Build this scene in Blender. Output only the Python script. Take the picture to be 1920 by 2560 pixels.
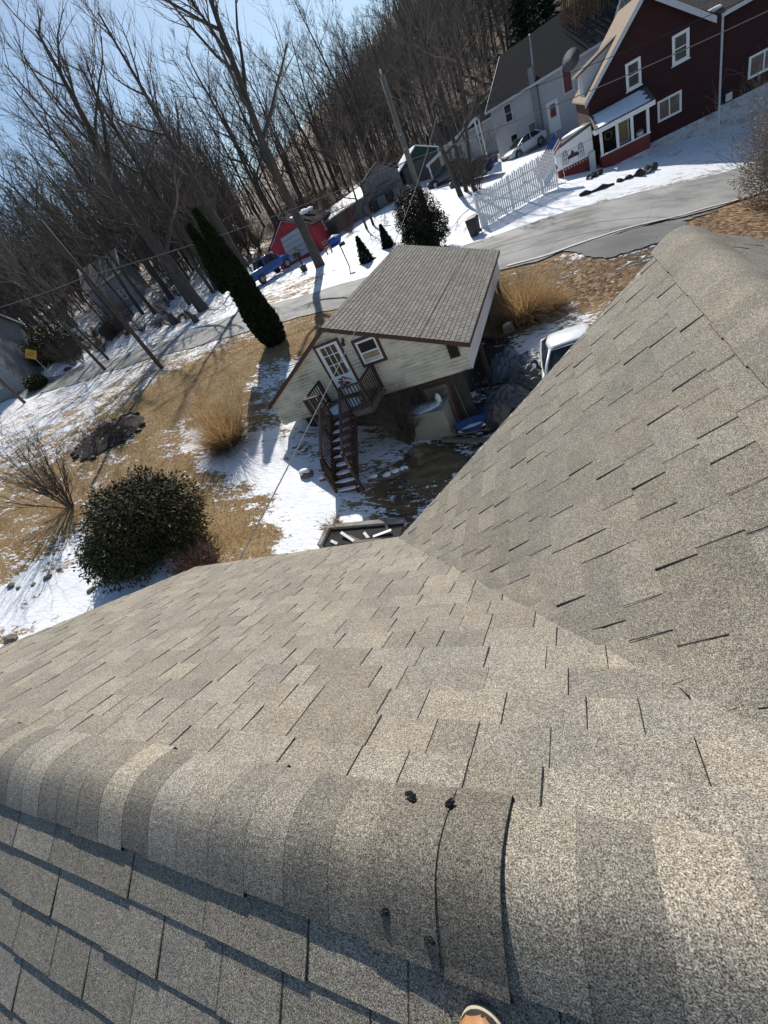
import bpy, math, random
import numpy as np
from mathutils import Vector, Matrix

# ------------------------------------------------------------------ scene, camera, sky, sun
for o in list(bpy.data.objects):
    bpy.data.objects.remove(o)
scene = bpy.context.scene
COL = scene.collection
R = math.radians

F_PX = 1013.5                      # focal length in pixels of the 1920 x 2560 photograph


def _cam_rows(pitch, roll, head):
    cp, sp = math.cos(pitch), math.sin(pitch)
    fwd = np.array([0, cp, -sp]); up = np.array([0, sp, cp]); rt = np.array([1, 0, 0.])
    cr, sr = math.cos(roll), math.sin(roll)
    m = np.array([cr * rt + sr * up, -(-sr * rt + cr * up), fwd])
    h = np.array([[math.cos(head), math.sin(head), 0], [-math.sin(head), math.cos(head), 0], [0, 0, 1]])
    return m @ h.T


CR = _cam_rows(R(35.25), R(-31.318), R(-33.65))
cam_data = bpy.data.cameras.new("camera")
cam = bpy.data.objects.new("camera", cam_data)
COL.objects.link(cam)
cam.matrix_world = Matrix([[CR[0][i], -CR[1][i], -CR[2][i], 0] for i in range(3)] + [[0, 0, 0, 1]])
cam_data.sensor_fit = 'VERTICAL'
cam_data.sensor_height = 36.0
cam_data.lens = F_PX / 2560 * 36.0
cam_data.clip_start = 0.02
cam_data.clip_end = 3000
scene.camera = cam

SUN_AZ, SUN_EL = -17.0, 42.0       # degrees, azimuth clockwise from +Y
world = bpy.data.worlds.new("World")
scene.world = world
world.use_nodes = True
wn = world.node_tree.nodes
sky = wn.new('ShaderNodeTexSky')
sky.sky_type = 'NISHITA'
sky.sun_disc = False
sky.sun_elevation = R(SUN_EL)
sky.sun_rotation = R(SUN_AZ)
sky.altitude = 300
sky.air_density = 1.0
sky.dust_density = 0.9
sky.ozone_density = 1.0
wn['Background'].inputs['Strength'].default_value = 0.092
_tint = wn.new('ShaderNodeMix'); _tint.data_type = 'RGBA'; _tint.blend_type = 'MULTIPLY'
_tint.inputs[0].default_value = 1.0; _tint.inputs[7].default_value = (.88, 1.01, 1.07, 1)
world.node_tree.links.new(sky.outputs[0], _tint.inputs[6])
world.node_tree.links.new(_tint.outputs[2], wn['Background'].inputs['Color'])

sun_data = bpy.data.lights.new("sun", 'SUN')
sun_data.energy = 5.0
sun_data.angle = R(0.53)
sun_data.color = (1.0, 0.95, 0.87)
sun = bpy.data.objects.new("sun", sun_data)
COL.objects.link(sun)
_sd = Vector((math.sin(R(SUN_AZ)) * math.cos(R(SUN_EL)), math.cos(R(SUN_AZ)) * math.cos(R(SUN_EL)), math.sin(R(SUN_EL))))
sun.rotation_euler = _sd.to_track_quat('Z', 'Y').to_euler()
sun.location = _sd * 200

scene.view_settings.view_transform = 'Standard'
scene.view_settings.look = 'None'
scene.view_settings.exposure = 0.1
scene.view_settings.gamma = 1.0
scene.render.resolution_x = 768
scene.render.resolution_y = 1024

# ------------------------------------------------------------------ measuring helpers (camera is the origin)


def ray(u, v):
    c = np.array([(u - 960) / F_PX, (v - 1280) / F_PX, 1.0])
    d = CR.T @ c
    return d / np.linalg.norm(d)


def at(u, v, r):
    d = ray(u, v)
    return d * (r / math.hypot(d[0], d[1]))


def atz(u, v, z):
    d = ray(u, v)
    return d * (z / d[2])


def hit(u, v, n, d):
    r = ray(u, v)
    return r * (d / float(np.dot(n, r)))


# ------------------------------------------------------------------ mesh builder
WM = {}


class MB:
    def __init__(self):
        self.v = []; self.f = []; self.m = []; self.c = []; self.col = None; self.mi = 0

    def add(self, vs, fs):
        b = len(self.v)
        self.v.extend([tuple(map(float, p)) for p in vs])
        for f in fs:
            self.f.append(tuple(b + i for i in f)); self.m.append(self.mi); self.c.append(self.col)
        return self

    def poly(self, pts):
        return self.add(pts, [tuple(range(len(pts)))])

    def prism(self, pts, vec):
        n = len(pts); vec = np.array(vec, float)
        a = [np.array(p, float) for p in pts]
        b = [p + vec for p in a]
        fs = [tuple(range(n - 1, -1, -1)), tuple(range(n, 2 * n))]
        for i in range(n):
            j = (i + 1) % n
            fs.append((i, j, n + j, n + i))
        return self.add(a + b, fs)

    def box(self, x0, x1, y0, y1, z0, z1):
        return self.prism([(x0, y0, z0), (x1, y0, z0), (x1, y1, z0), (x0, y1, z0)], (0, 0, z1 - z0))

    def obox(self, c, ax, ay, az):
        c, ax, ay, az = [np.array(q, float) for q in (c, ax, ay, az)]
        return self.prism([c - ax - ay - az, c + ax - ay - az, c + ax + ay - az, c - ax + ay - az], 2 * az)

    def beam(self, p, q, w, h, up=(0, 0, 1)):
        p, q, up = [np.array(k, float) for k in (p, q, up)]
        d = q - p; L = np.linalg.norm(d); d = d / L
        s = np.cross(d, up)
        if np.linalg.norm(s) < 1e-4:
            s = np.cross(d, np.array([1., 0, 0]))
        s /= np.linalg.norm(s)
        t = np.cross(s, d)
        return self.obox((p + q) / 2, d * L / 2, s * w / 2, t * h / 2)

    def tube(self, pts, radii, n=6, cap=True):
        pts = [np.array(p, float) for p in pts]
        if not hasattr(radii, '__len__'):
            radii = [radii] * len(pts)
        vs = []; fs = []
        d0 = pts[1] - pts[0]
        ref = np.array([0., 0, 1]) if abs(d0[2]) < 0.9 * np.linalg.norm(d0) else np.array([1., 0, 0])
        for i, p in enumerate(pts):
            a = pts[min(i + 1, len(pts) - 1)] - pts[max(i - 1, 0)]
            a = a / (np.linalg.norm(a) + 1e-9)
            s = np.cross(a, ref); s /= (np.linalg.norm(s) + 1e-9)
            t = np.cross(a, s)
            for k in range(n):
                an = 2 * math.pi * k / n
                vs.append(p + radii[i] * (math.cos(an) * s + math.sin(an) * t))
        for i in range(len(pts) - 1):
            for k in range(n):
                k2 = (k + 1) % n
                fs.append((i * n + k, i * n + k2, (i + 1) * n + k2, (i + 1) * n + k))
        if cap and n > 2:
            fs.append(tuple(range(n - 1, -1, -1)))
            fs.append(tuple((len(pts) - 1) * n + k for k in range(n)))
        return self.add(vs, fs)

    def lathe(self, c, prof, n=16, axis=(0, 0, 1)):
        c = np.array(c, float); a = np.array(axis, float); a /= np.linalg.norm(a)
        ref = np.array([1., 0, 0]) if abs(a[0]) < .9 else np.array([0, 1., 0])
        s = np.cross(a, ref); s /= np.linalg.norm(s); t = np.cross(a, s)
        vs = []; fs = []
        for r, h in prof:
            for k in range(n):
                an = 2 * math.pi * k / n
                vs.append(c + a * h + r * (math.cos(an) * s + math.sin(an) * t))
        for i in range(len(prof) - 1):
            for k in range(n):
                k2 = (k + 1) % n
                fs.append((i * n + k, i * n + k2, (i + 1) * n + k2, (i + 1) * n + k))
        fs.append(tuple(range(n - 1, -1, -1)))
        fs.append(tuple((len(prof) - 1) * n + k for k in range(n)))
        return self.add(vs, fs)

    def blob(self, c, rx, ry, rz, seed=0, amp=.15, nu=14, nv=9):
        rg = random.Random(seed); ph = [rg.uniform(0, 6.28) for _ in range(8)]
        c = np.array(c, float); vs = []; fs = []
        for j in range(nv + 1):
            th = math.pi * j / nv
            for i in range(nu):
                a = 2 * math.pi * i / nu
                k = 1 + amp * (math.sin(2 * a + ph[0]) * math.sin(th) + .6 * math.sin(3 * a + ph[1] + 2 * th) * math.sin(th)
                               + .5 * math.sin(5 * a + ph[2] - 3 * th) * math.sin(th) + .5 * math.cos(3 * th + ph[3]))
                vs.append(c + np.array([rx * k * math.sin(th) * math.cos(a), ry * k * math.sin(th) * math.sin(a), rz * k * math.cos(th)]))
        for j in range(nv):
            for i in range(nu):
                i2 = (i + 1) % nu
                fs.append((j * nu + i, (j + 1) * nu + i, (j + 1) * nu + i2, j * nu + i2))
        return self.add(vs, fs)

    def build(self, name, mats, parent=None, smooth=False, local=False, bevel=0):
        me = bpy.data.meshes.new(name)
        vs = np.array(self.v, float).reshape(-1, 3)
        if parent is not None and not local:
            inv = np.array(WM[parent.name].inverted())
            vs = vs @ inv[:3, :3].T + inv[:3, 3]
        me.from_pydata(vs.tolist(), [], self.f)
        for mm in (mats if isinstance(mats, (list, tuple)) else [mats]):
            me.materials.append(mm)
        if any(self.m):
            me.polygons.foreach_set('material_index', self.m)
        if any(c is not None for c in self.c):
            at_ = me.color_attributes.new('Col', 'FLOAT_COLOR', 'CORNER')
            arr = []
            for p, c in zip(self.f, self.c):
                arr.extend(list(c if c is not None else (1, 1, 1, 1)) * len(p))
            at_.data.foreach_set('color', arr)
        if smooth:
            me.polygons.foreach_set('use_smooth', [True] * len(self.f))
        me.update()
        o = bpy.data.objects.new(name, me)
        COL.objects.link(o)
        if parent is not None:
            o.parent = parent
            WM[o.name] = WM[parent.name]
        else:
            WM[o.name] = Matrix.Identity(4)
        if bevel:
            md = o.modifiers.new('bevel', 'BEVEL'); md.width = bevel; md.segments = 2; md.limit_method = 'ANGLE'
        return o


def tag(o, label=None, cat=None, group=None, kind=None):
    if label: o['label'] = label
    if cat: o['category'] = cat
    if group: o['group'] = group
    if kind: o['kind'] = kind
    return o


def thing(name, label, cat, loc=(0, 0, 0), rz=0, group=None):
    o = bpy.data.objects.new(name, None)
    COL.objects.link(o)
    o.empty_display_size = .2
    o.location = loc
    o.rotation_euler = (0, 0, rz)
    WM[o.name] = Matrix.Translation(Vector(loc)) @ Matrix.Rotation(rz, 4, 'Z')
    return tag(o, label, cat, group)


def copy_tree(o, parent=None):
    c = o.copy()
    COL.objects.link(c)
    c.parent = parent
    for ch in o.children:
        copy_tree(ch, c)
    return c


# ------------------------------------------------------------------ materials
def _nodes(name):
    m = bpy.data.materials.new(name)
    m.use_nodes = True
    nt = m.node_tree
    return m, nt.nodes, nt.links, nt.nodes['Principled BSDF']


def noise(n, l, scale, detail=4, rough=.6, vec=None, dist=0):
    t = n.new('ShaderNodeTexNoise')
    t.inputs['Scale'].default_value = scale
    t.inputs['Detail'].default_value = detail
    t.inputs['Roughness'].default_value = rough
    t.inputs['Distortion'].default_value = dist
    if vec is not None:
        l.new(vec, t.inputs['Vector'])
    return t


def ramp(n, l, src, stops):
    r_ = n.new('ShaderNodeValToRGB')
    e = r_.color_ramp.elements
    while len(e) < len(stops):
        e.new(0.5)
    for el, (p, c) in zip(e, stops):
        el.position = p
        el.color = (c, c, c, 1) if not hasattr(c, '__len__') else (*c, 1)
    l.new(src, r_.inputs[0])
    return r_


def mixc(n, l, fac, a, b, mode='MIX'):
    x = n.new('ShaderNodeMix'); x.data_type = 'RGBA'; x.blend_type = mode
    for sock, val in ((x.inputs[0], fac), (x.inputs[6], a), (x.inputs[7], b)):
        if hasattr(val, 'is_linked') or isinstance(val, bpy.types.NodeSocket):
            l.new(val, sock)
        elif hasattr(val, '__len__'):
            sock.default_value = (*val, 1) if len(val) == 3 else val
        else:
            sock.default_value = val
    return x.outputs[2]


def mat(name, base, rough=.8, var=.25, scale=6, bump=.0, bscale=40, metal=0, spec=.5, detail=5, stretch=None, dirt=None, dscale=1.5, dlo=.52, dhi=.68):
    m, n, l, b = _nodes(name)
    tc = n.new('ShaderNodeTexCoord')
    vec = tc.outputs['Object']
    if stretch:
        mp = n.new('ShaderNodeMapping'); mp.inputs['Scale'].default_value = stretch
        l.new(vec, mp.inputs[0]); vec = mp.outputs[0]
    t = noise(n, l, scale, detail, .65, vec)
    lo = [c * (1 - var) for c in base]; hi = [min(1, c * (1 + var)) for c in base]
    r_ = ramp(n, l, t.outputs['Fac'], [(.3, lo), (.7, hi)])
    colr = r_.outputs[0]
    if dirt:
        t2 = noise(n, l, dscale, 6, .7, tc.outputs['Object'])
        f2 = ramp(n, l, t2.outputs['Fac'], [(dlo, 0), (dhi, 1)])
        colr = mixc(n, l, f2.outputs[0], colr, dirt)
    l.new(colr, b.inputs['Base Color'])
    b.inputs['Roughness'].default_value = rough
    b.inputs['Metallic'].default_value = metal
    b.inputs['Specular IOR Level'].default_value = spec
    if bump:
        t3 = noise(n, l, bscale, 4, .6, vec)
        bp = n.new('ShaderNodeBump'); bp.inputs['Strength'].default_value = bump; bp.inputs['Distance'].default_value = .02
        l.new(t3.outputs['Fac'], bp.inputs['Height']); l.new(bp.outputs[0], b.inputs['Normal'])
    return m


def glass(name, tint=(.02, .025, .03), rough=.06):
    m, n, l, b = _nodes(name)
    tc = n.new('ShaderNodeTexCoord')
    t = noise(n, l, 1.3, 3, .5, tc.outputs['Object'])
    r_ = ramp(n, l, t.outputs['Fac'], [(.35, [c * .6 for c in tint]), (.65, [c * 1.7 for c in tint])])
    l.new(r_.outputs[0], b.inputs['Base Color'])
    b.inputs['Roughness'].default_value = rough
    b.inputs['Specular IOR Level'].default_value = .6
    return m
# ------------------------------------------------------------------ terrain: a sheet through surveyed points
def pol(az, r, z):
    return (r * math.sin(R(az)), r * math.cos(R(az)), z)


_cp = [(-4, 13.2, -7.65), (-11, 13.5, -5.95), (-14, 12.9, -5.35), (-13.95, 20.4, -4.0), (-7.6, 9.9, -7.0), (-2, 12.8, -7.75), (-6.4, 7.5, -7.5),
       (0, 0, -7.9), (-5, 0, -7.4), (5, 3, -8.2), (3, 9, -8.1), (0, 14, -7.9), (-12.6, 6.1, -6.1), (-20.2, 5.2, -5.2), (-10, -6, -6.6), (0, -12, -8), (10, -6, -8.8), (-25, -5, -4.6),
       (-7.5, 21, -5.6), (-2, 22.0, -6.7), (4.2, 20, -7.4), (8, 18, -8), (7, 24.5, -7.4),
       (3, 23.5, -6.3), (-2.1, 23.5, -5.7), (-11.5, 24.8, -4.4), (-15.5, 24.5, -3.75), (-18.2, 24.7, -3.4), (-24.3, 25.2, -2.7), (-34.9, 26.8, -1.7), (-46, 28.4, -.6), (5.9, 24.8, -7.1), (9.2, 26.4, -7.9), (16, 28, -9),
       (-24, 20, -2.75), (-35, 18, -2.0), (-46, 20, -1.2),
       (0, 30.5, -5.7), (-3.5, 30, -5.3), (-11.9, 30.3, -4.25), (-18.8, 30.1, -3.25), (-22.2, 30.2, -2.7), (-32.2, 30.7, -1.75), (-44.8, 31.9, -.46), (-58, 31.7, 1.4), (5.1, 29.6, -6.5), (8.8, 30.8, -7.4), (11, 31.6, -8.0), (20, 33, -9.5),
       (1.45, 36, -5.5), (-3.4, 33.3, -5.25), (4, 41, -6.1), (9, 42, -6.9), (12, 42, -7.6), (18, 40, -9),
       (-17.6, 38, -3.1), (-30.5, 37, -1.65), (-22.4, 40.2, -2.5), (-25.7, 51, -2.3), (-45, 42, 1.2), (-52, 50, 3.5), (-70, 45, 5.5), (-40, 62, 2.2),
       (-10, 45, -3.6), (0, 55, -4.4), (0, 64, -4.9), (-14, 60, -1.6), (-20, 72, -.5), (12, 62, -4.5), (24, 52, -7),
       (-5, 85, -3.5), (-28, 90, 2), (-60, 90, 7), (-100, 70, 12), (-90, 40, 8), (10, 95, 2), (40, 90, 4), (60, 60, -4), (40, 30, -10), (40, 0, -12), (-60, 0, 0), (0, -60, -10), (60, -60, -16), (-60, -60, -6),
       pol(-12, 160, 9), pol(-12, 250, 28), pol(-25, 180, 9), pol(-45, 180, 12), pol(-70, 180, 18), pol(0, 160, 22), pol(0, 260, 62), pol(12, 160, 30), pol(12, 260, 85), pol(30, 160, 40), pol(30, 260, 95), pol(-30, 300, 16), pol(-55, 300, 22), pol(60, 200, 30), pol(100, 200, 0), pol(150, 200, -10), pol(-120, 200, 5), pol(-160, 200, -5), pol(-20, 330, 32), pol(0, 340, 80), pol(25, 340, 110)]
_cp = np.array(_cp, float)


def _phi(d2):
    return d2 * np.log(d2 + 1e-6) * .5


_n = len(_cp)
_P = np.hstack([np.ones((_n, 1)), _cp[:, :2]])
_D2 = ((_cp[:, None, :2] - _cp[None, :, :2]) ** 2).sum(-1)
_lam = np.array([6.0 if abs(p[0]) < 70 and abs(p[1]) < 100 else 60. for p in _cp])
_A = np.block([[_phi(_D2) + np.diag(_lam), _P], [_P.T, np.zeros((3, 3))]])
_W = np.linalg.solve(_A, np.concatenate([_cp[:, 2], np.zeros(3)]))


def hgt_np(x, y):
    x = np.asarray(x, float); y = np.asarray(y, float)
    d2 = (x[..., None] - _cp[:, 0]) ** 2 + (y[..., None] - _cp[:, 1]) ** 2
    z = _phi(d2) @ _W[:_n] + _W[_n] + _W[_n + 1] * x + _W[_n + 2] * y
    k = np.clip((np.hypot(x - 3, y - 22) - 22) / 30, 0, 1)
    z = z + k * .18 * (np.sin(x * .55 + y * .3) * np.sin(y * .47 - x * .2) + .5 * np.sin(x * 1.3) * np.sin(y * 1.1 + 1))
    return z + .018 * np.sin(x * 2.1 + y) * np.sin(y * 2.7 - x * .6)


def hgt(x, y):
    return float(hgt_np(np.array([x]), np.array([y]))[0])


def gnd(u, v, lo=4, hi=140):
    """first point of the ground seen at a pixel of the photograph"""
    d = ray(u, v); d = d / math.hypot(d[0], d[1])
    rs = np.arange(lo, hi, .1)
    df = rs * d[2] - hgt_np(rs * d[0], rs * d[1])
    w = np.where(df < 0)[0]
    r = rs[w[0]] if len(w) else hi
    return d * r


def onground(p, dz=0):
    return np.array([p[0], p[1], hgt(p[0], p[1]) + dz])
# ------------------------------------------------------------------ ground cover: (pixel u, v, snow, leaves, damp soil and painted shade)
_cov = [(700, 680, .85, 0, 0), (850, 650, .95, 0, 0), (560, 690, .62, 0, 0), (480, 760, .7, 0, 0), (300, 800, .62, 0, 0), (200, 845, .58, .2, .3), (100, 905, .9, 0, 0), (50, 955, 1, 0, 0), (640, 700, .85, 0, 0),
        (760, 640, .88, 0, 0), (900, 600, .92, 0, 0), (1000, 500, .95, 0, 0), (1100, 480, .95, 0, 0), (1300, 545, 1, 0, 0), (1500, 440, 1, 0, 0), (1600, 430, .82, 0, 0), (1700, 370, .8, 0, 0), (1800, 380, .78, 0, 0), (1210, 590, 1, 0, 0),
        (1300, 450, .8, 0, 0), (1250, 500, .93, 0, 0), (1380, 440, .85, 0, 0), (900, 470, .8, .2, 0), (800, 560, .7, .4, 0), (1000, 420, .75, .3, 0), (650, 620, .6, 0, 0), (560, 640, .6, .5, 0), (700, 735, .52, 0, .2), (760, 715, .52, 0, .2), (860, 690, .85, 0, 0), (600, 775, .72, 0, 0),
        (350, 820, .6, .2, .3), (260, 850, .5, .3, .4), (420, 800, .6, .1, .2), (300, 870, .62, .1, .3), (150, 930, .8, 0, 0),
        (200, 965, .62, 0, 0), (100, 1040, .64, 0, 0), (40, 1090, .6, 0, 0), (150, 1110, .5, 0, 0), (250, 1005, .53, 0, 0), (330, 965, .45, 0, 0), (420, 905, .52, 0, 0), (520, 862, .6, 0, 0), (600, 838, .5, 0, 0), (700, 820, .3, 0, 0),
        (450, 960, .1, 0, 0), (400, 1050, .2, 0, 0), (350, 1160, .25, 0, 0), (480, 1250, .05, .1, 0), (550, 1320, .05, 0, 0), (620, 1360, .2, 0, 0), (300, 1120, .35, .2, .3), (100, 1250, .28, .2, 0), (60, 1350, .3, .3, 0), (150, 1310, .3, .3, .2),
        (480, 1100, .72, 0, 0), (560, 1150, .82, 0, 0), (620, 1180, .86, 0, 0), (680, 1200, .95, 0, 0), (740, 1235, .95, 0, 0), (770, 1290, .95, 0, 0), (700, 1280, .75, 0, 0), (650, 1262, .5, 0, 0), (600, 1230, .48, .1, 0),
        (830, 1310, .8, 0, 0), (890, 1310, .82, .1, 0), (770, 1340, .8, 0, 0), (520, 1200, .42, .1, 0), (580, 1260, .3, .1, 0), (660, 1330, .38, 0, 0), (440, 1110, .35, 0, 0), (430, 1180, .2, .1, 0), (550, 1040, .3, 0, 0),
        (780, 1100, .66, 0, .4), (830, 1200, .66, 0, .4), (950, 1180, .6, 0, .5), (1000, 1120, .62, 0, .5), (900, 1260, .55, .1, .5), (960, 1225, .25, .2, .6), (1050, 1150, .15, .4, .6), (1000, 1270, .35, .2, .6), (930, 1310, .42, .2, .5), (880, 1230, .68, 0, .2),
        (200, 1490, .9, 0, 0), (100, 1510, .96, 0, 0), (50, 1460, .85, 0, 0), (10, 1600, .5, .3, .2), (300, 1470, .9, 0, 0), (150, 1430, .66, .1, .2), (60, 1400, .4, .2, 0), (30, 1540, .75, .2, 0), (20, 1250, .3, .3, 0),
        (560, 1000, .05, 0, 0), (640, 900, .1, 0, 0), (700, 930, .55, 0, .5), (655, 925, .6, 0, .2), (680, 880, .15, .2, .4), (600, 940, .1, 0, 0), (720, 850, .05, .1, 0),
        (1270, 800, .05, .4, 0), (1400, 655, .3, .5, 0), (1500, 660, .35, .6, .3), (1590, 655, .4, .5, .6), (1450, 720, .05, .8, .2), (1370, 835, .7, 0, .3), (1330, 870, .72, 0, .4), (1300, 900, .5, 0, .7), (1250, 960, .28, 0, 1), (1240, 880, .2, .1, 1), (1215, 930, .1, 0, 1), (1200, 1000, .4, 0, .9), (1290, 990, .3, .2, .9), (1400, 800, .4, .4, .2),  # high last values right of the garage paint its deep shade into the ground
        (1700, 600, .1, .8, .3), (1800, 560, .02, 1, .1), (1880, 520, .05, 1, 0), (1330, 690, .3, .4, 0), (1300, 740, .05, .5, 0)]
_cw = []
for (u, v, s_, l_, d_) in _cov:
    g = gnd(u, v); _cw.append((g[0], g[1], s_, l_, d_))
_cw += [(r_ * math.sin(R(a_)), r_ * math.cos(R(a_)), .22, .9, .6) for a_ in (-29, -26, -22, -19, -16) for r_ in (66, 78, 92, 108)]
_cw += [(x, y, .45, .8, 0) for x, y in ((-60, 60), (-20, 75), (-90, 40), (-40, 95), (0, 90), (20, 75), (-110, 90), (40, 60))]
_cw += [(x, y, .16, 1, .8) for x, y in ((-20, 120), (-60, 130), (30, 120), (-30, 75), (-45, 70), (-35, 62), (-15, 95), (10, 110), (-20, 200), (60, 200), (-90, 200), (0, 260), (80, 280), (-150, 100))]
_cw = np.array(_cw)


def cover_np(x, y):
    d2 = (x[..., None] - _cw[:, 0]) ** 2 + (y[..., None] - _cw[:, 1]) ** 2
    rr = .02 + .0009 * (_cw[:, 0] ** 2 + _cw[:, 1] ** 2)
    w = 1 / (d2 + rr * .6) ** 2.0
    w /= w.sum(-1, keepdims=True)
    return w @ _cw[:, 2:5]


def _axis(lo, hi, a, b, fine, grow):
    xs = list(np.arange(a, b + 1e-6, fine))
    s = fine
    while xs[-1] < hi:
        s *= grow; xs.append(xs[-1] + s)
    s = fine
    while xs[0] > lo:
        s *= grow; xs.insert(0, xs[0] - s)
    return np.array(xs)


def build_ground():
    xs = _axis(-380, 380, -36, 13, .24, 1.06); ys = _axis(-90, 420, 4, 45, .24, 1.06)
    X, Y = np.meshgrid(xs, ys)
    Z = np.zeros_like(X); CV = np.zeros(X.shape + (3,))
    for i in range(len(ys)):
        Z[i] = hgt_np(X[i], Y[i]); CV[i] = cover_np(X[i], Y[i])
    nx, ny = len(xs), len(ys)
    vs = np.stack([X, Y, Z], -1).reshape(-1, 3)
    idx = np.arange(nx * ny).reshape(ny, nx)
    fs = np.stack([idx[:-1, :-1], idx[:-1, 1:], idx[1:, 1:], idx[1:, :-1]], -1).reshape(-1, 4)
    me = bpy.data.meshes.new('ground')
    me.vertices.add(len(vs)); me.vertices.foreach_set('co', vs.ravel())
    me.loops.add(len(fs) * 4); me.loops.foreach_set('vertex_index', fs.ravel())
    me.polygons.add(len(fs)); me.polygons.foreach_set('loop_start', np.arange(len(fs)) * 4); me.polygons.foreach_set('loop_total', np.full(len(fs), 4))
    me.polygons.foreach_set('use_smooth', [True] * len(fs))
    me.update()
    ca = me.color_attributes.new('Cover', 'FLOAT_COLOR', 'POINT')
    c4 = np.concatenate([CV.reshape(-1, 3), np.ones((len(vs), 1))], 1)
    ca.data.foreach_set('color', c4.ravel())
    m, n, l, b = _nodes('ground_cover')
    tc = n.new('ShaderNodeTexCoord'); P = tc.outputs['Object']
    a = n.new('ShaderNodeAttribute'); a.attribute_name = 'Cover'
    sp = n.new('ShaderNodeSeparateColor'); l.new(a.outputs['Color'], sp.inputs[0])

    def math_(op, x, y, cl=False):
        k = n.new('ShaderNodeMath'); k.operation = op; k.use_clamp = cl
        for s_, v_ in zip(k.inputs, (x, y)):
            if isinstance(v_, (int, float)): s_.default_value = v_
            else: l.new(v_, s_)
        return k.outputs[0]
    mp = n.new('ShaderNodeMapping'); mp.inputs['Scale'].default_value = (.55, 1.25, 1); mp.inputs['Rotation'].default_value = (0, 0, R(-14)); l.new(P, mp.inputs[0])
    n1 = noise(n, l, 1.1, 3, .6, mp.outputs[0], .6); n2 = noise(n, l, 6.5, 5, .68, mp.outputs[0], .4); n3 = noise(n, l, 30, 3, .6, P)
    mixn = math_('ADD', math_('MULTIPLY', n1.outputs['Fac'], .55), math_('ADD', math_('MULTIPLY', n2.outputs['Fac'], .75), math_('MULTIPLY', n3.outputs['Fac'], .25)))
    nn = math_('MULTIPLY', math_('SUBTRACT', mixn, .775), 2.1)
    sf = math_('ADD', sp.outputs[0], nn)
    snowf = ramp(n, l, sf, [(.48, 0), (.56, 1)]).outputs[0]
    # dry lawn
    mg = n.new('ShaderNodeMapping'); mg.inputs['Scale'].default_value = (1, 2.2, 1); mg.inputs['Rotation'].default_value = (0, 0, R(25)); l.new(P, mg.inputs[0])
    g1 = noise(n, l, 14, 6, .75, mg.outputs[0], .8); g2 = noise(n, l, .9, 4, .6, P); g3 = noise(n, l, 60, 2, .6, mg.outputs[0])
    gmix = math_('ADD', math_('MULTIPLY', g1.outputs['Fac'], .7), math_('MULTIPLY', g3.outputs['Fac'], .3))
    gc = ramp(n, l, gmix, [(.3, (.06, .042, .02)), (.46, (.27, .182, .09)), (.58, (.43, .3, .16)), (.72, (.56, .43, .26))]).outputs[0]
    gcol = mixc(n, l, ramp(n, l, g2.outputs['Fac'], [(.42, 0), (.62, 1)]).outputs[0], gc, mixc(n, l, 1.0, gc, (.78, .72, .6), 'MULTIPLY'))
    # leaf litter
    vo = n.new('ShaderNodeTexVoronoi'); vo.inputs['Scale'].default_value = 9; l.new(P, vo.inputs['Vector'])
    lv = n.new('ShaderNodeSeparateColor'); l.new(vo.outputs['Color'], lv.inputs[0])
    lc = ramp(n, l, lv.outputs[0], [(0, (.07, .04, .022)), (.35, (.17, .1, .055)), (.7, (.3, .185, .1)), (1, (.46, .31, .19))]).outputs[0]
    lc = mixc(n, l, .5, lc, mixc(n, l, 1.0, lc, ramp(n, l, g1.outputs['Fac'], [(.3, .2), (.7, 1.5)]).outputs[0], 'MULTIPLY'))
    lf = ramp(n, l, math_('ADD', sp.outputs[1], math_('MULTIPLY', math_('SUBTRACT', n2.outputs['Fac'], .5), 1.4)), [(.35, 0), (.6, 1)]).outputs[0]
    base = mixc(n, l, lf, gcol, lc)
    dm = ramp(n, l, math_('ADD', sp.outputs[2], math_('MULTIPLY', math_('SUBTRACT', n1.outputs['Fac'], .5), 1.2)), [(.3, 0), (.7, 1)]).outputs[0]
    soil = ramp(n, l, g1.outputs['Fac'], [(.3, (.018, .014, .011)), (.7, (.085, .066, .048))]).outputs[0]  # dark soil tone, also used as painted shade right of the garage
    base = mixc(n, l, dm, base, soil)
    sn = noise(n, l, 3.5, 5, .6, P)
    scol = ramp(n, l, sn.outputs['Fac'], [(.3, (.76, .78, .82)), (.6, (.87, .88, .9))]).outputs[0]
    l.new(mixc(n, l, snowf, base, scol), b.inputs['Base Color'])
    rr = n.new('ShaderNodeMix'); rr.inputs[2].default_value = .95; rr.inputs[3].default_value = .55; l.new(snowf, rr.inputs[0]); l.new(rr.outputs[0], b.inputs['Roughness'])
    b.inputs['Specular IOR Level'].default_value = .25
    bh = math_('ADD', math_('MULTIPLY', snowf, .9), math_('MULTIPLY', gmix, math_('SUBTRACT', 1.15, snowf)))
    bh = math_('ADD', bh, math_('MULTIPLY', n2.outputs['Fac'], 1.1))
    bp = n.new('ShaderNodeBump'); bp.inputs['Strength'].default_value = .55; bp.inputs['Distance'].default_value = .06
    l.new(bh, bp.inputs['Height']); l.new(bp.outputs[0], b.inputs['Normal'])
    me.materials.append(m)
    o = bpy.data.objects.new('ground', me); COL.objects.link(o)
    tag(o, kind='structure')
    return o


build_ground()

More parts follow.
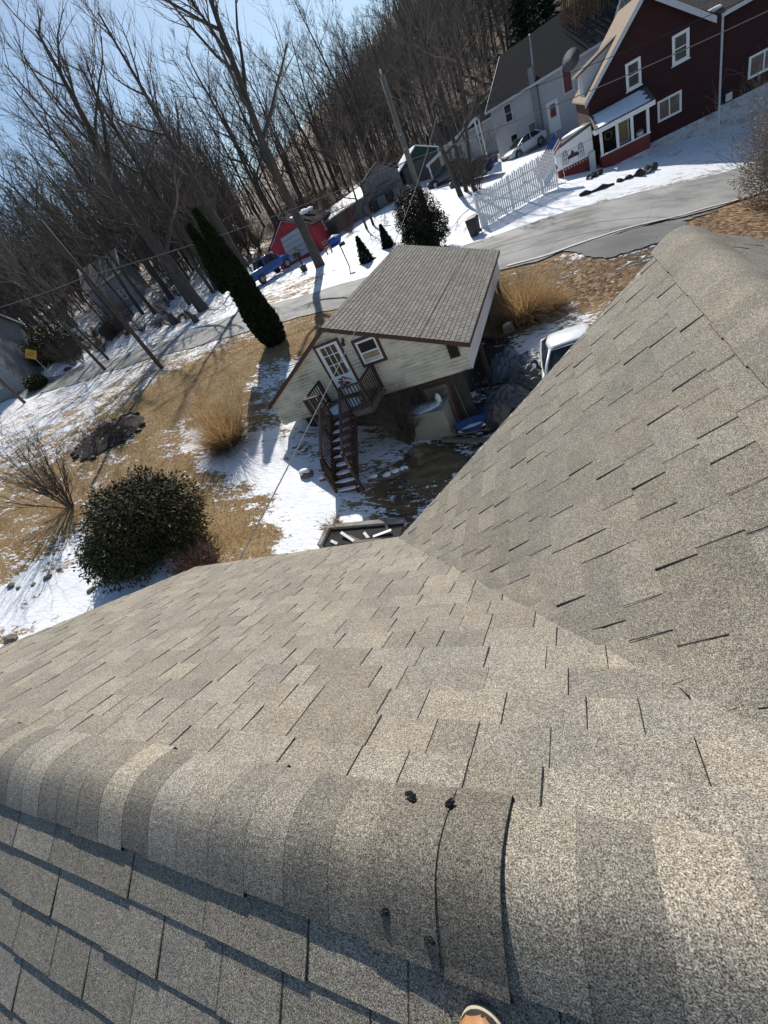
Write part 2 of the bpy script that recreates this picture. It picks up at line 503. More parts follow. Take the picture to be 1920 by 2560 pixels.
# ------------------------------------------------------------------ road, shoulder apron, edge line
_near = [(-75, 29.5), (-58, 28.6), (-46, 28.3), (-34.9, 26.9), (-24.3, 25.2), (-18.2, 24.7), (-11.5, 24.6), (-2.1, 23.7), (2.4, 23.6), (5.9, 24.7), (9.2, 26.4), (14, 28.8), (24, 33)]
_far = [(-75, 32.5), (-58, 32), (-44.8, 31.9), (-32.2, 30.7), (-22.2, 30.2), (-18.8, 30.1), (-11.9, 30.2), (-3.5, 30), (0, 30.1), (5.1, 29.7), (8.8, 30.8), (14, 33.6), (24, 39)]


def _sm(t):
    return t


def edge_y(tab, x):
    xs = [p[0] for p in tab]; ys = [p[1] for p in tab]
    return sum(np.interp(x + dx, xs, ys) for dx in (-2, -1, 0, 1, 2)) / 5


def strip(name, xs, f0, f1, dz, m, k=8, crown=0.0):
    mb = MB(); vs = []
    for x in xs:
        for j in range(k + 1):
            t = j / k
            y = f0(x) * (1 - t) + f1(x) * t
            vs.append((x, y, hgt(x, y) + dz + crown * (1 - (2 * t - 1) ** 2)))
    fs = [(i * (k + 1) + j, (i + 1) * (k + 1) + j, (i + 1) * (k + 1) + j + 1, i * (k + 1) + j + 1) for i in range(len(xs) - 1) for j in range(k)]
    mb.add(vs, fs)
    return mb.build(name, m, smooth=True)


def asphalt(name, lo, hi, salt):
    m, n, l, b = _nodes(name)
    tc = n.new('ShaderNodeTexCoord'); P = tc.outputs['Object']
    mp = n.new('ShaderNodeMapping'); mp.inputs['Scale'].default_value = (.22, 1.3, 1); mp.inputs['Rotation'].default_value = (0, 0, R(-4)); l.new(P, mp.inputs[0])
    a = noise(n, l, 1.5, 6, .65, mp.outputs[0], .5); c = noise(n, l, 45, 3, .6, P); d = noise(n, l, .35, 4, .6, P)
    base = ramp(n, l, a.outputs['Fac'], [(.32, lo), (.7, hi)]).outputs[0]
    sf = ramp(n, l, d.outputs['Fac'], [(.4, 0), (.65, salt)]).outputs[0]
    base = mixc(n, l, sf, base, (.36, .355, .34))
    base = mixc(n, l, 1.0, base, ramp(n, l, c.outputs['Fac'], [(.3, .75), (.7, 1.25)]).outputs[0], 'MULTIPLY')
    vo = n.new('ShaderNodeTexVoronoi'); vo.feature = 'DISTANCE_TO_EDGE'; vo.inputs['Scale'].default_value = .33
    wv = noise(n, l, 1.2, 4, .6, P); wm = mixc(n, l, .12, P, wv.outputs['Color']); l.new(wm, vo.inputs['Vector'])
    cr = ramp(n, l, vo.outputs['Distance'], [(.0, .55), (.0035, 0)]).outputs[0]
    base = mixc(n, l, cr, base, (.05, .05, .05))
    l.new(base, b.inputs['Base Color']); b.inputs['Roughness'].default_value = .85
    return m


M_ROAD = asphalt('road_asphalt', (.1, .1, .097), (.31, .3, .275), .9)
M_APRON = asphalt('apron_asphalt', (.13, .125, .12), (.2, .192, .18), .25)
_rx = np.concatenate([np.arange(-75, -40, 1.5), np.arange(-40, 24.1, .5)])
tag(strip('road', _rx, lambda x: edge_y(_near, x) + .08 * math.sin(x * 1.7) + .05 * math.sin(x * 4.3), lambda x: edge_y(_far, x) + .1 * math.sin(x * 1.3) + .06 * math.sin(x * 3.9 + 1), .045, M_ROAD, 12, .03), kind='structure')
# asphalt apron on the near side, from the white line towards the driveway
_ap = [gnd(*p) for p in [(1395, 628), (1548, 586), (1722, 546), (1790, 528), (1712, 556), (1722, 580), (1650, 610), (1575, 632), (1520, 648), (1480, 648), (1440, 634)]]


def drape(name, pts, dz, m, kind='structure', sub=.35):
    """a polygon laid on the ground as a fine sheet"""
    P2 = [(p[0], p[1]) for p in pts]
    x0, x1 = min(p[0] for p in P2), max(p[0] for p in P2); y0, y1 = min(p[1] for p in P2), max(p[1] for p in P2)

    def inside(x, y):
        c = False; k = len(P2) - 1
        for i in range(len(P2)):
            if (P2[i][1] > y) != (P2[k][1] > y) and x < (P2[k][0] - P2[i][0]) * (y - P2[i][1]) / (P2[k][1] - P2[i][1]) + P2[i][0]: c = not c
            k = i
        return c
    mb = MB(); ids = {}; vs = []; fs = []

    def vid(i, j):
        if (i, j) not in ids:
            x, y = x0 + i * sub, y0 + j * sub
            ids[(i, j)] = len(vs); vs.append((x, y, hgt(x, y) + dz))
        return ids[(i, j)]
    for i in range(int((x1 - x0) / sub) + 1):
        for j in range(int((y1 - y0) / sub) + 1):
            if inside(x0 + (i + .5) * sub, y0 + (j + .5) * sub):
                fs.append((vid(i, j), vid(i + 1, j), vid(i + 1, j + 1), vid(i, j + 1)))
    mb.add(vs, fs)
    return tag(mb.build(name, m, smooth=True), kind=kind)


_ac = sum(_ap) / len(_ap)
_amb = MB(); _av = []
for _k in range(9):
    for _i, _p in enumerate(_ap):
        for _t in range(6):
            _q = _p + (_ap[(_i + 1) % len(_ap)] - _p) * _t / 6
            _x, _y = _ac[0] + (_q[0] - _ac[0]) * _k / 8 + .05 * math.sin(_i * 9 + _t * 2.3) * (_k == 8), _ac[1] + (_q[1] - _ac[1]) * _k / 8 + .05 * math.sin(_i * 5 + _t * 1.7) * (_k == 8)
            _av.append((_x, _y, hgt(_x, _y) + .04))
_n6 = len(_ap) * 6
_amb.add(_av, [(_k * _n6 + _j, (_k + 1) * _n6 + _j, (_k + 1) * _n6 + (_j + 1) % _n6, _k * _n6 + (_j + 1) % _n6) for _k in range(8) for _j in range(_n6)])
tag(_amb.build('driveway', M_APRON, smooth=True), kind='structure')
M_LINE = mat('road_line_paint', (.62, .6, .52), .7, .15, 3, dirt=(.2, .19, .17), dscale=3, dlo=.55, dhi=.7)
_lx = np.arange(-1.8, 14, .25)
tag(strip('edge_line', _lx, lambda x: edge_y(_near, x) + .12, lambda x: edge_y(_near, x) + .24, .075, M_LINE, 1), kind='structure')
# ------------------------------------------------------------------ the shingle roof in the foreground
def shingle_mat(name, gran=330., lift=1.0, contrast=(.16, 2.1)):
    m, n, l, b = _nodes(name)
    tc = n.new('ShaderNodeTexCoord'); P = tc.outputs['Object']
    a = n.new('ShaderNodeAttribute'); a.attribute_name = 'Col'
    g = noise(n, l, gran, 2.5, .75, P)
    gr = ramp(n, l, g.outputs['Fac'], [(.36, contrast[0]), (.5, .9), (.64, contrast[1])]).outputs[0]
    w = noise(n, l, 2.2, 5, .65, P)
    wr = ramp(n, l, w.outputs['Fac'], [(.3, (.86, .87, .9)), (.7, (1.1, 1.07, 1.03))]).outputs[0]
    c = mixc(n, l, 1.0, a.outputs['Color'], gr, 'MULTIPLY')
    c = mixc(n, l, 1.0, c, wr, 'MULTIPLY')
    g2 = noise(n, l, gran * .3, 3, .7, P)
    c = mixc(n, l, 1.0, c, ramp(n, l, g2.outputs['Fac'], [(.35, .72), (.65, 1.26)]).outputs[0], 'MULTIPLY')
    g4 = noise(n, l, 14, 5, .7, P)
    c = mixc(n, l, 1.0, c, ramp(n, l, g4.outputs['Fac'], [(.32, .88), (.6, 1.06)]).outputs[0], 'MULTIPLY')
    l.new(c, b.inputs['Base Color'])
    b.inputs['Roughness'].default_value = .9; b.inputs['Specular IOR Level'].default_value = .3
    bp = n.new('ShaderNodeBump'); bp.inputs['Strength'].default_value = .5; bp.inputs['Distance'].default_value = .003 * lift
    l.new(g.outputs['Fac'], bp.inputs['Height']); l.new(bp.outputs[0], b.inputs['Normal'])
    return m


M_SHINGLE = shingle_mat('granule_shingle')
rgs = random.Random(5)


def tint(k=1.0, warm=None):
    w = rgs.uniform(-1, 1) if warm is None else warm
    v = (.222 + .028 * rgs.uniform(-1, 1)) * k
    return (v * (1.115 + .018 * w), v * (1.012 + .003 * w), v * (.835 - .016 * w), 1)


def shingles(mb, O, A, D, N, e, s0, s1, lo, hi, wr=(.12, .34), th=.0045, lam=.0035, k=1.0, gap=0.0, plain=False, rag=.0, cut=.0):
    """courses of tabs on a roof plane: O origin, A along the courses, D down the slope, N normal"""
    O, A, D, N = [np.array(q, float) for q in (O, A, D, N)]
    i0 = int(math.floor(s0 / e)); i1 = int(math.ceil(s1 / e))
    for i in range(i0, i1):
        st = max(s0, i * e); sb = min(s1, (i + 1) * e)
        l0, l1, h0, h1 = lo(st), lo(sb), hi(st), hi(sb)
        x = min(l0, l1) - (rgs.uniform(0, wr[1]) if not plain else (i % 2) * wr[1] / 2)
        end = max(h0, h1); up = True
        while x < end:
            w = rgs.uniform(*wr) if not plain else wr[1]
            x2 = x + w
            t = th + (lam if (up and not plain) else 0) + rgs.uniform(0, .0008)
            up = not up if rgs.random() < .8 else up
            a0, a1 = max(x, l0), min(x2 - gap, h0); b0, b1 = max(x, l1), min(x2 - gap, h1)
            if a1 <= a0 and b1 <= b0:
                x = x2; continue
            a1 = max(a1, a0); b1 = max(b1, b0)
            r1, r2 = (rgs.uniform(-rag, rag), rgs.uniform(-rag, rag)) if rag else (0, 0)
            mb.col = tint(k * (1.0 if up else .96))
            q = [O + A * a0 + D * st + N * .0012, O + A * a1 + D * st + N * .0012, O + A * b1 + D * (sb + r1) + N * t, O + A * b0 + D * (sb + r2) + N * t]
            u = [O + A * b1 + D * (sb + r1) + N * -.004, O + A * b0 + D * (sb + r2) + N * -.004]
            tt = [O + A * a0 + D * st - N * .004, O + A * a1 + D * st - N * .004]
            mb.add(q, [(3, 2, 1, 0)])
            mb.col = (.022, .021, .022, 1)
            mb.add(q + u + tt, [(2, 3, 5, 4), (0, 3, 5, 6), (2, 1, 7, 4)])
            if cut and a1 > a0 and b1 > b0 and rgs.random() < .85:      # dark strip painting the shadow line along the tab's bare asphalt cut edge
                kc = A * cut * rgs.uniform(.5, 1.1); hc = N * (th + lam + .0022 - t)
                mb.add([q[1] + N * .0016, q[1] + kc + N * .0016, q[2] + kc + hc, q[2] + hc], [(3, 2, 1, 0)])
            x = x2


TM = math.tan(R(30.26)); Y0 = 0.09; Z0 = -1.09             # main ridge
cM, sM = math.cos(math.atan(TM)), math.sin(math.atan(TM))
TW = .60; cW, sW = math.cos(math.atan(TW)), math.sin(math.atan(TW))
nfar = np.array([0, sM, cM]); nnear = np.array([0, -sM, cM]); nw = np.array([-sW, 0, cW])
eave_p = hit(1000, 1345, nfar, float(np.dot(nfar, (0, Y0, Z0))))      # foot of the valley, where the two eaves meet
EY = float(eave_p[1]); EX = float(eave_p[0]); EZ = float(eave_p[2])
rk0 = hit(0, 1620, nfar, float(np.dot(nfar, (0, Y0, Z0)))); rk1 = hit(460, 1430, nfar, float(np.dot(nfar, (0, Y0, Z0))))
dW = float(np.dot(nw, (EX, EY, EZ)))
wtop = hit(1690, 580, nw, dW)                                         # top of the cross gable's left rake
seamA = hit(1656, 654, nw, dW); seamB = hit(1920, 951, nw, dW)
XR = float((seamA[0] + seamB[0]) / 2) + .14                           # ridge of the cross gable
ZW = EZ + TW * (XR - EX)
print('roof', EX, EY, EZ, rk0, rk1, wtop, seamA, seamB, XR, ZW)
LS = (EY - Y0) / cM                                                   # slope length of the main roof

house = thing('house', 'house under the camera with grey brown shingle roof and cross gable on the right', 'house', (0, 0, hgt(0, 0)))


def valley_x(y):       # right limit of the main far slope
    return EX + (EY - y) * TM / TW


rf = MB()
rake = lambda y: rk0[0] + (rk1[0] - rk0[0]) * (y - rk0[1]) / (rk1[1] - rk0[1])
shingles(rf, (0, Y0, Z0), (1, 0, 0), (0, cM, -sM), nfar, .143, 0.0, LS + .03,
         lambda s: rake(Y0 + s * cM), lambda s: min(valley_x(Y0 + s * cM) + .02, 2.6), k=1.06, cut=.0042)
rf.build('roof_slope', M_SHINGLE, house)
nr = MB()
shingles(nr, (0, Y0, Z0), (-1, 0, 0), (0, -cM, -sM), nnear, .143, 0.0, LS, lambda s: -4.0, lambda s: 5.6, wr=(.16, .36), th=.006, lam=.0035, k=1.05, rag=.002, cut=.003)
nr.build('roof_slope', M_SHINGLE, house)
# cross gable: left slope (courses run along Y), then its right slope
WL = (XR - EX) / cW


def gable_y(s):        # far limit of the cross gable along its raking edge
    t = (XR - s * cW - EX) / (wtop[0] - EX)
    return EY + (wtop[1] - EY) * t


wl = MB()
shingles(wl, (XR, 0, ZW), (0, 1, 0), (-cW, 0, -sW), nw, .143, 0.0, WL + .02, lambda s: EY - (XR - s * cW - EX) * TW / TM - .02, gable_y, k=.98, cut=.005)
wl.build('roof_slope', M_SHINGLE, house)
wr_ = MB()
shingles(wr_, (XR, 0, ZW), (0, -1, 0), (cW, 0, -sW), np.array([sW, 0, cW]), .143, 0.0, WL, lambda s: -gable_y(-s * .2), lambda s: -(Y0 + .0), k=.9)
wr_.build('roof_slope', M_SHINGLE, house)
# valley trim: slightly raised ragged edge of cut shingles
vb = MB()
for i in range(26):
    t0, t1 = i / 26, (i + 1) / 26
    def vp_(t, off):
        y = EY + (Y0 - EY) * t
        x = valley_x(y)
        z = Z0 - TM * (y - Y0)
        return np.array([x + off, y + off * .3, z + .006 + max(0, off) * TW])
    vb.col = tint(.9)
    vb.poly([vp_(t0, -.015 - rgs.uniform(0, .02)), vp_(t1, -.015 - rgs.uniform(0, .02)), vp_(t1, .05), vp_(t0, .05)])
vb.build('valley_trim', M_SHINGLE, house)


def caps(mb, O, A, S, half, tan_, n0, n1, e, base_h, ex=None, rr=.045, step=.0018, ks_=(.76, .83, .93, 1.0, 1.08, 1.13)):
    """rounded ridge caps; A runs along the ridge towards the exposed edge, S across"""
    O, A, S = [np.array(q, float) for q in (O, A, S)]
    Z = np.array([0, 0, 1.])
    ks = 18

    def raw(q):
        return -tan_ * (math.sqrt(q * q + rr * rr) - rr)

    gap_e = raw(half) + tan_ * half

    def prof(q):       # height under the ridge line at across-distance q; the edges are pressed down on the tabs
        s_ = min(1, max(0, (abs(q) - .02) / (half - .02)))
        return raw(q) - (gap_e - .007) * s_ * s_
    for i in range(n0, n1):
        a0 = i * e - .03; a1 = (i + 1) * e
        h0 = base_h + .0005; h1 = base_h + step
        k = rgs.choice(ks_); w = rgs.uniform(-1.2, 1.4)
        lift = 0; hw = half + rgs.uniform(-.006, .006)
        if ex and i in ex:
            lift, k, hw = ex[i]
        mb.col = tint(k, w)
        q = np.linspace(-hw, hw, ks + 1)
        top0 = []; top1 = []; bot1 = []; l0 = []; r0 = []
        vs = []
        for qq in q:
            ext = lift * (1 - .35 * (qq / hw) ** 2)
            vs.append(O + A * a0 + S * qq + Z * (prof(qq) + h0 + ext * .12))
        for qq in q:
            ext = lift * (1 - .2 * (qq / hw) ** 2)
            vs.append(O + A * a1 + S * qq + Z * (prof(qq) + h1 + ext))
        for qq in q:
            vs.append(O + A * a1 + S * qq + Z * (prof(qq) + h1 - .003 + lift * .7))
        fs = [(j, j + 1, ks + 2 + j, ks + 1 + j) for j in range(ks)] + [(ks + 1 + j, ks + 2 + j, 2 * ks + 3 + j, 2 * ks + 2 + j) for j in range(ks)]
        b = len(vs)
        for (s_, idx) in ((-1, (0, ks + 1)), (1, (ks, 2 * ks + 1))):
            for t in idx:
                vs.append(vs[t] - Z * (base_h + .008 + lift) + S * s_ * -.002)
        fs += [(0, ks + 1, b + 1, b), (ks, 2 * ks + 1, b + 3, b + 2)]
        mb.add(vs, fs)


mc = MB()
ex = {-5: (0, .8, .15), -4: (.0095, .74, .158), -3: (.017, .68, .163), -2: (0.0, 1.1, .15), -1: (0, .8, .15), 0: (0, 1.14, .15), 1: (0, .95, .15)}
caps(mc, (0, Y0, Z0), (1, 0, 0), (0, 1, 0), .15, TM, -38, 24, .138, .010, ex, rr=.06)
cap_o = mc.build('ridge_cap', M_SHINGLE, house, smooth=False)
wc = MB()
caps(wc, (XR, gable_y(0) - 24 * .138 - .02, ZW), (0, -1, 0), (1, 0, 0), .16, TW, -24, 0, .138, .004, rr=.08, step=.0008, ks_=(.97, 1.0, 1.03))
wc.build('ridge_cap', M_SHINGLE, house, smooth=False)
# tar dabs that hold down the loose caps
M_TAR = mat('roofing_tar', (.006, .006, .008), .22, .3, 60, bump=.8, bscale=160)
for (u, v, s_) in ((1028, 1992, .011), (1124, 2010, .011), (967, 2274, .012), (1080, 2334, .013)):
    nn = nfar if v < 2100 else nnear
    P0 = hit(u, v, nn, float(np.dot(nn, (0, Y0, Z0 + (.038 if v < 2100 else .026)))))
    tb = MB(); tb.blob(P0 + nn * .002, s_ * 1.2, s_, .006, seed=u, amp=.3, nu=12, nv=6)
    tb.build('tar_dab', M_TAR, cap_o, smooth=True)
# body of the house under the roof
M_HSIDE = mat('house_siding', (.55, .54, .5), .7, .1, 3, bump=.2, bscale=8)
M_TRIMW = mat('white_trim_paint', (.74, .74, .72), .55, .08, 5)
zb = min(hgt(-4, 2), hgt(3, 2), hgt(3, -2), hgt(-4, -2)) - .3
wb = MB()
xl, xr_ = -4.35, XR + WL * cW - .35
wb.box(xl, xr_, -1.95, EY - .35, zb, EZ - .12)
wb.prism([(xl, -1.95, EZ - .12), (xl, EY - .35, EZ - .12), (xl, Y0, Z0 - .22)], (.12, 0, 0))
gq = EY - .36
wb.prism([(EX + .45, gq, EZ - .12), (2 * XR - EX - .45, gq, EZ - .12), (XR, gq, ZW - .22)], (0, .25, 0))
wb.build('wall', M_HSIDE, house)
fb = MB()
fb.box(rk1[0] + .02, EX, EY - .012, EY + .012, EZ - .16, EZ - .006)
fb.beam((rk1[0] + .012, EY, EZ - .085), (rake(Y0) + .012, Y0, Z0 - .085), .025, .15, (0, -TM, 1))
fb.beam((EX, EY - .01, EZ - .085), (wtop[0], wtop[1] - .01, ZW - TW * (XR - wtop[0]) - .085), .025, .15)
fb.box(rk1[0] + .05, EX, EY - .35, EY - .013, EZ - .14, EZ - .12)
fb.build('fascia', M_TRIMW, house)

# ------------------------------------------------------------------ the boot on the near slope
M_LEATHER = mat('tan_leather', (.42, .2, .085), .5, .25, 30, bump=.15, bscale=200, dirt=(.2, .1, .05), dscale=14)
M_RAND = mat('dark_rubber_rand', (.03, .024, .02), .6, .3, 40)
M_SOLE = mat('cream_crepe_sole', (.5, .44, .33), .7, .15, 50, bump=.2, bscale=120)
M_LACE = mat('brown_lace', (.12, .06, .03), .8, .2, 40)
bp0 = hit(1214, 2518, nnear, float(np.dot(nnear, (0, Y0, Z0 + .012))))
print('boot toe', bp0)
boot = thing('boot', 'tan leather boot with a dark rand and pale sole, toe up against the ridge caps', 'boot', tuple(bp0))
fw = np.array([.10, cM, sM]); fw /= np.linalg.norm(fw)         # toe points up the near slope
sd = np.cross(fw, nnear); sd /= np.linalg.norm(sd)


def bpt(a, s_, h):
    return bp0 + fw * a + sd * s_ + nnear * h


def outline(k=1.0, toe=.0):
    pts = []
    for i in range(33):
        t = i / 32
        an = math.pi * t
        pts.append((-.045 + math.sin(an) * (.047 + toe) * 1.0, math.cos(an) * .047 * k))
    pts += [(-.1, -.046 * k), (-.16, -.037 * k), (-.24, -.036 * k), (-.275, -.02 * k), (-.28, 0), (-.275, .02 * k), (-.24, .036 * k), (-.16, .037 * k), (-.1, .046 * k)]
    return pts


def slab(mb, rings):
    vs = []; n_ = None
    for (k, toe, h) in rings:
        o_ = outline(k, toe); n_ = len(o_)
        vs += [bpt(a, s_, h) for a, s_ in o_]
    fs = []
    for i in range(len(rings) - 1):
        for j in range(n_):
            j2 = (j + 1) % n_
            fs.append((i * n_ + j, i * n_ + j2, (i + 1) * n_ + j2, (i + 1) * n_ + j))
    fs.append(tuple(range(n_ - 1, -1, -1))); fs.append(tuple((len(rings) - 1) * n_ + j for j in range(n_)))
    mb.add(vs, fs)


b1 = MB(); slab(b1, [(1.0, .0, .001), (1.02, .001, .003), (1.02, .001, .012), (1.01, .0, .013)]); b1.build('sole', M_SOLE, boot, smooth=False)
b2 = MB(); slab(b2, [(1.0, -.001, .013), (1.0, -.001, .015), (.99, -.002, .022), (.96, -.005, .024)]); b2.build('rand', M_RAND, boot)
b3 = MB()
secs = []
for i in range(24):
    t = i / 23
    a = -.278 + t * .2785
    hw = .036 + .008 * math.sin(min(1, max(0, (t - .35) / .5)) * math.pi)
    if t > .8: hw = .0452 * math.sqrt(max(.0, 1 - ((t - .8) / .2) ** 2)) + .004
    top = .05 + .035 * max(0, 1 - t / .62) ** 1.0 + .012
    if t > .72: top = .026 + (.035) * math.sqrt(max(0, 1 - ((t - .72) / .28) ** 2))
    secs.append([bpt(a, hw * math.cos(q) * (1 if math.sin(q) < .3 else .96), .02 + (top - .02) * math.sin(q)) for q in np.linspace(0, math.pi, 15)])
vs = [p for s_ in secs for p in s_]
b3.add(vs, [(i * 15 + j, (i + 1) * 15 + j, (i + 1) * 15 + j + 1, i * 15 + j + 1) for i in range(23) for j in range(14)])
b3.tube([bpt(-.2, 0, .05), bpt(-.218, 0, .1), bpt(-.222, 0, .15)], [.04, .046, .05], 18)
b3.build('upper', M_LEATHER, boot, smooth=True)
b5 = MB(); b5.tube([bpt(-.222, 0, .135), bpt(-.222, 0, .15), bpt(-.222, 0, .172), bpt(-.222, 0, .176)], [.052, .057, .056, .046], 20); b5.build('collar', M_LACE, boot, smooth=True)
b4 = MB()
for i in range(5):
    t = .45 - i * .05
    b4.tube([bpt(-.155 - i * .012, -.03, .068 + i * .012), bpt(-.15 - i * .012, 0, .082 + i * .014), bpt(-.155 - i * .012, .03, .068 + i * .012)], .003, 5)
b4.build('lace', M_LACE, boot)
# ------------------------------------------------------------------ the two level garage with its outside stairs
GA = R(-3.63)
GX = np.array([math.cos(GA), math.sin(GA), 0]); GY = np.array([-math.sin(GA), math.cos(GA), 0]); UZ = np.array([0, 0, 1.])


def G(a, b, z):
    return GX * a + GY * b + UZ * z


def clip_band(poly, z0, z1):
    """part of a convex (a, z) polygon between two heights"""
    def half(p, zc, keep_above):
        out = []
        for i in range(len(p)):
            A, B = p[i], p[(i + 1) % len(p)]
            ia = (A[1] >= zc) == keep_above; ib = (B[1] >= zc) == keep_above
            if ia: out.append(A)
            if ia != ib:
                t = (zc - A[1]) / (B[1] - A[1]); out.append((A[0] + (B[0] - A[0]) * t, zc))
        return out
    p = half(poly, z0, True)
    return half(p, z1, False) if p else p


def lap_siding(mb, poly, place, e=.13, out=.014):
    """clapboards on a convex polygon; place(a, z, outward) gives the 3-D point"""
    zs = [p[1] for p in poly]; z = min(zs)
    while z < max(zs) - 1e-3:
        q = clip_band(poly, z, z + e)
        if len(q) >= 3:
            pts = [place(a, zz, out if zz < z + 1e-4 else out * max(0, 1 - (zz - z) / e) + .001) for a, zz in q]
            mb.poly(pts)
            low = [a for a, zz in q if zz < z + 1e-4]
            if len(low) >= 2:
                a0, a1 = min(low), max(low)
                mb.poly([place(a0, z, 0), place(a1, z, 0), place(a1, z, out), place(a0, z, out)])
        z += e


M_SIDING = None
def siding_mat(name, base, grime, gscale=1.2, lo=.45, hi=.72, streak=(.35, 1, 6), lap=0, lap0=0):
    m, n, l, b = _nodes(name)
    tc = n.new('ShaderNodeTexCoord'); P = tc.outputs['Object']
    mp = n.new('ShaderNodeMapping'); mp.inputs['Scale'].default_value = streak; l.new(P, mp.inputs[0])
    t = noise(n, l, gscale, 7, .72, mp.outputs[0], .4); t2 = noise(n, l, 1.1, 3, .6, P)
    f = ramp(n, l, t.outputs['Fac'], [(lo, 0), (hi, 1)]).outputs[0]
    f2 = ramp(n, l, t2.outputs['Fac'], [(.35, .25), (.65, 1)]).outputs[0]
    ff = mixc(n, l, 1, f, f2, 'MULTIPLY')
    if lap:       # mildew sits on the lower edge of every board
        sx = n.new('ShaderNodeSeparateXYZ'); l.new(P, sx.inputs[0])
        k = n.new('ShaderNodeMath'); k.operation = 'MULTIPLY_ADD'; k.inputs[1].default_value = 1 / lap; k.inputs[2].default_value = lap0; l.new(sx.outputs[2], k.inputs[0])
        fr = n.new('ShaderNodeMath'); fr.operation = 'FRACT'; l.new(k.outputs[0], fr.inputs[0])
        lr = ramp(n, l, fr.outputs[0], [(0, 1), (.3, .75), (.7, .1), (1, 0)]).outputs[0]
        ff = mixc(n, l, 1, ff, mixc(n, l, .65, (1, 1, 1), lr), 'MULTIPLY')
    l.new(mixc(n, l, ff, base, grime), b.inputs['Base Color']); b.inputs['Roughness'].default_value = .6
    return m


M_SIDING = siding_mat('mildewed_white_siding', (.74, .68, .54), (.13, .125, .08), 1.7, .36, .6, (.6, .6, 2.2), .125, (-5.62 + 7.8) / -.125)
M_SIDE_B = siding_mat('clean_white_siding', (.7, .69, .66), (.35, .35, .32), 1.2, .5, .8)
M_MAROON = mat('maroon_trim_paint', (.075, .03, .024), .6, .25, 9, dirt=(.05, .02, .016), dscale=5)
M_WHITE = mat('white_paint', (.78, .78, .77), .5, .05, 6)
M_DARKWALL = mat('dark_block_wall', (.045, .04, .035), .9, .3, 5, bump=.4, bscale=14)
M_INT = mat('dark_interior', (.02, .018, .016), .9, .3, 4)
M_PANE = glass('window_glass')
M_BLIND = mat('tan_blind', (.34, .27, .15), .8, .2, 6)
M_WOODDK = mat('dark_stained_wood', (.055, .028, .02), .75, .4, 12, stretch=(1, 1, .3), dirt=(.1, .075, .06), dscale=6)
M_OLDWOOD = mat('weathered_wood', (.16, .14, .12), .85, .35, 10, stretch=(.3, 1, 1))
M_SNOW = mat('snow', (.84, .86, .9), .6, .05, 5, bump=.5, bscale=9)
M_METAL = mat('galvanised_metal', (.45, .46, .47), .4, .15, 8, metal=.8)
M_BLACK = mat('black_metal', (.02, .02, .022), .5, .2, 8)

aL, aR, aP = -11.94, -3.36, -7.86            # overhang eaves and ridge along the facade
FB, BB = 12.8, 22.5
zL, zR, zP = -4.66, -4.77, -2.69
wLa, wRa, wBz = -11.86, -3.53, -5.62         # siding box
garage = thing('garage', 'pale mildewed clapboard garage on a dark lower level, grey shingled roof, maroon trim', 'garage', tuple(G(-7.7, 17.5, -7.8)))
gp = [(wLa, wBz), (wRa, wBz), (wRa, zR + .05), (aP, zP - .06), (wLa, zL + .05)]
w = MB(); lap_siding(w, gp, lambda a, z, o: G(a, FB - o, z), .125, .017); w.build('front_siding', M_SIDING, garage)
w = MB(); lap_siding(w, [(FB, wBz), (BB, wBz), (BB, zR + .02), (FB, zR + .02)], lambda b, z, o: G(wRa + o, b, z), .2, .008)
w.prism([G(wRa + .012, FB - .018, wBz), G(wRa + .012, FB + .11, wBz), G(wRa + .012, FB + .11, zR + .04), G(wRa + .012, FB - .018, zR + .04)], GX * -.02)
w.build('side_siding', M_SIDE_B, garage)
w = MB(); w.poly([G(wLa, FB + .01, wBz), G(wLa, BB, wBz), G(wLa, BB, zL), G(wLa, FB + .01, zL)]); w.poly([G(a, BB, z) for a, z in gp])
w.poly([G(wLa, FB + .01, wBz), G(wRa, FB + .01, wBz), G(wRa, BB, wBz), G(wLa, BB, wBz)])
w.build('wall', M_SIDE_B, garage)
# roof: right slope seen from here, left slope beyond the ridge
GE = .155
dR = np.array([aR - aP, zR - zP]); LR = float(np.hypot(*dR)); dR = dR / LR
dL = np.array([aL - aP, zL - zP]); LL = float(np.hypot(*dL)); dL = dL / LL
def garage_shingle_tint(k):
    v = .2 * k * (1 + rgs.uniform(-.16, .16)); return (v * 1.07, v * 1.01, v * .89, 1)
_t = tint
def tint(k=1.0, warm=None):
    return garage_shingle_tint(k)
g1 = MB()
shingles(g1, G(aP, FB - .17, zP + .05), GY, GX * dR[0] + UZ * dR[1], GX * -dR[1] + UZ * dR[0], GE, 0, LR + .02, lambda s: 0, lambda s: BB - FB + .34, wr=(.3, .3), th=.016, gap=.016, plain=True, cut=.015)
g1.build('roof_slope', M_SHINGLE, garage)
g2 = MB()
shingles(g2, G(aP, FB - .17, zP + .05), GY, GX * dL[0] + UZ * dL[1], GX * -dL[1] * -1 + UZ * -dL[0] * 1, GE, 0, LL + .02, lambda s: 0, lambda s: BB - FB + .34, wr=(.3, .3), th=.007, gap=.012, plain=True)
g2.build('roof_slope', M_SHINGLE, garage)
g3 = MB()
for i in range(70):
    b0 = FB - .17 + i * .144
    g3.col = tint(1.0)
    for s_, d in ((1, dR), (-1, dL)):
        g3.poly([G(aP, b0, zP + .066), G(aP, b0 + .15, zP + .06), G(aP + d[0] * .15, b0 + .15, zP + .06 + d[1] * .15), G(aP + d[0] * .15, b0, zP + .066 + d[1] * .15)])
g3.build('ridge_cap', M_SHINGLE, garage)
tint = _t
u = MB()
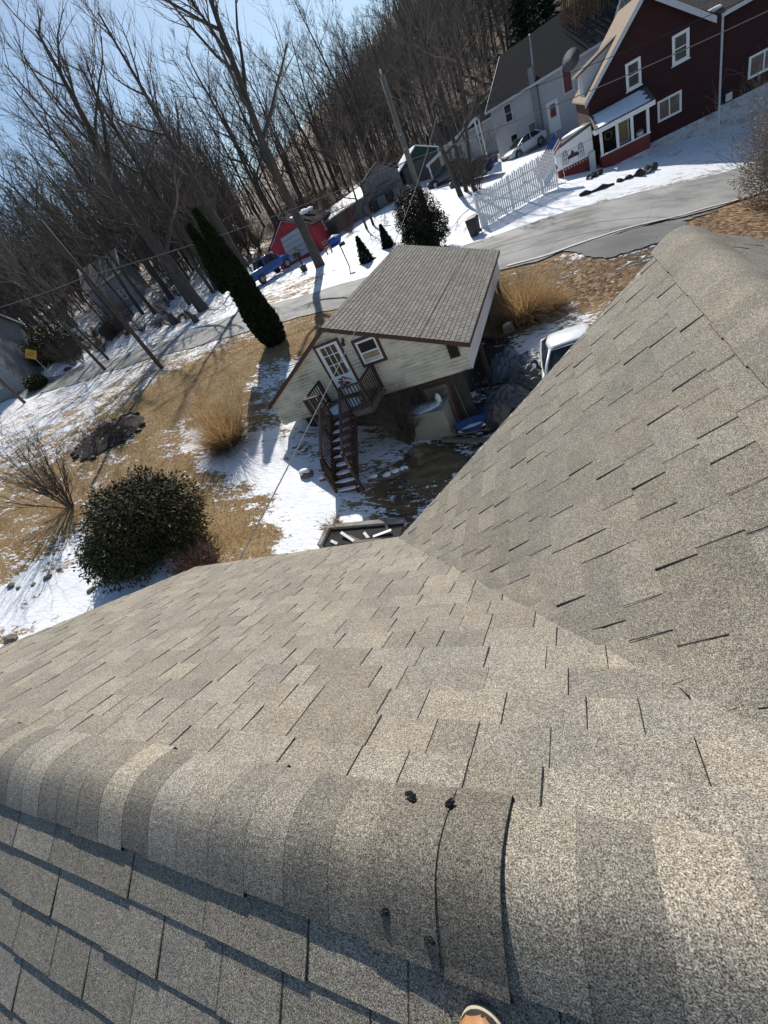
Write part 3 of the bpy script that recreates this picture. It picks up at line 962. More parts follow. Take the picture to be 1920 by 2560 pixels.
for (a_, z_) in ((aR, zR), (aL, zL)):
    u.prism([G(aP, FB - .15, zP + .043), G(a_, FB - .15, z_ + .043), G(a_, FB - .15, z_ - .03), G(aP, FB - .15, zP - .03)], GY * (BB - FB + .3))
u.build('roof_deck', M_SIDE_B, garage)
fm = MB()
for (a_, z_) in ((aR, zR), (aL, zL)):
    fm.prism([G(aP, FB - .172, zP + .04), G(a_, FB - .172, z_ + .04), G(a_, FB - .172, z_ - .1), G(aP, FB - .172, zP - .1)], GY * .02)
    fm.prism([G(a_, FB - .172, z_ + .04), G(a_, BB + .17, z_ + .04), G(a_, BB + .17, z_ - .07), G(a_, FB - .172, z_ - .07)], GX * (.02 if a_ > aP else -.02))
fm.build('fascia', M_MAROON, garage)


def frame(mb, C, ux, uz, n, w, h, fw, d, back=0.0):
    """rectangular frame centred at C"""
    C = np.array(C, float)
    for s_ in (-1, 1):
        mb.obox(C + ux * s_ * (w / 2 - fw / 2) + n * (d / 2 + back), ux * fw / 2, n * d / 2, uz * h / 2)
        mb.obox(C + uz * s_ * (h / 2 - fw / 2) + n * (d / 2 + back), ux * (w / 2 - fw), n * (d / 2), uz * fw / 2)


def panel(mb, C, ux, uz, n, w, h, d, back=0.0):
    mb.obox(np.array(C, float) + n * (d / 2 + back), ux * w / 2, n * d / 2, uz * h / 2)


def window(parent, C, ux, n, w, h, fm, pm=None, fw=.08, depth=.05, rail=True, mull=0, sill=True, sash=None, name='window', out=0.0):
    uz = UZ; C = np.array(C, float) + n * out
    mb = MB(); frame(mb, C, ux, uz, n, w, h, fw, depth)
    if sill: mb.obox(C - uz * (h / 2 + .02) + n * (depth / 2 + .02), ux * (w / 2 + .06), n * (depth / 2 + .03), uz * .025)
    fo = mb.build(name, fm, parent)
    iw, ih = w - 2 * fw, h - 2 * fw
    sm = sash or fm
    s_ = MB()
    frame(s_, C, ux, uz, n, iw, ih, .035, depth * .6)
    if rail: s_.obox(C + n * depth * .35, ux * (iw / 2 - .036), n * depth * .33, uz * .025)
    for k in range(mull):
        t = (k + 1) / (mull + 1) - .5
        s_.obox(C + ux * t * iw + n * depth * .35, ux * .035, n * depth * .36, uz * (ih / 2 - .036))
    s_.build('sash', sm, fo)
    p = MB(); panel(p, C, ux, uz, n, iw - .05, ih - .05, .006, .008); p.build('pane', pm or M_PANE, fo)
    return fo


NF = -GY
# upper door with nine lights, and its flag patterned wreath panel
dC = G(-8.09, FB - .02, -4.21)
dm = MB(); frame(dm, dC, GX, UZ, NF, 1.08, 2.12, .085, .035); do = dm.build('door_frame', M_MAROON, garage)
d2 = MB()
panel(d2, dC - UZ * .62, GX, UZ, NF, .9, .86, .02, .004)
for s_ in (-1, 1): panel(d2, dC + GX * s_ * .385 + UZ * .42, GX, UZ, NF, .13, 1.22, .02, .004)
panel(d2, dC + UZ * .97, GX, UZ, NF, .64, .13, .02, .004)
for k in range(2):
    panel(d2, dC + GX * (k - .5) * .22 + UZ * .36, GX, UZ, NF, .03, 1.1, .016, .004); panel(d2, dC + UZ * (.02 + .36 * (k + .6)), GX, UZ, NF, .64, .03, .0165, .004)
door_o = d2.build('door', M_WHITE, garage)
d3 = MB(); panel(d3, dC + UZ * .36, GX, UZ, NF, .64, 1.1, .006, .002); d3.build('pane', mat('curtained_glass', (.1, .08, .045), .15, .5, 5), door_o)
d4 = MB(); d4.blob(dC + GX * .37 - UZ * .1 + NF * .06, .035, .035, .035, 1, .02); d4.build('door_knob', M_METAL, door_o, smooth=True)
rg = random.Random(8)
wre = thing('door_decoration', 'red, white and blue twig wreath hung low on the white garage door', 'wreath', tuple(dC - UZ * .45))
for nm, mm in (('red_ribbon', mat('red_ribbon', (.25, .03, .03), .7)), ('white_ribbon', M_WHITE), ('dark_twigs', M_WOODDK)):
    q = MB()
    for i in range(26):
        an = rg.uniform(0, 6.28); rr_ = rg.uniform(.05, .26); c = dC - UZ * .5 + NF * rg.uniform(.03, .08) + GX * math.cos(an) * rr_ * 1.1 + UZ * math.sin(an) * rr_ * .8
        d = GX * rg.uniform(-1, 1) + UZ * rg.uniform(-.6, .6); d /= np.linalg.norm(d)
        q.beam(c - d * .08, c + d * .08, .025, .012, NF)
    q.build(nm, mm, wre)
# upper window, half open sash over a tan board
wC = G(-6.65, FB - .02, -3.93)
wo = MB(); frame(wo, wC, GX, UZ, NF, .98, 1.0, .1, .04); wo = wo.build('window', M_MAROON, garage)
q = MB(); frame(q, wC, GX, UZ, NF, .78, .8, .07, .03); panel(q, wC - UZ * .02, GX, UZ, NF, .64, .05, .028, .004); panel(q, wC - UZ * .27, GX, UZ, NF, .64, .03, .024, .004); q.build('sash', M_WHITE, wo)
q = MB(); panel(q, wC + UZ * .17, GX, UZ, NF, .64, .33, .006, .004); q.build('pane', M_INT, wo)
q = MB(); panel(q, wC - UZ * .15, GX, UZ, NF, .64, .21, .008, .004); q.build('blind', M_BLIND, wo)
# vent near the right eave, lamp by the door
vC = G(-3.93, FB - .02, -4.84)
q = MB(); frame(q, vC, GX, UZ, NF, .34, .5, .04, .03)
for k in range(3): panel(q, vC + GX * (k - 1) * .07, GX, UZ, NF, .012, .42, .02, .004)
vo_ = q.build('vent', M_BLACK, garage)
q = MB(); panel(q, vC, GX, UZ, NF, .26, .42, .004, .002); q.build('vent_opening', M_INT, vo_)
q = MB(); lc = G(-7.38, FB - .02, -3.3); q.obox(lc + NF * .02, GX * .03, NF * .02, UZ * .06); q.tube([lc + NF * .03, lc + NF * .12 + UZ * .05, lc + NF * .14], .01, 6); q.lathe(lc + NF * .14 - UZ * .17, [(.03, 0), (.06, .03), (.065, .13), (.02, .17)], 8); q.build('wall_lamp', M_BLACK, garage)
# lower level
FL = 13.02; zG = -8.3; aW = -3.98
q = MB(); q.prism([G(-10.9, FL, zG), G(aW, FL, zG), G(aW, FL, wBz - .02), G(-10.9, FL, wBz - .02)], GY * .15)
q.prism([G(-10.9, BB - .2, zG), G(aW, BB - .2, zG), G(aW, BB - .2, wBz - .02), G(-10.9, BB - .2, wBz - .02)], GY * .15)
q.prism([G(-10.9, FL, zG), G(-10.9, BB, zG), G(-10.9, BB, wBz - .02), G(-10.9, FL, wBz - .02)], GX * .15)
q.prism([G(-4.6, FL + .2, zG), G(-4.6, BB - .4, zG), G(-4.6, BB - .4, wBz - .02), G(-4.6, FL + .2, wBz - .02)], GX * .12)
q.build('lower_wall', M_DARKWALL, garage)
q = MB()
for b in (15.2, 18.2, 21.9):
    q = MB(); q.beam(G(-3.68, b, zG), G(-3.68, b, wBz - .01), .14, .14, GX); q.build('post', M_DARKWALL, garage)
lC = G(-5.07, FL - .002, -6.82)
q = MB(); frame(q, lC, GX, UZ, NF, 1.1, 2.16, .1, .05); ld = q.build('lower_door_frame', M_MAROON, garage)
q = MB()
for k in range(6): panel(q, lC + GX * (k - 2.5) * .148 - UZ * .1, GX, UZ, NF, .142, 1.9, .018 + .004 * (k % 2), .004)
panel(q, lC + UZ * .25, GX, UZ, NF, .86, .12, .018, .024); panel(q, lC - UZ * .35, GX, UZ, NF, .86, .14, .02, .024); panel(q, lC - UZ * .95, GX, UZ, NF, .86, .14, .018, .024)
q.build('lower_door', M_OLDWOOD, garage)

# stairs and landing
stairs = thing('wooden_stairs', 'dark brown wooden stairs with snowy treads climbing to the white garage door', 'staircase', tuple(G(-8.0, 10, -7)))
DZ = -5.26
q = MB()
for k in range(11):
    b0 = 11.42 + k * .125
    q.obox(G(-7.98, b0 + .058, DZ - .02), GX * 1.2, GY * .058, UZ * .02)
q.obox(G(-7.98, 11.39, DZ - .12), GX * 1.2, GY * .02, UZ * .1); q.obox(G(-9.2, 12.1, DZ - .12), GX * .02, GY * .68, UZ * .1); q.obox(G(-6.76, 12.1, DZ - .12), GX * .02, GY * .68, UZ * .1)
deck_o = q.build('deck', M_OLDWOOD, stairs)
q = MB(); q.blob(G(-8.2, 12.0, DZ + .004), .72, .55, .028, 4, .12, 22, 6); q.build('snow_patch', M_SNOW, deck_o, smooth=True)
q = MB()
for (a, b) in ((-9.12, 11.5), (-6.9, 12.6)):
    q = MB(); q.beam(G(a, b, hgt(*G(a, b, 0)[:2]) - .2), G(a, b, DZ - .02), .1, .1, GX); q.build('deck_post', M_WOODDK, stairs)
sa0, sa1 = -8.46, -7.6
n_st = 9; run = .236; rise = (DZ + 7.02) / n_st
q = MB(); sn = MB()
for k in range(n_st):
    z = DZ - rise * (k + 1); b = 11.38 - run * k; ex_ = .10 if k >= 7 else 0
    ex2 = .12 * max(0, k - 6)
    q = MB(); sn = MB()
    q.obox(G((sa0 + sa1 + ex2 * .3) / 2, b - run / 2, z - .02), GX * ((sa1 - sa0) / 2 + ex2 * .5), GY * (run / 2 + .015), UZ * .02)
    q.obox(G((sa0 + sa1 + ex2 * .3) / 2, b - .012, z + rise / 2 - .02), GX * ((sa1 - sa0) / 2 + ex2 * .5), GY * .012, UZ * (rise / 2 - .022))
    sn.blob(G((sa0 + sa1 + ex2 * .3) / 2 + rg.uniform(-.04, .04), b - run / 2 - .01, z + .012), (sa1 - sa0) * .47 + ex2 * .45, run * .52, .04, k, .1, 20, 8)
    tr = q.build('tread', M_WOODDK, stairs); sn.build('snow_cover', M_SNOW, tr, smooth=True)
q = MB()
bE = 11.38 - run * n_st
for a in (sa0 - .03, sa1 + .03):
    q.prism([G(a, 11.4, DZ - .02), G(a, bE, DZ - rise * n_st), G(a, bE, DZ - rise * n_st - .22), G(a, 11.4, DZ - .3)], GX * .035)
q.build('stringer', M_WOODDK, stairs)
RZ = DZ + .88


def railing(p, q_, zb0, zb1, rails, posts, ends=(1, 1), n=7):
    """rail from p to q_ (a, b) with balusters; zb = deck or stair height at both ends"""
    p3 = G(p[0], p[1], zb0); q3 = G(q_[0], q_[1], zb1)
    rails.beam(p3 + UZ * .9, q3 + UZ * .9, .1, .04); rails.beam(p3 + UZ * .1, q3 + UZ * .1, .05, .07)
    for e_, w_ in zip(ends, (p3, q3)):
        if e_:
            pm = MB(); pm.beam(w_ - UZ * .1, w_ + UZ * .93, .09, .09, GX); pm.build('post', M_WOODDK, stairs)
    return [(p3 + (q3 - p3) * (k + 1) / (n + 1)) for k in range(n)]


rl = MB(); po = MB(); ba = MB()
bal = []
bal += railing((-9.15, 12.75), (-9.15, 11.42), DZ, DZ, rl, po, n=8)
bal += railing((-9.15, 11.42), (sa0, 11.42), DZ, DZ, rl, po, (0, 1), n=4)
bal += railing((-6.8, 12.75), (-6.8, 11.42), DZ, DZ, rl, po, n=8)
bal += railing((-6.8, 11.42), (sa1, 11.42), DZ, DZ, rl, po, (0, 1), n=5)
bal += railing((sa0, 11.36), (sa0 - .02, bE + .42), DZ - .04, DZ - rise * 7.2, rl, po, (0, 1), n=14)
bal += railing((sa1, 11.36), (sa1 + .02, bE + .42), DZ - .04, DZ - rise * 7.2, rl, po, (0, 1), n=14)
bal += railing((sa0 - .02, bE + .42), (sa0 + .1, bE), DZ - rise * 7.2, DZ - rise * 9, rl, po, (0, 1), n=3)
bal += railing((sa1 + .02, bE + .42), (sa1 + .3, bE), DZ - rise * 7.2, DZ - rise * 9, rl, po, (0, 1), n=3)
rl.build('railing', M_WOODDK, stairs)
for bb in bal:
    ba = MB(); ba.beam(bb + UZ * .1, bb + UZ * .9, .035, .035, GX); ba.build('baluster', M_WOODDK, stairs)
M_GARAGE_DONE = True
# ------------------------------------------------------------------ plants near the house and loose things in the yard
def above(u, v, h, lo=3, hi=120):
    """point on the sight line of a pixel that is h metres above the ground"""
    d = ray(u, v); d = d / math.hypot(d[0], d[1])
    rs = np.arange(lo, hi, .05)
    df = rs * d[2] - hgt_np(rs * d[0], rs * d[1]) - h
    w_ = np.where(df < 0)[0]
    return d * (rs[w_[0]] if len(w_) else hi)


def leaf_mat(name, a, b_, c, rough=.45, thin=0):
    m, n, l, bs = _nodes(name)
    tc = n.new('ShaderNodeTexCoord'); t = noise(n, l, 3.2, 3, .6, tc.outputs['Object']); t2 = noise(n, l, 17, 2, .6, tc.outputs['Object'])
    r1 = ramp(n, l, t2.outputs['Fac'], [(.34, a), (.52, b_), (.7, c)]).outputs[0]
    r1 = mixc(n, l, 1, r1, ramp(n, l, t.outputs['Fac'], [(.3, .7), (.7, 1.25)]).outputs[0], 'MULTIPLY')
    l.new(r1, bs.inputs['Base Color']); bs.inputs['Roughness'].default_value = rough; bs.inputs['Specular IOR Level'].default_value = .18
    if thin:      # thin dry blades let the low sun through
        tr = n.new('ShaderNodeBsdfTranslucent'); l.new(r1, tr.inputs['Color'])
        mx = n.new('ShaderNodeMixShader'); mx.inputs[0].default_value = thin
        l.new(bs.outputs[0], mx.inputs[1]); l.new(tr.outputs[0], mx.inputs[2]); l.new(mx.outputs[0], n['Material Output'].inputs['Surface'])
    return m


M_RHODO = leaf_mat('rhododendron_leaf', (.014, .016, .006), (.034, .038, .013), (.1, .085, .035), .55)
M_THUJA = leaf_mat('arborvitae_foliage', (.008, .012, .005), (.02, .03, .011), (.05, .055, .022), .8)
M_HOLLY = leaf_mat('holly_leaf', (.008, .011, .006), (.02, .024, .011), (.075, .065, .035), .6)
M_SPRUCE = leaf_mat('spruce_needle', (.01, .015, .01), (.02, .032, .02), (.035, .045, .03), .8)
M_TWIG = mat('grey_brown_twig', (.085, .066, .052), .9, .35, 9)
M_TWIGR = mat('reddish_twig', (.11, .055, .04), .9, .35, 9)
M_BARK = mat('grey_bark', (.085, .072, .06), .95, .4, 7, bump=.5, bscale=16, stretch=(1, 1, .25))
M_GRASS = leaf_mat('dry_grass_blade', (.24, .14, .06), (.46, .3, .14), (.62, .45, .25), .7, .5)
M_GRASSDK = leaf_mat('weathered_grass_blade', (.07, .055, .04), (.16, .125, .09), (.28, .23, .17), .8)
M_STONE = mat('grey_brown_stone', (.14, .12, .1), .9, .35, 6, bump=.5, bscale=14)
npr = np.random.RandomState(11)


def leaves(mb, blobs, n, L, W, droop=.5, shell=.55, fold=.25):
    """leaf-sized folded faces through the outer volume of several ellipsoids (cx, cy, cz, rx, ry, rz)"""
    vol = np.array([b[3] * b[4] * b[5] for b in blobs]) ** .67; vol /= vol.sum()
    pick = npr.choice(len(blobs), n, p=vol)
    B = np.array(blobs)[pick]
    d = npr.normal(size=(n, 3)); d /= np.linalg.norm(d, axis=1)[:, None]
    k = shell + (1 - shell) * npr.rand(n) ** .6
    k *= 1 + .13 * np.sin(d[:, 0] * 5 + B[:, 0] * 3) * np.sin(d[:, 1] * 6 + 1 + B[:, 1]) + .1 * np.sin(d[:, 2] * 8 + d[:, 0] * 7)
    P = B[:, :3] + d * B[:, 3:6] * k[:, None]
    t = d * .7 + npr.normal(size=(n, 3)) * .6; t[:, 2] -= droop; t /= np.linalg.norm(t, axis=1)[:, None]
    s = np.cross(t, d + npr.normal(size=(n, 3)) * .5); s /= (np.linalg.norm(s, axis=1)[:, None] + 1e-6)
    nn = np.cross(s, t)
    Ls = L * (.7 + .6 * npr.rand(n))[:, None]; Ws = W * (.7 + .6 * npr.rand(n))[:, None]
    a = P; b = P + t * Ls * .5 + s * Ws * .5 - nn * Ws * fold; c = P + t * Ls; e = P + t * Ls * .5 - s * Ws * .5 - nn * Ws * fold
    V = np.stack([a, b, c, e], 1).reshape(-1, 3)
    base = len(mb.v)
    mb.v.extend(map(tuple, V)); mb.f.extend([(base + 4 * i, base + 4 * i + 1, base + 4 * i + 2, base + 4 * i + 3) for i in range(n)])
    mb.m.extend([mb.mi] * n); mb.c.extend([mb.col] * n)


def stems(mb, base, n, h, spread, r=.02, seed=1, fork=4, n_s=4, wob=.16, tw=.5):
    rg = random.Random(seed)

    def grow(p, d, L, r_, lev):
        k = 4; pts = [np.array(p)]; rr_ = [r_]
        d = np.array(d, float)
        for i in range(k):
            d = d + np.array([rg.gauss(0, wob), rg.gauss(0, wob), rg.gauss(.03, wob * .6)]); d /= np.linalg.norm(d)
            pts.append(pts[-1] + d * L / k); rr_.append(r_ * (1 - .75 * (i + 1) / k) + .0015)
            if lev > 0:
                for _ in range(fork // 2 if lev == 1 else 2):
                    if rg.random() < .85:
                        dd = d + np.array([rg.gauss(0, tw), rg.gauss(0, tw), rg.gauss(.15, tw * .6)]); dd /= np.linalg.norm(dd)
                        grow(pts[-1], dd, L * rg.uniform(.3, .55), rr_[-1] * .65, lev - 1)
        mb.tube(pts, rr_, 3 if lev < 2 else n_s, cap=False)
    for i in range(n):
        an = rg.uniform(0, 6.28); q = rg.random() ** .6
        d = np.array([math.cos(an) * spread * q, math.sin(an) * spread * q, 1.0]); d /= np.linalg.norm(d)
        grow(np.array(base) + np.array([math.cos(an), math.sin(an), 0]) * .12 * rg.random() * max(1, h * .4), d, h * rg.uniform(.75, 1.1), r * rg.uniform(.7, 1.1), 2)


# big rhododendron beside the roof edge
c = above(345, 1312, 1.25); gz = hgt(c[0], c[1])
rh = thing('rhododendron', 'big round dark green rhododendron growing beside the roof edge', 'bush', (c[0], c[1], gz))
q = MB(); leaves(q, [(c[0], c[1], gz + 1.3, 1.9, 1.85, 1.3), (c[0] - 1.1, c[1] + .3, gz + 1.1, 1.25, 1.2, 1.1), (c[0] + .9, c[1] + .5, gz + 1.2, 1.2, 1.3, 1.15), (c[0] - .2, c[1] - 1.1, gz + 1.0, 1.3, 1.0, 1.05), (c[0] + .1, c[1] + .9, gz + 1.5, 1.3, 1.0, 1.1), (c[0] - .9, c[1] - .7, gz + .75, 1.25, 1.0, .8), (c[0] + 1.5, c[1] + .1, gz + .7, .8, .9, .7), (c[0] - 1.7, c[1] - .5, gz + .8, .7, .8, .75), (c[0] - .6, c[1] + .2, gz + 2.0, .9, .8, .75), (c[0] + .7, c[1] - .4, gz + 1.8, .8, .8, .8)], 26000, .15, .052, .5)
q.build('foliage', M_RHODO, rh)
q = MB(); stems(q, (c[0], c[1], gz - .1), 14, 2.0, .9, .035, 3); q.build('stem', M_TWIG, rh)
# small russet shrub between it and the roof
c = above(505, 1420, .35); gz = hgt(c[0], c[1])
t = thing('shrub', 'low russet twiggy shrub tucked between the rhododendron and the roof edge', 'bush', (c[0], c[1], gz))
q = MB(); stems(q, (c[0], c[1], gz - .05), 46, .95, 1.1, .012, 4, 4); q.build('stem', M_TWIGR, t)
q = MB(); leaves(q, [(c[0], c[1], gz + .5, .75, .7, .45)], 1500, .06, .04, .2); q.build('foliage', mat('russet_leaf', (.09, .045, .03), .8, .5, 20), t)
# leafless shrub at the far left
c = gnd(178, 1268)
t = thing('bare_shrub', 'tall leafless multi stemmed shrub left of the rhododendron', 'bush', (c[0], c[1], c[2]))
q = MB(); stems(q, (c[0], c[1], c[2] - .1), 17, 3.3, .75, .032, 21, 6, 5, .14, .42); q.build('stem', M_TWIG, t)


def plume_grass(name, label, u, v, h, n, spread, seed, tilt=(0, 0)):
    c = gnd(u, v); rg = np.random.RandomState(seed)
    t = thing(name, label, 'ornamental grass', tuple(c), 0, 'ornamental grasses')
    for part, m, nb, hh, sp, dr in (('blades', M_GRASS, n, h, spread, .5), ('dead_skirt', M_GRASSDK, int(n * .5), h * .6, spread * 1.7, 1.6)):
        q = MB()
        for i in range(nb):
            an = rg.uniform(0, 6.28); k = rg.rand() ** .7
            p = np.array([c[0] + math.cos(an) * .32 * k, c[1] + math.sin(an) * .32 * k, c[2] - .03])
            d = np.array([math.cos(an) * sp * k + tilt[0] + rg.normal(0, .2), math.sin(an) * sp * k + tilt[1] + rg.normal(0, .2), 1.]); bend = rg.normal(0, .16, 3); d /= np.linalg.norm(d)
            L = hh * rg.uniform(.35, 1.12); w_ = rg.uniform(.006, .013)
            s = np.cross(d, (0, 0, 1.)); s = s / (np.linalg.norm(s) + 1e-6) * w_
            pts = [p]
            for j in range(4):
                d = d + bend * (.4 + .3 * j) + np.array([d[0] * .12 * dr, d[1] * .12 * dr, -.11 * dr * (j + 1) * .5]); d /= np.linalg.norm(d)
                pts.append(pts[-1] + d * L / 4)
            vs = []
            for j, pp in enumerate(pts):
                wk = (1 - .85 * j / 4)
                vs += [pp - s * wk, pp + s * wk]
            q.add(vs, [(2 * j, 2 * j + 1, 2 * j + 3, 2 * j + 2) for j in range(4)])
        q.build(part, m, t)
    return t


plume_grass('plume_grass', 'tall tan clump of dry ornamental grass left of the wooden stairs', 578, 1112, 2.4, 2600, 1.15, 2, (-.1, .15))
plume_grass('plume_grass', 'dry orange clump of ornamental grass behind the open side of the garage', 1308, 806, 2.2, 2300, 1.0, 3, (.2, .02))
plume_grass('plume_grass', 'low flattened tan grass heap right of the standing orange clump', 1372, 775, 1.2, 900, 1.3, 4, (.5, .1))
# dormant shrub beside the stairs
c = np.array(G(-6.35, 12.0, 0)); c[2] = hgt(c[0], c[1])
t = thing('bare_shrub', 'dense leafless brown shrub between the stairs and the storage bin', 'bush', tuple(c))
q = MB(); stems(q, (c[0], c[1], c[2] - .05), 60, 1.6, .55, .014, 5, 4); q.build('stem', M_TWIG, t)

# twin topped arborvitae
tb_ = gnd(692, 858); r_t = math.hypot(tb_[0], tb_[1]); ztip = at(492, 528, r_t)[2]
th_ = thing('arborvitae', 'tall narrow dark arborvitae with a forked top beside the road', 'tree', tuple(tb_))
Ht = ztip - tb_[2]
q = MB(); core = MB()
for (dx, dy, h0, h1, r0) in ((.0, 0, 0, Ht, .8), (-.82, -.1, Ht * .5, Ht * .95, .4)):
    ns = 24
    prof = []
    for i in range(ns + 1):
        f = i / ns
        prof.append((max(.02, r0 * (min(1, .62 + f * 2.4) if h0 == 0 else 1) * (1 - f ** 1.6) ** 1.0 * .88), h0 + (h1 - h0) * f))
    core.lathe((tb_[0] + dx * .9, tb_[1] + dy, tb_[2]), [(r_, h_) for r_, h_ in prof], 12)
    m_ = int(9000 * (h1 - h0) / Ht)
    f = npr.rand(m_) ** .9
    rad = np.interp(f, [k / ns for k in range(ns + 1)], [p[0] for p in prof]) * (1.0 + .18 * npr.rand(m_)) + .02
    an = npr.rand(m_) * 6.283
    rad *= 1 + .1 * np.sin(an * 3 + f * 9) + .06 * np.sin(an * 7 - f * 23)
    P = np.stack([tb_[0] + dx * .9 + rad * np.cos(an), tb_[1] + dy + rad * np.sin(an), tb_[2] + h0 + (h1 - h0) * f], 1)
    out = np.stack([np.cos(an), np.sin(an), np.full(m_, 1.4)], 1) + npr.normal(size=(m_, 3)) * .35; out /= np.linalg.norm(out, axis=1)[:, None]
    sd_ = np.cross(out, npr.normal(size=(m_, 3))); sd_ /= np.linalg.norm(sd_, axis=1)[:, None]
    L_ = (.12 + .14 * npr.rand(m_))[:, None]
    V = np.stack([P - out * L_ * .4, P + sd_ * .05, P + out * L_, P - sd_ * .05], 1).reshape(-1, 3)
    b0 = len(q.v); q.v.extend(map(tuple, V)); q.f.extend([(b0 + 4 * i, b0 + 4 * i + 1, b0 + 4 * i + 2, b0 + 4 * i + 3) for i in range(m_)]); q.m.extend([0] * m_); q.c.extend([None] * m_)
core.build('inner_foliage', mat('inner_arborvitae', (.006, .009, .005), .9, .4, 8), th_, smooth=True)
q.build('crown', M_THUJA, th_)
q = MB(); q.tube([tb_ - UZ * .2, tb_ + UZ * Ht * .4], [.14, .06], 8); q.build('trunk', M_BARK, th_)

# dark broadleaf evergreen behind the main pole
c = above(1046, 553, 1.9); gz = hgt(c[0], c[1])
t = thing('evergreen_bush', 'large dark evergreen bush behind the utility pole beside the picket fence', 'bush', (c[0], c[1], gz))
q = MB(); leaves(q, [(c[0], c[1], gz + 1.9, 1.45, 1.4, 1.9), (c[0] + .6, c[1], gz + 1.2, 1.2, 1.2, 1.2), (c[0] - .3, c[1] + .2, gz + 2.7, 1.0, 1.0, 1.1), (c[0] - .5, c[1], gz + 1.0, 1.1, 1.1, 1.0)], 17000, .15, .06, .7); q.build('foliage', M_HOLLY, t)
q = MB(); stems(q, (c[0], c[1], gz - .1), 8, 2.9, .35, .06, 6); q.build('stem', M_TWIG, t)


def spruce(u, v, ut, vt, label, seed):
    c = gnd(u, v); H = at(ut, vt, math.hypot(c[0], c[1]))[2] - c[2]; rg = random.Random(seed)
    t = thing('spruce', label, 'tree', tuple(c), 0, 'young spruces')
    q = MB(); q.tube([c - UZ * .1, c + UZ * H * .5, c + UZ * H], [.07, .04, .01], 6); q.build('trunk', M_BARK, t)
    q = MB(); m = 3600
    f = npr.rand(m) ** 1.35; an = npr.rand(m) * 6.283
    tier = .72 + .28 * (1 - (f * H / .3) % 1.0)
    rad = (H * .33 * (1 - f) ** .9 + .04) * tier * (.25 + .75 * npr.rand(m) ** .5) * (1 + .2 * np.sin(an * 5 + f * 30))
    P = np.stack([c[0] + rad * np.cos(an), c[1] + rad * np.sin(an), c[2] + H * (.05 + .95 * f) - rad * .25], 1)
    d = np.stack([np.cos(an), np.sin(an), .25 + 0 * an], 1) + npr.normal(size=(m, 3)) * .5; d /= np.linalg.norm(d, axis=1)[:, None]
    s_ = np.cross(d, npr.normal(size=(m, 3))); s_ /= np.linalg.norm(s_, axis=1)[:, None]
    V = np.stack([P - d * .06, P + s_ * .03, P + d * .14, P - s_ * .03], 1).reshape(-1, 3)
    q.v.extend(map(tuple, V)); q.f.extend([(4 * i, 4 * i + 1, 4 * i + 2, 4 * i + 3) for i in range(m)]); q.m.extend([0] * m); q.c.extend([None] * m)
    q.build('crown', M_SPRUCE, t)


spruce(918, 654, 906, 582, 'small dark spruce on the snow, the nearer and wider of two', 3)
spruce(972, 618, 954, 560, 'small dark spruce on the snow, the farther and slimmer of two', 5)

# ------------------------------------------------------------------ loose things by the garage
def stone(u, v, r, h, seed, label, cap=True, group=None, name='stone'):
    c = gnd(u, v)
    t = thing(name, label, 'stone', tuple(c), 0, group)
    q = MB(); q.blob(c + UZ * h * .25, r, r * .75, h * .75, seed, .14, 14, 8); o = q.build('rock', M_STONE, t, smooth=False)
    if cap:
        q = MB(); q.blob(c + UZ * (h * .72), r * .82, r * .6, h * .38, seed + 1, .1, 14, 7); q.build('snow_cap', M_SNOW, t, smooth=True)
    return t


for i, (zx, zy) in enumerate(((620, 1390), (735, 1372), (800, 1346), (872, 1322))):
    stone(750 + zx / 3.318, 780 + zy / 3.318, .2, .2, i, ['snow topped edging stone nearest the stair foot', 'snow topped edging stone, second from the stair foot', 'snow topped edging stone, third from the stair foot', 'snow topped edging stone farthest from the stair foot'][i], True, 'edging stones right of the stairs')
stone(750 + 970 / 3.318, 780 + 1190 / 3.318, .26, .34, 9, 'bare tan boulder below the cream storage bin', False)
stone(768, 1190, .3, .3, 12, 'low white snow topped lump of earth left of the stair foot')
stone(810, 1200, .17, .2, 14, 'small snow topped block touching the left side of the stair foot')
for i, (u, v) in enumerate(((738, 1118), (760, 1128), (775, 1142))):
    stone(u, v, .17, .1, 20 + i, ['flat dark stone in the shaded snow, farthest from the stairs', 'flat dark stone in the shaded snow, middle of three', 'flat dark stone in the shaded snow, nearest the stairs'][i], True, 'flat stones left of the stairs')
_rk = [(30, 1465, .2), (48, 1472, .14), (85, 1462, .12), (122, 1445, .2), (30, 1600, .3), (150, 1425, .14), (230, 1478, .18)]
for i, (u, v, r) in enumerate(_rk):
    stone(u, v, r, r * .7, 40 + i, 'dark stone poking out of the snow at the left edge below the bare shrub', False, 'stones in the snow by the roof', 'rock')

# cream storage bin with snow on its lid, and the jug standing on it
bn = thing('storage_bin', 'cream storage bin with a snow covered lid against the dark wall', 'storage bin', tuple(G(-5.45, 12.45, -7.5)))
M_CREAM = mat('cream_plastic', (.3, .29, .235), .5, .12, 4, dirt=(.2, .19, .15), dscale=2)
q = MB(); q.prism([G(-6.1, 12.08, -7.65), G(-4.72, 12.0, -7.65), G(-4.7, 12.82, -7.65), G(-6.1, 12.86, -7.65)], UZ * 1.2); q.build('body', M_CREAM, bn, bevel=.04)
q = MB(); q.prism([G(-6.14, 12.04, -6.445), G(-4.68, 11.96, -6.445), G(-4.66, 12.86, -6.445), G(-6.14, 12.9, -6.445)], UZ * .06); lid = q.build('lid', M_CREAM, bn, bevel=.02)
q = MB(); q.blob(G(-5.5, 12.42, -6.385), .58, .34, .025, 3, .1, 22, 6); q.build('snow_cover', M_SNOW, lid, smooth=True)
jg = thing('jug', 'white plastic jug standing on the snowy storage bin', 'jug', tuple(G(-4.95, 12.6, -6.38)))
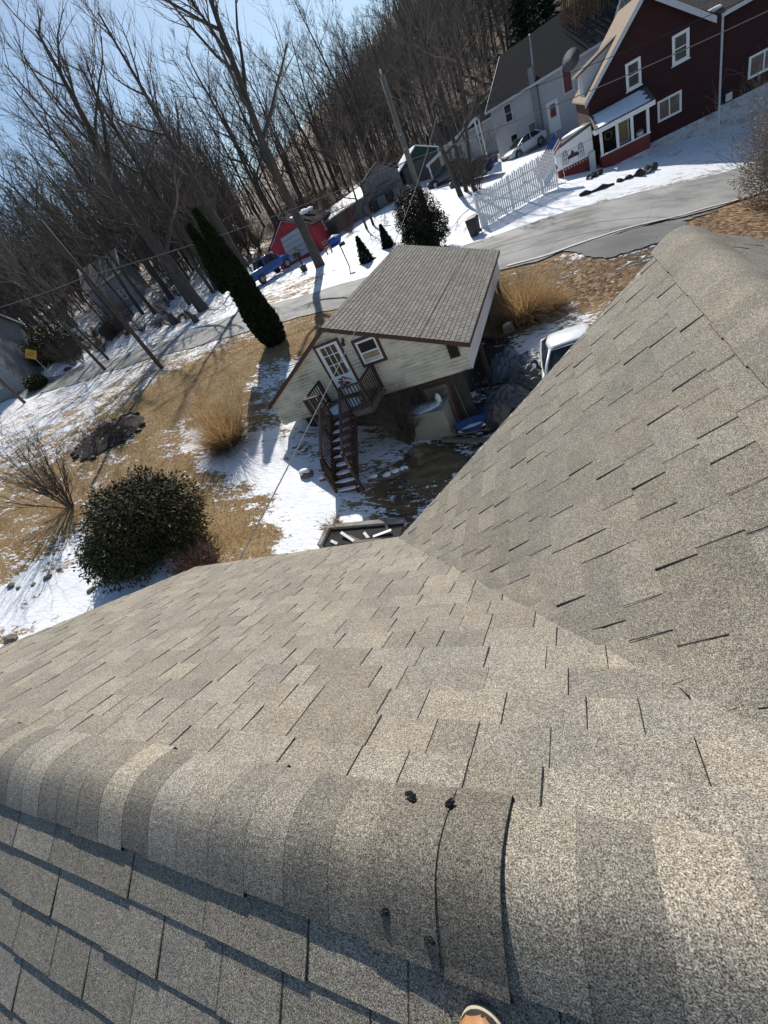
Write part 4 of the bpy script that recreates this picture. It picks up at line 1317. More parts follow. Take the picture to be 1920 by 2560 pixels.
q = MB(); q.lathe(G(-4.95, 12.62, -6.385), [(.085, 0), (.1, .02), (.1, .2), (.08, .26), (.03, .31), (.03, .34)], 12); q.build('body', M_WHITE, jg, smooth=True)
q = MB(); q.tube([G(-4.95, 12.53, -6.12), G(-4.95, 12.47, -6.16), G(-4.95, 12.5, -6.27)], .014, 6); q.build('handle', M_WHITE, jg, smooth=True)
# tool leaning by the lower door, blue wheelbarrow, timber, tarps, small white box
t = thing('garden_tool', 'long handled tool leaning on the dark wall right of the lower door', 'tool', tuple(G(-4.2, 12.8, -7.7)))
q = MB(); q.tube([G(-4.2, 12.72, -7.7), G(-4.36, 12.97, -6.1)], .02, 6); q.build('handle', M_OLDWOOD, t)
q = MB(); q.obox(G(-4.2, 12.72, -7.62), GX * .1, GY * .02, UZ * .12); q.build('blade', M_METAL, t)
wbp = G(-3.95, 12.0, 0); wbp = onground(wbp)
M_BLUE = mat('blue_paint', (.025, .07, .2), .4, .2, 6, dirt=(.06, .06, .07), dscale=5)
wb_ = thing('wheelbarrow', 'blue wheelbarrow standing in the shade right of the storage bin', 'wheelbarrow', tuple(wbp), R(8))
q = MB()
ring = lambda L, W, z, xo=0: [(xo + L * math.cos(a) * (1 if abs(math.cos(a)) < .8 else .97), W * math.sin(a), z) for a in np.linspace(0, 2 * math.pi, 21)[:-1]]
rr_ = [ring(.36, .2, .33), ring(.56, .33, .6), ring(.6, .36, .62), ring(.55, .32, .6), ring(.34, .18, .36)]
vs = [p for r_ in rr_ for p in r_]
q.add(vs, [(i * 20 + j, i * 20 + (j + 1) % 20, (i + 1) * 20 + (j + 1) % 20, (i + 1) * 20 + j) for i in range(4) for j in range(20)]); q.add(rr_[4], [tuple(range(20))]); q.add(rr_[0], [tuple(range(19, -1, -1))])
q.build('tray', M_BLUE, wb_, local=True, smooth=True)
q = MB(); q.blob((0, 0, .42), .38, .2, .08, 4, .2); q.build('snow_patch', M_SNOW, wb_, local=True, smooth=True)
for s_ in (-1, 1):
    q = MB(); q.tube([(.55, s_ * .1, .2), (0, s_ * .2, .34), (-.9, s_ * .3, .55)], .018, 6); q.build('handle', M_OLDWOOD, wb_, local=True)
    q = MB(); q.tube([(-.25, s_ * .22, .4), (-.35, s_ * .24, 0), (-.2, s_ * .24, 0)], .014, 6); q.build('leg', M_BLACK, wb_, local=True)
q = MB(); q.lathe((.68, -.04, .18), [(.1, 0), (.18, .01), (.18, .07), (.1, .08)], 18, (0, 1, 0)); q.build('wheel', M_BLACK, wb_, local=True)
bm_ = MB(); bm_.beam(onground(G(-5.1, 11.85, 0), .12), onground(G(-2.5, 11.35, 0), .1), .12, .14)
tag(bm_.build('timber_beam', M_OLDWOOD), 'long weathered timber lying on the ground below the wheelbarrow', 'timber')


def tarp(u, v, rx, ry, h, seed, label, m):
    c = gnd(u, v); N_ = 46; vs = []; rg = np.random.RandomState(seed); ph = rg.uniform(0, 6.28, 12)
    for i in range(N_):
        for j in range(N_):
            a, b = (i / (N_ - 1) - .5) * 2, (j / (N_ - 1) - .5) * 2
            e = max(0, 1 - (a * a + b * b) ** .9)
            x = c[0] + a * rx * (1 + .15 * math.sin(3 * b + ph[0])); y = c[1] + b * ry * (1 + .15 * math.sin(3 * a + ph[1]))
            f = abs(math.sin(a * 4.1 + b * 3.3 + ph[2] + 1.3 * math.sin(b * 5 + ph[3]))) * .35 + abs(math.sin(a * 7.3 - b * 8.1 + ph[4] + math.sin(a * 6))) * .22 + .1 * math.sin(a * 17 + ph[5]) * math.sin(b * 19)
            vs.append((x, y, hgt(x, y) + .03 + h * e * (.55 + f) + .05 * f))
    q = MB(); q.add(vs, [(i * N_ + j, (i + 1) * N_ + j, (i + 1) * N_ + j + 1, i * N_ + j + 1) for i in range(N_ - 1) for j in range(N_ - 1)])
    return tag(q.build('tarp', m, smooth=True), label, 'tarp', 'crumpled tarps beside the garage')


M_TARPB = mat('faded_blue_tarp', (.1, .125, .17), .45, .3, 5, dirt=(.05, .05, .05), dscale=4)
M_TARPG = mat('grey_tarp', (.09, .095, .1), .5, .35, 5, dirt=(.25, .27, .3), dscale=6, dlo=.6, dhi=.7)
M_TARPT = mat('tan_canvas', (.16, .14, .11), .8, .3, 6)
tarp(1275, 925, .85, .8, .75, 1, 'pale blue crumpled tarp heaped on the shaded snow behind the garage corner', M_TARPB)
tarp(1320, 950, .9, .7, .45, 2, 'grey wrinkled tarp spread near the front of the white van', M_TARPG)
tarp(1270, 1000, .9, .8, .5, 3, 'grey tarp sprinkled with snow next to the shingle roof edge', M_TARPG)
tarp(1245, 1040, .45, .8, .35, 4, 'narrow tan canvas fold lying closest to the shingle roof edge', M_TARPT)
tarp(1218, 1035, .35, .3, .2, 5, 'small bright blue scrap of tarp beside the tan canvas', M_BLUE)
c = gnd(1274, 830)
t = thing('crate', 'small white snow topped crate in the shade behind the garage', 'crate', tuple(c))
q = MB(); q.obox(c + UZ * .2, GX * .22, GY * .16, UZ * .2); q.build('body', M_CREAM, t, bevel=.02)
q = MB(); q.blob(c + UZ * .41, .22, .16, .05, 2, .1); q.build('snow_cap', M_SNOW, t, smooth=True)

# timber edged planter right under the eaves, with loose white slats
pl = thing('raised_bed', 'weathered timber raised bed full of broken white slats under the roof edge', 'raised bed', tuple(gnd(880, 1372)))
pA = gnd(806, 1372); pB = gnd(828, 1326); pC = gnd(1015, 1310)
pA, pB, pC = [p + UZ * .16 for p in (pA, pB, pC)]
for a_, b_ in ((pA, pB), (pB, pC)):
    q = MB(); q.beam(a_ - UZ * .05, b_ - UZ * .05, .17, .2); q.build('timber', mat('pale_weathered_timber', (.27, .25, .22), .9, .3, 9, stretch=(.4, .4, 1)), pl)
q = MB(); q.prism([pA - UZ * .06, pB - UZ * .06, pC - UZ * .06, pA + (pC - pB) - UZ * .06], UZ * .02); q.build('soil', M_INT, pl)
rg = random.Random(3)
stt = gnd(838, 1326); q = MB(); stems(q, stt, 40, .35, 1.4, .008, 8, 2); q.build('straw', M_GRASS, pl)
for (a_, b_) in (((835, 1362), (850, 1368)), ((862, 1344), (892, 1362)), ((916, 1340), (930, 1358)), ((940, 1352), (985, 1336)), ((972, 1312), (976, 1340)), ((890, 1364), (960, 1358)), ((880, 1352), (915, 1366))):
    q = MB(); q.beam(gnd(*a_) + UZ * rg.uniform(.16, .3), gnd(*b_) + UZ * rg.uniform(.1, .2), .09, .025); q.build('slat', M_WHITE if rg.random() < .6 else M_OLDWOOD, pl)

# dark garden bed on the slope
gb = [gnd(u, v) for u, v in ((183, 1140), (205, 1112), (250, 1072), (300, 1046), (335, 1036), (362, 1044), (355, 1070), (318, 1098), (270, 1126), (222, 1152))]
bc = sum(gb) / len(gb)
bed = thing('garden_bed', 'low dark garden bed of dead stems edged with stones on the tan lawn', 'garden bed', tuple(onground(bc)))
q = MB(); NB = 12; vs = []
for i in range(NB + 1):
    k = i / NB
    for p in gb:
        x, y = bc[0] + (p[0] - bc[0]) * k, bc[1] + (p[1] - bc[1]) * k
        vs.append((x, y, hgt(x, y) + .03 + .28 * (1 - k ** 3) + .06 * math.sin(x * 5) * math.sin(y * 6)))
ng = len(gb)
q.add(vs, [(i * ng + j, (i + 1) * ng + j, (i + 1) * ng + (j + 1) % ng, i * ng + (j + 1) % ng) for i in range(NB) for j in range(ng)])
M_SOIL = mat('dark_mulch', (.035, .028, .023), .95, .6, 8, bump=.9, bscale=20, dirt=(.6, .62, .66), dscale=2.2, dlo=.6, dhi=.64)
q.build('soil', M_SOIL, bed)
for i in range(ng):
    p = gb[i]; p2 = gb[(i + 1) % ng]
    for k in range(2):
        c = p + (p2 - p) * (k + .5) / 2
        if (i + k) % 3 == 2: continue
        q = MB(); q.blob(onground(c, .03), .26, .17, .11, i * 2 + k, .28, 10, 6); q.build('edge_stone', M_SOIL, bed)
q = MB(); rg = random.Random(9)
for i in range(14):
    p = bc + (rg.choice(gb) - bc) * rg.uniform(.1, .85)
    stems(q, onground(p, .1), 9, .6, 1.3, .012, i, 3)
q.build('dead_stems', M_TWIG, bed)

# short dead grass standing on the lawn (uncountable)
def lawn():
    q = MB(); n = 52000
    x = npr.uniform(-27, -2, n); y = npr.uniform(4.5, 25, n)
    keep = npr.rand(n) < 1
    cv = cover_np(x, y); keep &= (cv[:, 0] < .5 + .12 * npr.rand(n)) & (cv[:, 2] < .45)
    gl = np.stack([x, y], 1) @ np.stack([GX[:2], GY[:2]], 1)
    keep &= ~((gl[:, 0] > -11.6) & (gl[:, 0] < -3.4) & (gl[:, 1] > 12.4) & (gl[:, 1] < 22.6))
    x, y = x[keep], y[keep]; z = hgt_np(x, y); m = len(x)
    P = np.stack([x, y, z], 1)
    d = npr.normal(size=(m, 3)) * .7; d[:, 2] = .5 + .4 * npr.rand(m); d /= np.linalg.norm(d, axis=1)[:, None]
    L = (.05 + .09 * npr.rand(m))[:, None]; s = np.cross(d, npr.normal(size=(m, 3))); s /= np.linalg.norm(s, axis=1)[:, None]
    V = np.stack([P - s * .012, P + s * .012, P + d * L], 1).reshape(-1, 3)
    q.v.extend(map(tuple, V)); q.f.extend([(3 * i, 3 * i + 1, 3 * i + 2) for i in range(m)]); q.m.extend([0] * m); q.c.extend([None] * m)
    tag(q.build('lawn_grass', leaf_mat('lawn_blade', (.16, .105, .05), (.38, .265, .14), (.55, .42, .25), .8, .4)), kind='stuff')


lawn()
# ------------------------------------------------------------------ houses across the road
UX = np.array([1., 0, 0]); UY = np.array([0, 1., 0]); NY = -UY


def yp(u, v, y):
    return hit(u, v, UY, y)


M_REDBRICK = None
def brick_mat(name, a, b_, mortar, sx=.5, rowh=.2):
    m, n, l, bs = _nodes(name)
    tc = n.new('ShaderNodeTexCoord')
    mp = n.new('ShaderNodeMapping'); mp.inputs['Rotation'].default_value = (R(90), 0, 0); l.new(tc.outputs['Object'], mp.inputs[0])
    br = n.new('ShaderNodeTexBrick'); br.inputs['Color1'].default_value = (*a, 1); br.inputs['Color2'].default_value = (*b_, 1); br.inputs['Mortar'].default_value = (*mortar, 1)
    br.inputs['Scale'].default_value = 1; br.inputs['Brick Width'].default_value = sx; br.inputs['Row Height'].default_value = rowh; br.inputs['Mortar Size'].default_value = .012
    l.new(mp.outputs[0], br.inputs['Vector'])
    t = noise(n, l, .7, 5, .6, tc.outputs['Object'])
    l.new(mixc(n, l, 1, br.outputs['Color'], ramp(n, l, t.outputs['Fac'], [(.3, .7), (.7, 1.2)]).outputs[0], 'MULTIPLY'), bs.inputs['Base Color'])
    bs.inputs['Roughness'].default_value = .85
    return m


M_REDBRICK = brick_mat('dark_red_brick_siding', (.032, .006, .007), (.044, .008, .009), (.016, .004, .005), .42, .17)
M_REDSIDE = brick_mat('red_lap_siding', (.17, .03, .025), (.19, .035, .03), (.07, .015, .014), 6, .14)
M_FOUND = mat('whitewashed_foundation', (.5, .5, .52), .9, .2, 5, bump=.5, bscale=7, dirt=(.16, .16, .17), dscale=1.6, dlo=.5, dhi=.7)
M_TANROOF = mat('tan_shingle', (.26, .19, .13), .9, .25, 9, stretch=(1, 1, 3))
M_GREYROOF = mat('dark_grey_shingle', (.03, .03, .034), 1.0, .3, 7, spec=.05)
M_BROWNROOF = mat('brown_grey_shingle', (.12, .1, .085), .9, .4, 8)
M_TRIM = mat('pale_grey_trim', (.52, .54, .57), .6, .08, 6)
M_GREYSIDE = siding_mat('pale_grey_siding', (.42, .43, .46), (.3, .31, .33), 1.1, .45, .75, (.5, .5, 2), .2)
M_GLASSR = glass('reflecting_glass', (.05, .05, .055), .04)
M_CURT = mat('drawn_curtain', (.14, .14, .13), .6, .6, 4)

FY = 42.0
w0 = yp(1470, 258, FY); rl_ = yp(1463, 262, FY); rlt = yp(1601, 0, FY); rr0 = yp(1784, 50, FY); rrt = yp(1656, 0, FY)
# the rakes meet at the apex above the frame
sl = (rlt[2] - rl_[2]) / (rlt[0] - rl_[0]); sr = (rrt[2] - rr0[2]) / (rrt[0] - rr0[0])
ax_ = (rr0[2] - rl_[2] + sl * rl_[0] - sr * rr0[0]) / (sl - sr); az_ = rl_[2] + sl * (ax_ - rl_[0])
wb0 = yp(1631, 379, FY); wb1 = yp(1786, 330, FY)
zf_top = float(yp(1700, 340, FY)[2]) ; cor = yp(1798, 200, FY)
print('red house', w0, rl_, rr0, 'apex', ax_, az_, 'base', wb0, wb1, 'corner', cor, 'W wing', yp(1871, 140, FY), yp(1880, 0, FY), 'porch', yp(1495, 336, 40), yp(1615, 335, 40), yp(1504, 448, 40))
xc = float(cor[0]); xw = float(w0[0])
ze = (rl_[2] + rr0[2]) / 2
rhs = thing('red_house', 'dark red house with white trimmed windows and a snowy porch roof, across the road', 'house', (8, 46, -7.2))
zfd = -6.35; zlow = -10.0
DEP = 9.0
eL = (xw, rl_[2] + .1); eR = (xc, rr0[2] + .05)
q = MB()
gpoly = [(xw, FY, zfd), (xc, FY, zfd), (xc, FY, eR[1]), (ax_, FY, az_ - .1), (xw, FY, eL[1])]
q.prism(gpoly, UY * DEP)
q.prism([(xc + .002, FY + .5, zfd), (xc + 11, FY + .5, zfd), (xc + 11, FY + .5, eR[1] - .1), (xc + .002, FY + .5, eR[1] - .1)], UY * (DEP - 1))
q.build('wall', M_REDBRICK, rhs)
q = MB(); q.box(xw + .05, xc - .05, FY - .06, FY + DEP - .1, zlow, zfd - .003); q.box(xc - .04, xc + 11, FY + .42, FY + DEP - .6, zlow, zfd + .1)
q.build('foundation', M_FOUND, rhs)
# gable roof running back, and the wing's roof running right
q = MB()
ovx = .45
for sg, x_, z_ in ((-1, rl_[0] - .05, rl_[2]), (1, rr0[0] + .05, rr0[2])):
    q.prism([(ax_, FY - .35, az_ + .02), (x_, FY - .35, z_), (x_, FY - .35, z_ + .1), (ax_, FY - .35, az_ + .12)], UY * (DEP + .7))
q.build('roof', M_TANROOF, rhs)
q = MB()
gz_ = rr0[2] - .02
q.prism([(xc - .25, FY + .12, gz_), (xc + 11.3, FY + .12, gz_), (xc + 11.3, FY + 4.6, gz_ + 3.4), (xc - 3.6, FY + 4.6, gz_ + 3.4)], UZ * .09)
q.prism([(xc - 3.6, FY + 4.62, gz_ + 3.4), (xc + 11.3, FY + 4.62, gz_ + 3.4), (xc + 11.3, FY + 9.3, gz_), (xc - 3.6, FY + 9.3, gz_)], UZ * .09)
q.build('wing_roof', M_BROWNROOF, rhs)
q = MB()
for x_, z_ in ((rl_[0] - .06, rl_[2]), (rr0[0] + .06, rr0[2])):
    q.prism([(ax_, FY - .38, az_ + .14), (x_, FY - .38, z_ + .12), (x_, FY - .38, z_ - .2), (ax_, FY - .38, az_ - .2)], UY * .03)
q.obox((xc + 5.5, FY + .1, gz_ - .0), UX * 5.7, UY * .07, UZ * .09)
q.build('fascia', M_TRIM, rhs)
q = MB(); q.tube([(xc + .06, FY + .3, gz_ - .05), (xc + .06, FY + .3, zlow + 1.6)], .14, 10); q.build('downspout', M_TRIM, rhs)
q = MB(); q.blob((xc - .7, FY + .5, gz_ + .45), .75, .3, .12, 3, .2); q.build('roof_snow', M_SNOW, rhs)


def win_px(parent, tl, tr, bl, br, y, fm=None, fw=.12, rail=True, mull=0, pm=None, sill=True, name='window'):
    P = [yp(*p, y) for p in (tl, tr, bl, br)]
    x0 = (P[0][0] + P[2][0]) / 2; x1 = (P[1][0] + P[3][0]) / 2; z1 = (P[0][2] + P[1][2]) / 2; z0 = (P[2][2] + P[3][2]) / 2
    return window(parent, ((x0 + x1) / 2, y - .002, (z0 + z1) / 2), UX, NY, x1 - x0, z1 - z0, fm or M_WHITE, pm or M_GLASSR, fw, .07, rail, mull, sill, name=name)


win_px(rhs, (1563, 162), (1599, 140), (1566, 233), (1605.5, 208), FY)
win_px(rhs, (1680, 92), (1720.6, 68), (1680, 168), (1725, 142), FY)
win_px(rhs, (1642.5, 256), (1703, 223), (1644.5, 306.7), (1704, 279), FY, rail=False, mull=1, sill=False, fw=.09)
win_px(rhs, (1871, 142), (1950, 105), (1869.6, 199.6), (1950, 160), FY + .5, rail=False, mull=1, sill=False, fw=.09)
mb_ = yp(1821, 242, FY + .5)
q = MB(); q.obox(mb_ - UY * .06, UX * .17, UY * .05, UZ * .2); q.build('meter_box', M_TRIM, rhs)
# porch
PY = 39.9
pl0 = yp(1495, 336, PY); pl1 = yp(1504, 394, PY); pr0 = yp(1608, 276, PY); pr1 = yp(1616, 335, PY); pb = yp(1504, 440, PY); pbr = yp(1625, 400, PY)
px0, px1 = float(pl1[0]), float(yp(1625, 334, PY)[0]); zr_ = float((pl1[2] + pr1[2]) / 2); zt_ = float((pl0[2] + pr0[2]) / 2) + .05; zpb = float(yp(1510, 425, PY)[2])
print('porch', px0, px1, zr_, zt_, zpb)
q = MB()
q.box(px0, px1, PY, PY + .12, zpb, zr_); q.box(px0, px0 + .12, PY + .121, FY - .005, zpb, zr_); q.box(px1 - .12, px1, PY + .121, FY - .005, zpb, zr_)
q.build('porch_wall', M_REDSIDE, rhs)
q = MB(); q.box(px0 + .03, px1 - .03, PY + .03, FY - .07, zpb - 1.6, zpb - .003); q.build('porch_foundation', M_FOUND, rhs)
q = MB(); q.box(px0 - .05, px1 + .05, PY - .05, PY + .17, zr_ + .002, zr_ + .07); q.build('porch_rail', M_WHITE, rhs)
for k, x in enumerate((px0 + .08, px0 + (px1 - px0) * .36, px0 + (px1 - px0) * .66, px1 - .08)):
    q = MB(); q.box(x - .08, x + .08, PY - .01, PY + .13, zr_ + .072, zt_); q.build('porch_post', M_WHITE, rhs)
q = MB(); q.box(px0 - .3, px1 + .3, PY - .3, PY - .24, zt_ - .02, zt_ + .22); q.box(px0 + .0, px1, PY - .23, PY + .1, zt_ + .002, zt_ + .16)
q.box(px0 - .3, px0 - .24, PY - .238, FY - .01, zt_ - .02, zt_ + .22)
q.build('porch_beam', M_WHITE, rhs)
q = MB(); q.prism([(px0 - .28, PY - .28, zt_ + .22), (px1 + .28, PY - .28, zt_ + .22), (px1 + .28, FY - .01, zt_ + .85), (px0 - .28, FY - .01, zt_ + .85)], UZ * .06); pr_ = q.build('porch_roof', M_BROWNROOF, rhs)
q = MB(); vs = []
for i in range(25):
    for j in range(9):
        a, b = i / 24, j / 8
        e = min(1, 6 * min(a, 1 - a + .02 * math.sin(j * 2.3), b + .05, 1 - b + .05))
        vs.append((px0 - .15 + (px1 - px0 + .2) * a + .05 * math.sin(j * 2.1), PY - .25 + (FY - PY + .15) * b + .05 * math.sin(i * 1.7), zt_ + .285 + (.63 / (FY - PY + .27)) * (FY - PY + .15) * b + .07 * e))
q.add(vs, [(i * 9 + j, (i + 1) * 9 + j, (i + 1) * 9 + j + 1, i * 9 + j + 1) for i in range(24) for j in range(8)]); q.build('snow_cover', M_SNOW, pr_, smooth=True)
dp = MB(); dcx = px0 + .75; dp.box(dcx - .5, dcx + .5, FY - .06, FY - .004, zpb + .1, zpb + 2.2); dr_ = dp.build('door', M_INT, rhs)
q = MB()
for i in range(24):
    an = i / 24 * 6.283; q.blob((dcx + .22 * math.cos(an), FY - .1, zpb + 1.55 + .22 * math.sin(an)), .05, .03, .05, i, .2, 6, 4)
q.build('wreath', mat('dried_wreath', (.16, .13, .1), .9, .5, 30), dr_)
window(rhs, (px0 + (px1 - px0) * .52, FY - .004, zr_ + .62), UX, NY, 1.1, 1.5, M_TRIM, M_BLIND, .07, .05, False, 0, False, name='porch_window')
bk = thing('bucket', 'white bucket standing on the porch of the red house', 'bucket', (px1 - .5, PY + .5, zr_ - .1))
q = MB(); q.lathe((px1 - .5, PY + .4, zr_ - .35), [(.17, 0), (.21, .62), (.19, .63)], 14); q.build('body', M_TRIM, bk, smooth=True)
q = MB(); q.tube([(px1 - .5 + .2 * math.cos(a), PY + .4, zr_ + .26 + .12 * math.sin(a)) for a in np.linspace(0, math.pi, 8)], .012, 5); q.build('handle', M_METAL, bk)
# shed dormer on the left slope
d0 = yp(1424, 200, FY + 3.0)
q = MB()
dx0 = float(rl_[0]) - .1; dzz = float(rl_[2])
q.prism([(dx0 - .1, FY + 2.2, dzz + 1.5), (dx0 + 2.6, FY + 2.2, dzz + 2.4), (dx0 + 2.6, FY + 5.6, dzz + 2.4), (dx0 - .1, FY + 5.6, dzz + 1.5)], UZ * .1); q.build('dormer_roof', M_BROWNROOF, rhs)
q = MB(); q.prism([(dx0 + .3, FY + 2.35, dzz + .2), (dx0 + .3, FY + 2.35, dzz + 1.6), (dx0 + 2.5, FY + 2.35, dzz + 2.35), (dx0 + 1.8, FY + 2.35, dzz + 1.7)], UY * 3.1); q.build('dormer_wall', M_TRIM, rhs)

# white panelled lean-to on the left of the red house
SY = 40.6
s_tl, s_tr, s_br, s_bl = yp(1387, 376, SY), yp(1475, 309.5, SY), yp(1486, 383, SY), yp(1393, 430, SY)
sx0 = float((s_tl[0] + s_bl[0]) / 2); sx1 = float((s_tr[0] + s_br[0]) / 2); szb = float((s_br[2] + s_bl[2]) / 2); szg = float(yp(1398, 468, SY)[2]) - .3
print('leanto', s_tl, s_tr, s_br, s_bl, szg)
sh = thing('lean_to_shed', 'white panelled lean-to with arched window decals on the side of the red house', 'shed', (sx0 + 1, SY + 2, szg))
zt0, zt1 = float(s_tl[2]), float(s_tr[2])
q = MB(); q.prism([(sx0, SY, szb), (sx1, SY, szb), (sx1, SY, zt1), (sx0, SY, zt0)], UY * .12); q.prism([(sx0, SY + .121, szb), (sx0, SY + 4.6, szb), (sx0, SY + 4.6, zt0 - .9), (sx0, SY + .121, zt0)], UX * .1); q.build('wall', M_WHITE, sh)
q = MB(); q.prism([(sx0 + .03, SY + .03, szg), (sx1, SY + .03, szg), (sx1, SY + .03, szb - .003), (sx0 + .03, SY + .03, szb - .003)], UY * .12); q.prism([(sx0 + .03, SY + .15, szg), (sx0 + .03, SY + 4.6, szg), (sx0 + .03, SY + 4.6, szb - .003), (sx0 + .03, SY + .15, szb - .003)], UX * .1); q.build('lower_wall', M_REDSIDE, sh)
q = MB(); q.prism([(sx0 - .15, SY - .1, zt0 + .004), (sx1, SY - .1, zt1 + .004), (sx1, SY + 4.7, zt1 - .25), (sx0 - .15, SY + 4.7, zt0 - .9)], UZ * .08); srf = q.build('roof', M_BROWNROOF, sh)
q = MB()
for (fx, fy, rx, ry) in ((.62, 1.0, .8, .55), (.7, 2.6, .75, .4)):
    x = sx0 + (sx1 - sx0) * fx; y = SY + fy
    q.blob((x, y, zt0 + (zt1 - zt0) * fx + .1 - .15 * fy / 1.6 * .8), rx, ry, .16, int(fy * 3), .12, 18, 6)
q.build('snow_patch', M_SNOW, srf, smooth=True)
q = MB(); q.prism([(sx0 - .02, SY - .02, zt0 - .02), (sx1, SY - .02, zt1 - .02), (sx1, SY - .02, zt1 - .1), (sx0 - .02, SY - .02, zt0 - .1)], UY * .018)
q.box(sx0 + .01, sx1, SY - .012, SY - .001, zt0 - .42, zt0 - .4); q.build('trim', M_BLACK, sh)


def arch(cx, cz, w_, h_):
    q = MB(); y = SY - .02
    pts = [(cx - w_ / 2, y, cz - h_ / 2), (cx - w_ / 2, y, cz + h_ * .12)] + [(cx - w_ / 2 + w_ / 2 * t, y, cz + h_ * .12 + h_ * .38 * math.sin(t * math.pi / 2)) for t in (.25, .5, .75, 1)] + \
          [(cx + w_ / 2 * t, y, cz + h_ * .12 + h_ * .38 * math.cos(t * math.pi / 2)) for t in (.25, .5, .75)] + [(cx + w_ / 2, y, cz + h_ * .12), (cx + w_ / 2, y, cz - h_ / 2), (cx - w_ / 2, y, cz - h_ / 2)]
    q.tube(pts, .013, 4)
    for t in (-.17, .17): q.beam((cx + t * w_, y, cz - h_ / 2), (cx + t * w_, y, cz + h_ * .4), .014, .02, UY)
    for t in (-.14, .12): q.beam((cx - w_ / 2, y, cz + t * h_), (cx + w_ / 2, y, cz + t * h_), .012, .025, UZ)
    q.build('arch_decal', M_BLACK, sh)


for (u, v) in ((1413, 393), (1452, 373)):
    p = yp(u, v, SY); arch(float(p[0]), float(p[2]), .34, .82)
p = yp(1433, 386, SY); cx, cz = float(p[0]), float(p[2])
q = MB(); y = SY - .012
q.prism([(cx - .36, y, cz - .16), (cx + .36, y, cz - .16), (cx + .36, y, cz - .05), (cx + .3, y, cz + .0), (cx + .22, y, cz + .1), (cx + .1, y, cz + .06), (cx + .02, y, cz + .24), (cx - .08, y, cz + .27), (cx - .16, y, cz + .08), (cx - .3, y, cz + .05), (cx - .36, y, cz - .06)], UY * .01)
q.build('black_silhouette', M_BLACK, sh)
for k in range(10):
    q = MB(); x = sx0 + .55 + k * (sx1 - sx0 - .7) / 9; q.blob((x, SY - .03, szb - .1), .045, .04, .045, k, .02, 8, 6); q.build('light_bulb', M_WHITE, sh, smooth=True)
p = yp(1482, 410, SY - .2)
t = thing('utility_cabinet', 'small grey cabinet against the wall between the lean-to and the red porch', 'cabinet', tuple(onground(p)))
q = MB(); q.box(float(p[0]) - .2, float(p[0]) + .2, SY - .32, SY - .02, hgt(p[0], p[1]) - .05, hgt(p[0], p[1]) + 1.1); q.build('body', M_TRIM, t, bevel=.02)
q = MB(); q.obox((float(p[0]), SY - .335, hgt(p[0], p[1]) + .6), UX * .16, UY * .012, UZ * .4); q.build('door', M_METAL, t)

# picket fence with its gate, and the short return on the left
pf = thing('picket_fence', 'white picket fence with a wide gate across the snowy yard by the road', 'fence', (-1, 35.5, -5.6))
fa = gnd(1208, 570); fb_ = gnd(1397, 470); fa = np.array([fa[0], fa[1], fa[2]]); fb_ = np.array([fb_[0], fb_[1], fb_[2]])
fdir = fb_ - fa; FLn = float(np.linalg.norm(fdir[:2])); fdir = fdir / np.linalg.norm(fdir); fn = np.cross(fdir, UZ); fn /= np.linalg.norm(fn)
fbk = fa + np.array([-.7, 5.5, 0]); fbk = onground(fbk)
q = MB()
def pickets(mb, a, b, n, h0, h1):
    for i in range(n):
        t = (i + .5) / n; p = a + (b - a) * t; g = hgt(p[0], p[1]); h = h0 + (h1 - h0) * t + .05 * math.sin(i * 2.1)
        d = (b - a) / np.linalg.norm(b - a); nn = np.cross(d, UZ); nn /= np.linalg.norm(nn)
        w_ = .05
        base = np.array([p[0], p[1], g + .07])
        mb.prism([base - d * w_, base + d * w_, base + d * w_ + UZ * (h - .1), base + UZ * h, base - d * w_ + UZ * (h - .1)], nn * .022)
pickets(q, fa, fb_, int(FLn / .15), 1.8, 2.15); pickets(q, fbk, fa, 34, 1.6, 1.8)
q.build('pickets', M_WHITE, pf)
q = MB()
for h in (.35, 1.1, 1.6):
    q.beam(fa + fn * -.04 + UZ * h, fb_ + fn * -.04 + UZ * (h + .12), .04, .09); q.beam(fbk + UZ * h, fa + UZ * h, .04, .09)
q.beam(fa + (fb_ - fa) * .42 + fn * -.06 + UZ * .3, fa + (fb_ - fa) * .6 + fn * -.06 + UZ * 1.3, .03, .09); q.beam(fa + (fb_ - fa) * .62 + fn * -.06 + UZ * 1.3, fa + (fb_ - fa) * .8 + fn * -.06 + UZ * .35, .03, .09)
q.build('rails', M_WHITE, pf)
for t in (0, .2, .41, .61, .81, 1.0):
    p = fa + (fb_ - fa) * t + fn * -.07
    q = MB(); q.beam(onground(p, -.2), onground(p, 1.85 + .25 * t), .11, .11, UX); q.build('post', M_WHITE, pf)

# flags by the fence end
def flag(name, label, p0, p1, w_, cols, pole, seed):
    t = thing(name, label, 'flag', tuple(p0))
    q = MB(); q.tube([p0, p1], .02, 6); q.build('pole', M_METAL, t)
    d = (p1 - p0) / np.linalg.norm(p1 - p0)
    for nm, m, r0, r1, c0, c1 in cols:
        q = MB(); vs = []; n_ = 10
        for i in range(n_ + 1):
            for j in range(2):
                a = c0 + (c1 - c0) * i / n_; b = r0 + (r1 - r0) * j
                vs.append(p1 - UZ * .03 + np.array([-.72, -.25, -.62]) * a * w_ + np.array([.3, .0, -.9]) * b * .8 + np.array([.1, .5, .12]) * .18 * math.sin(a * 7 + b * 2 + seed) * a)
        q.add(vs, [(2 * i, 2 * i + 2, 2 * i + 3, 2 * i + 1) for i in range(n_)]); q.build(nm, m, t)


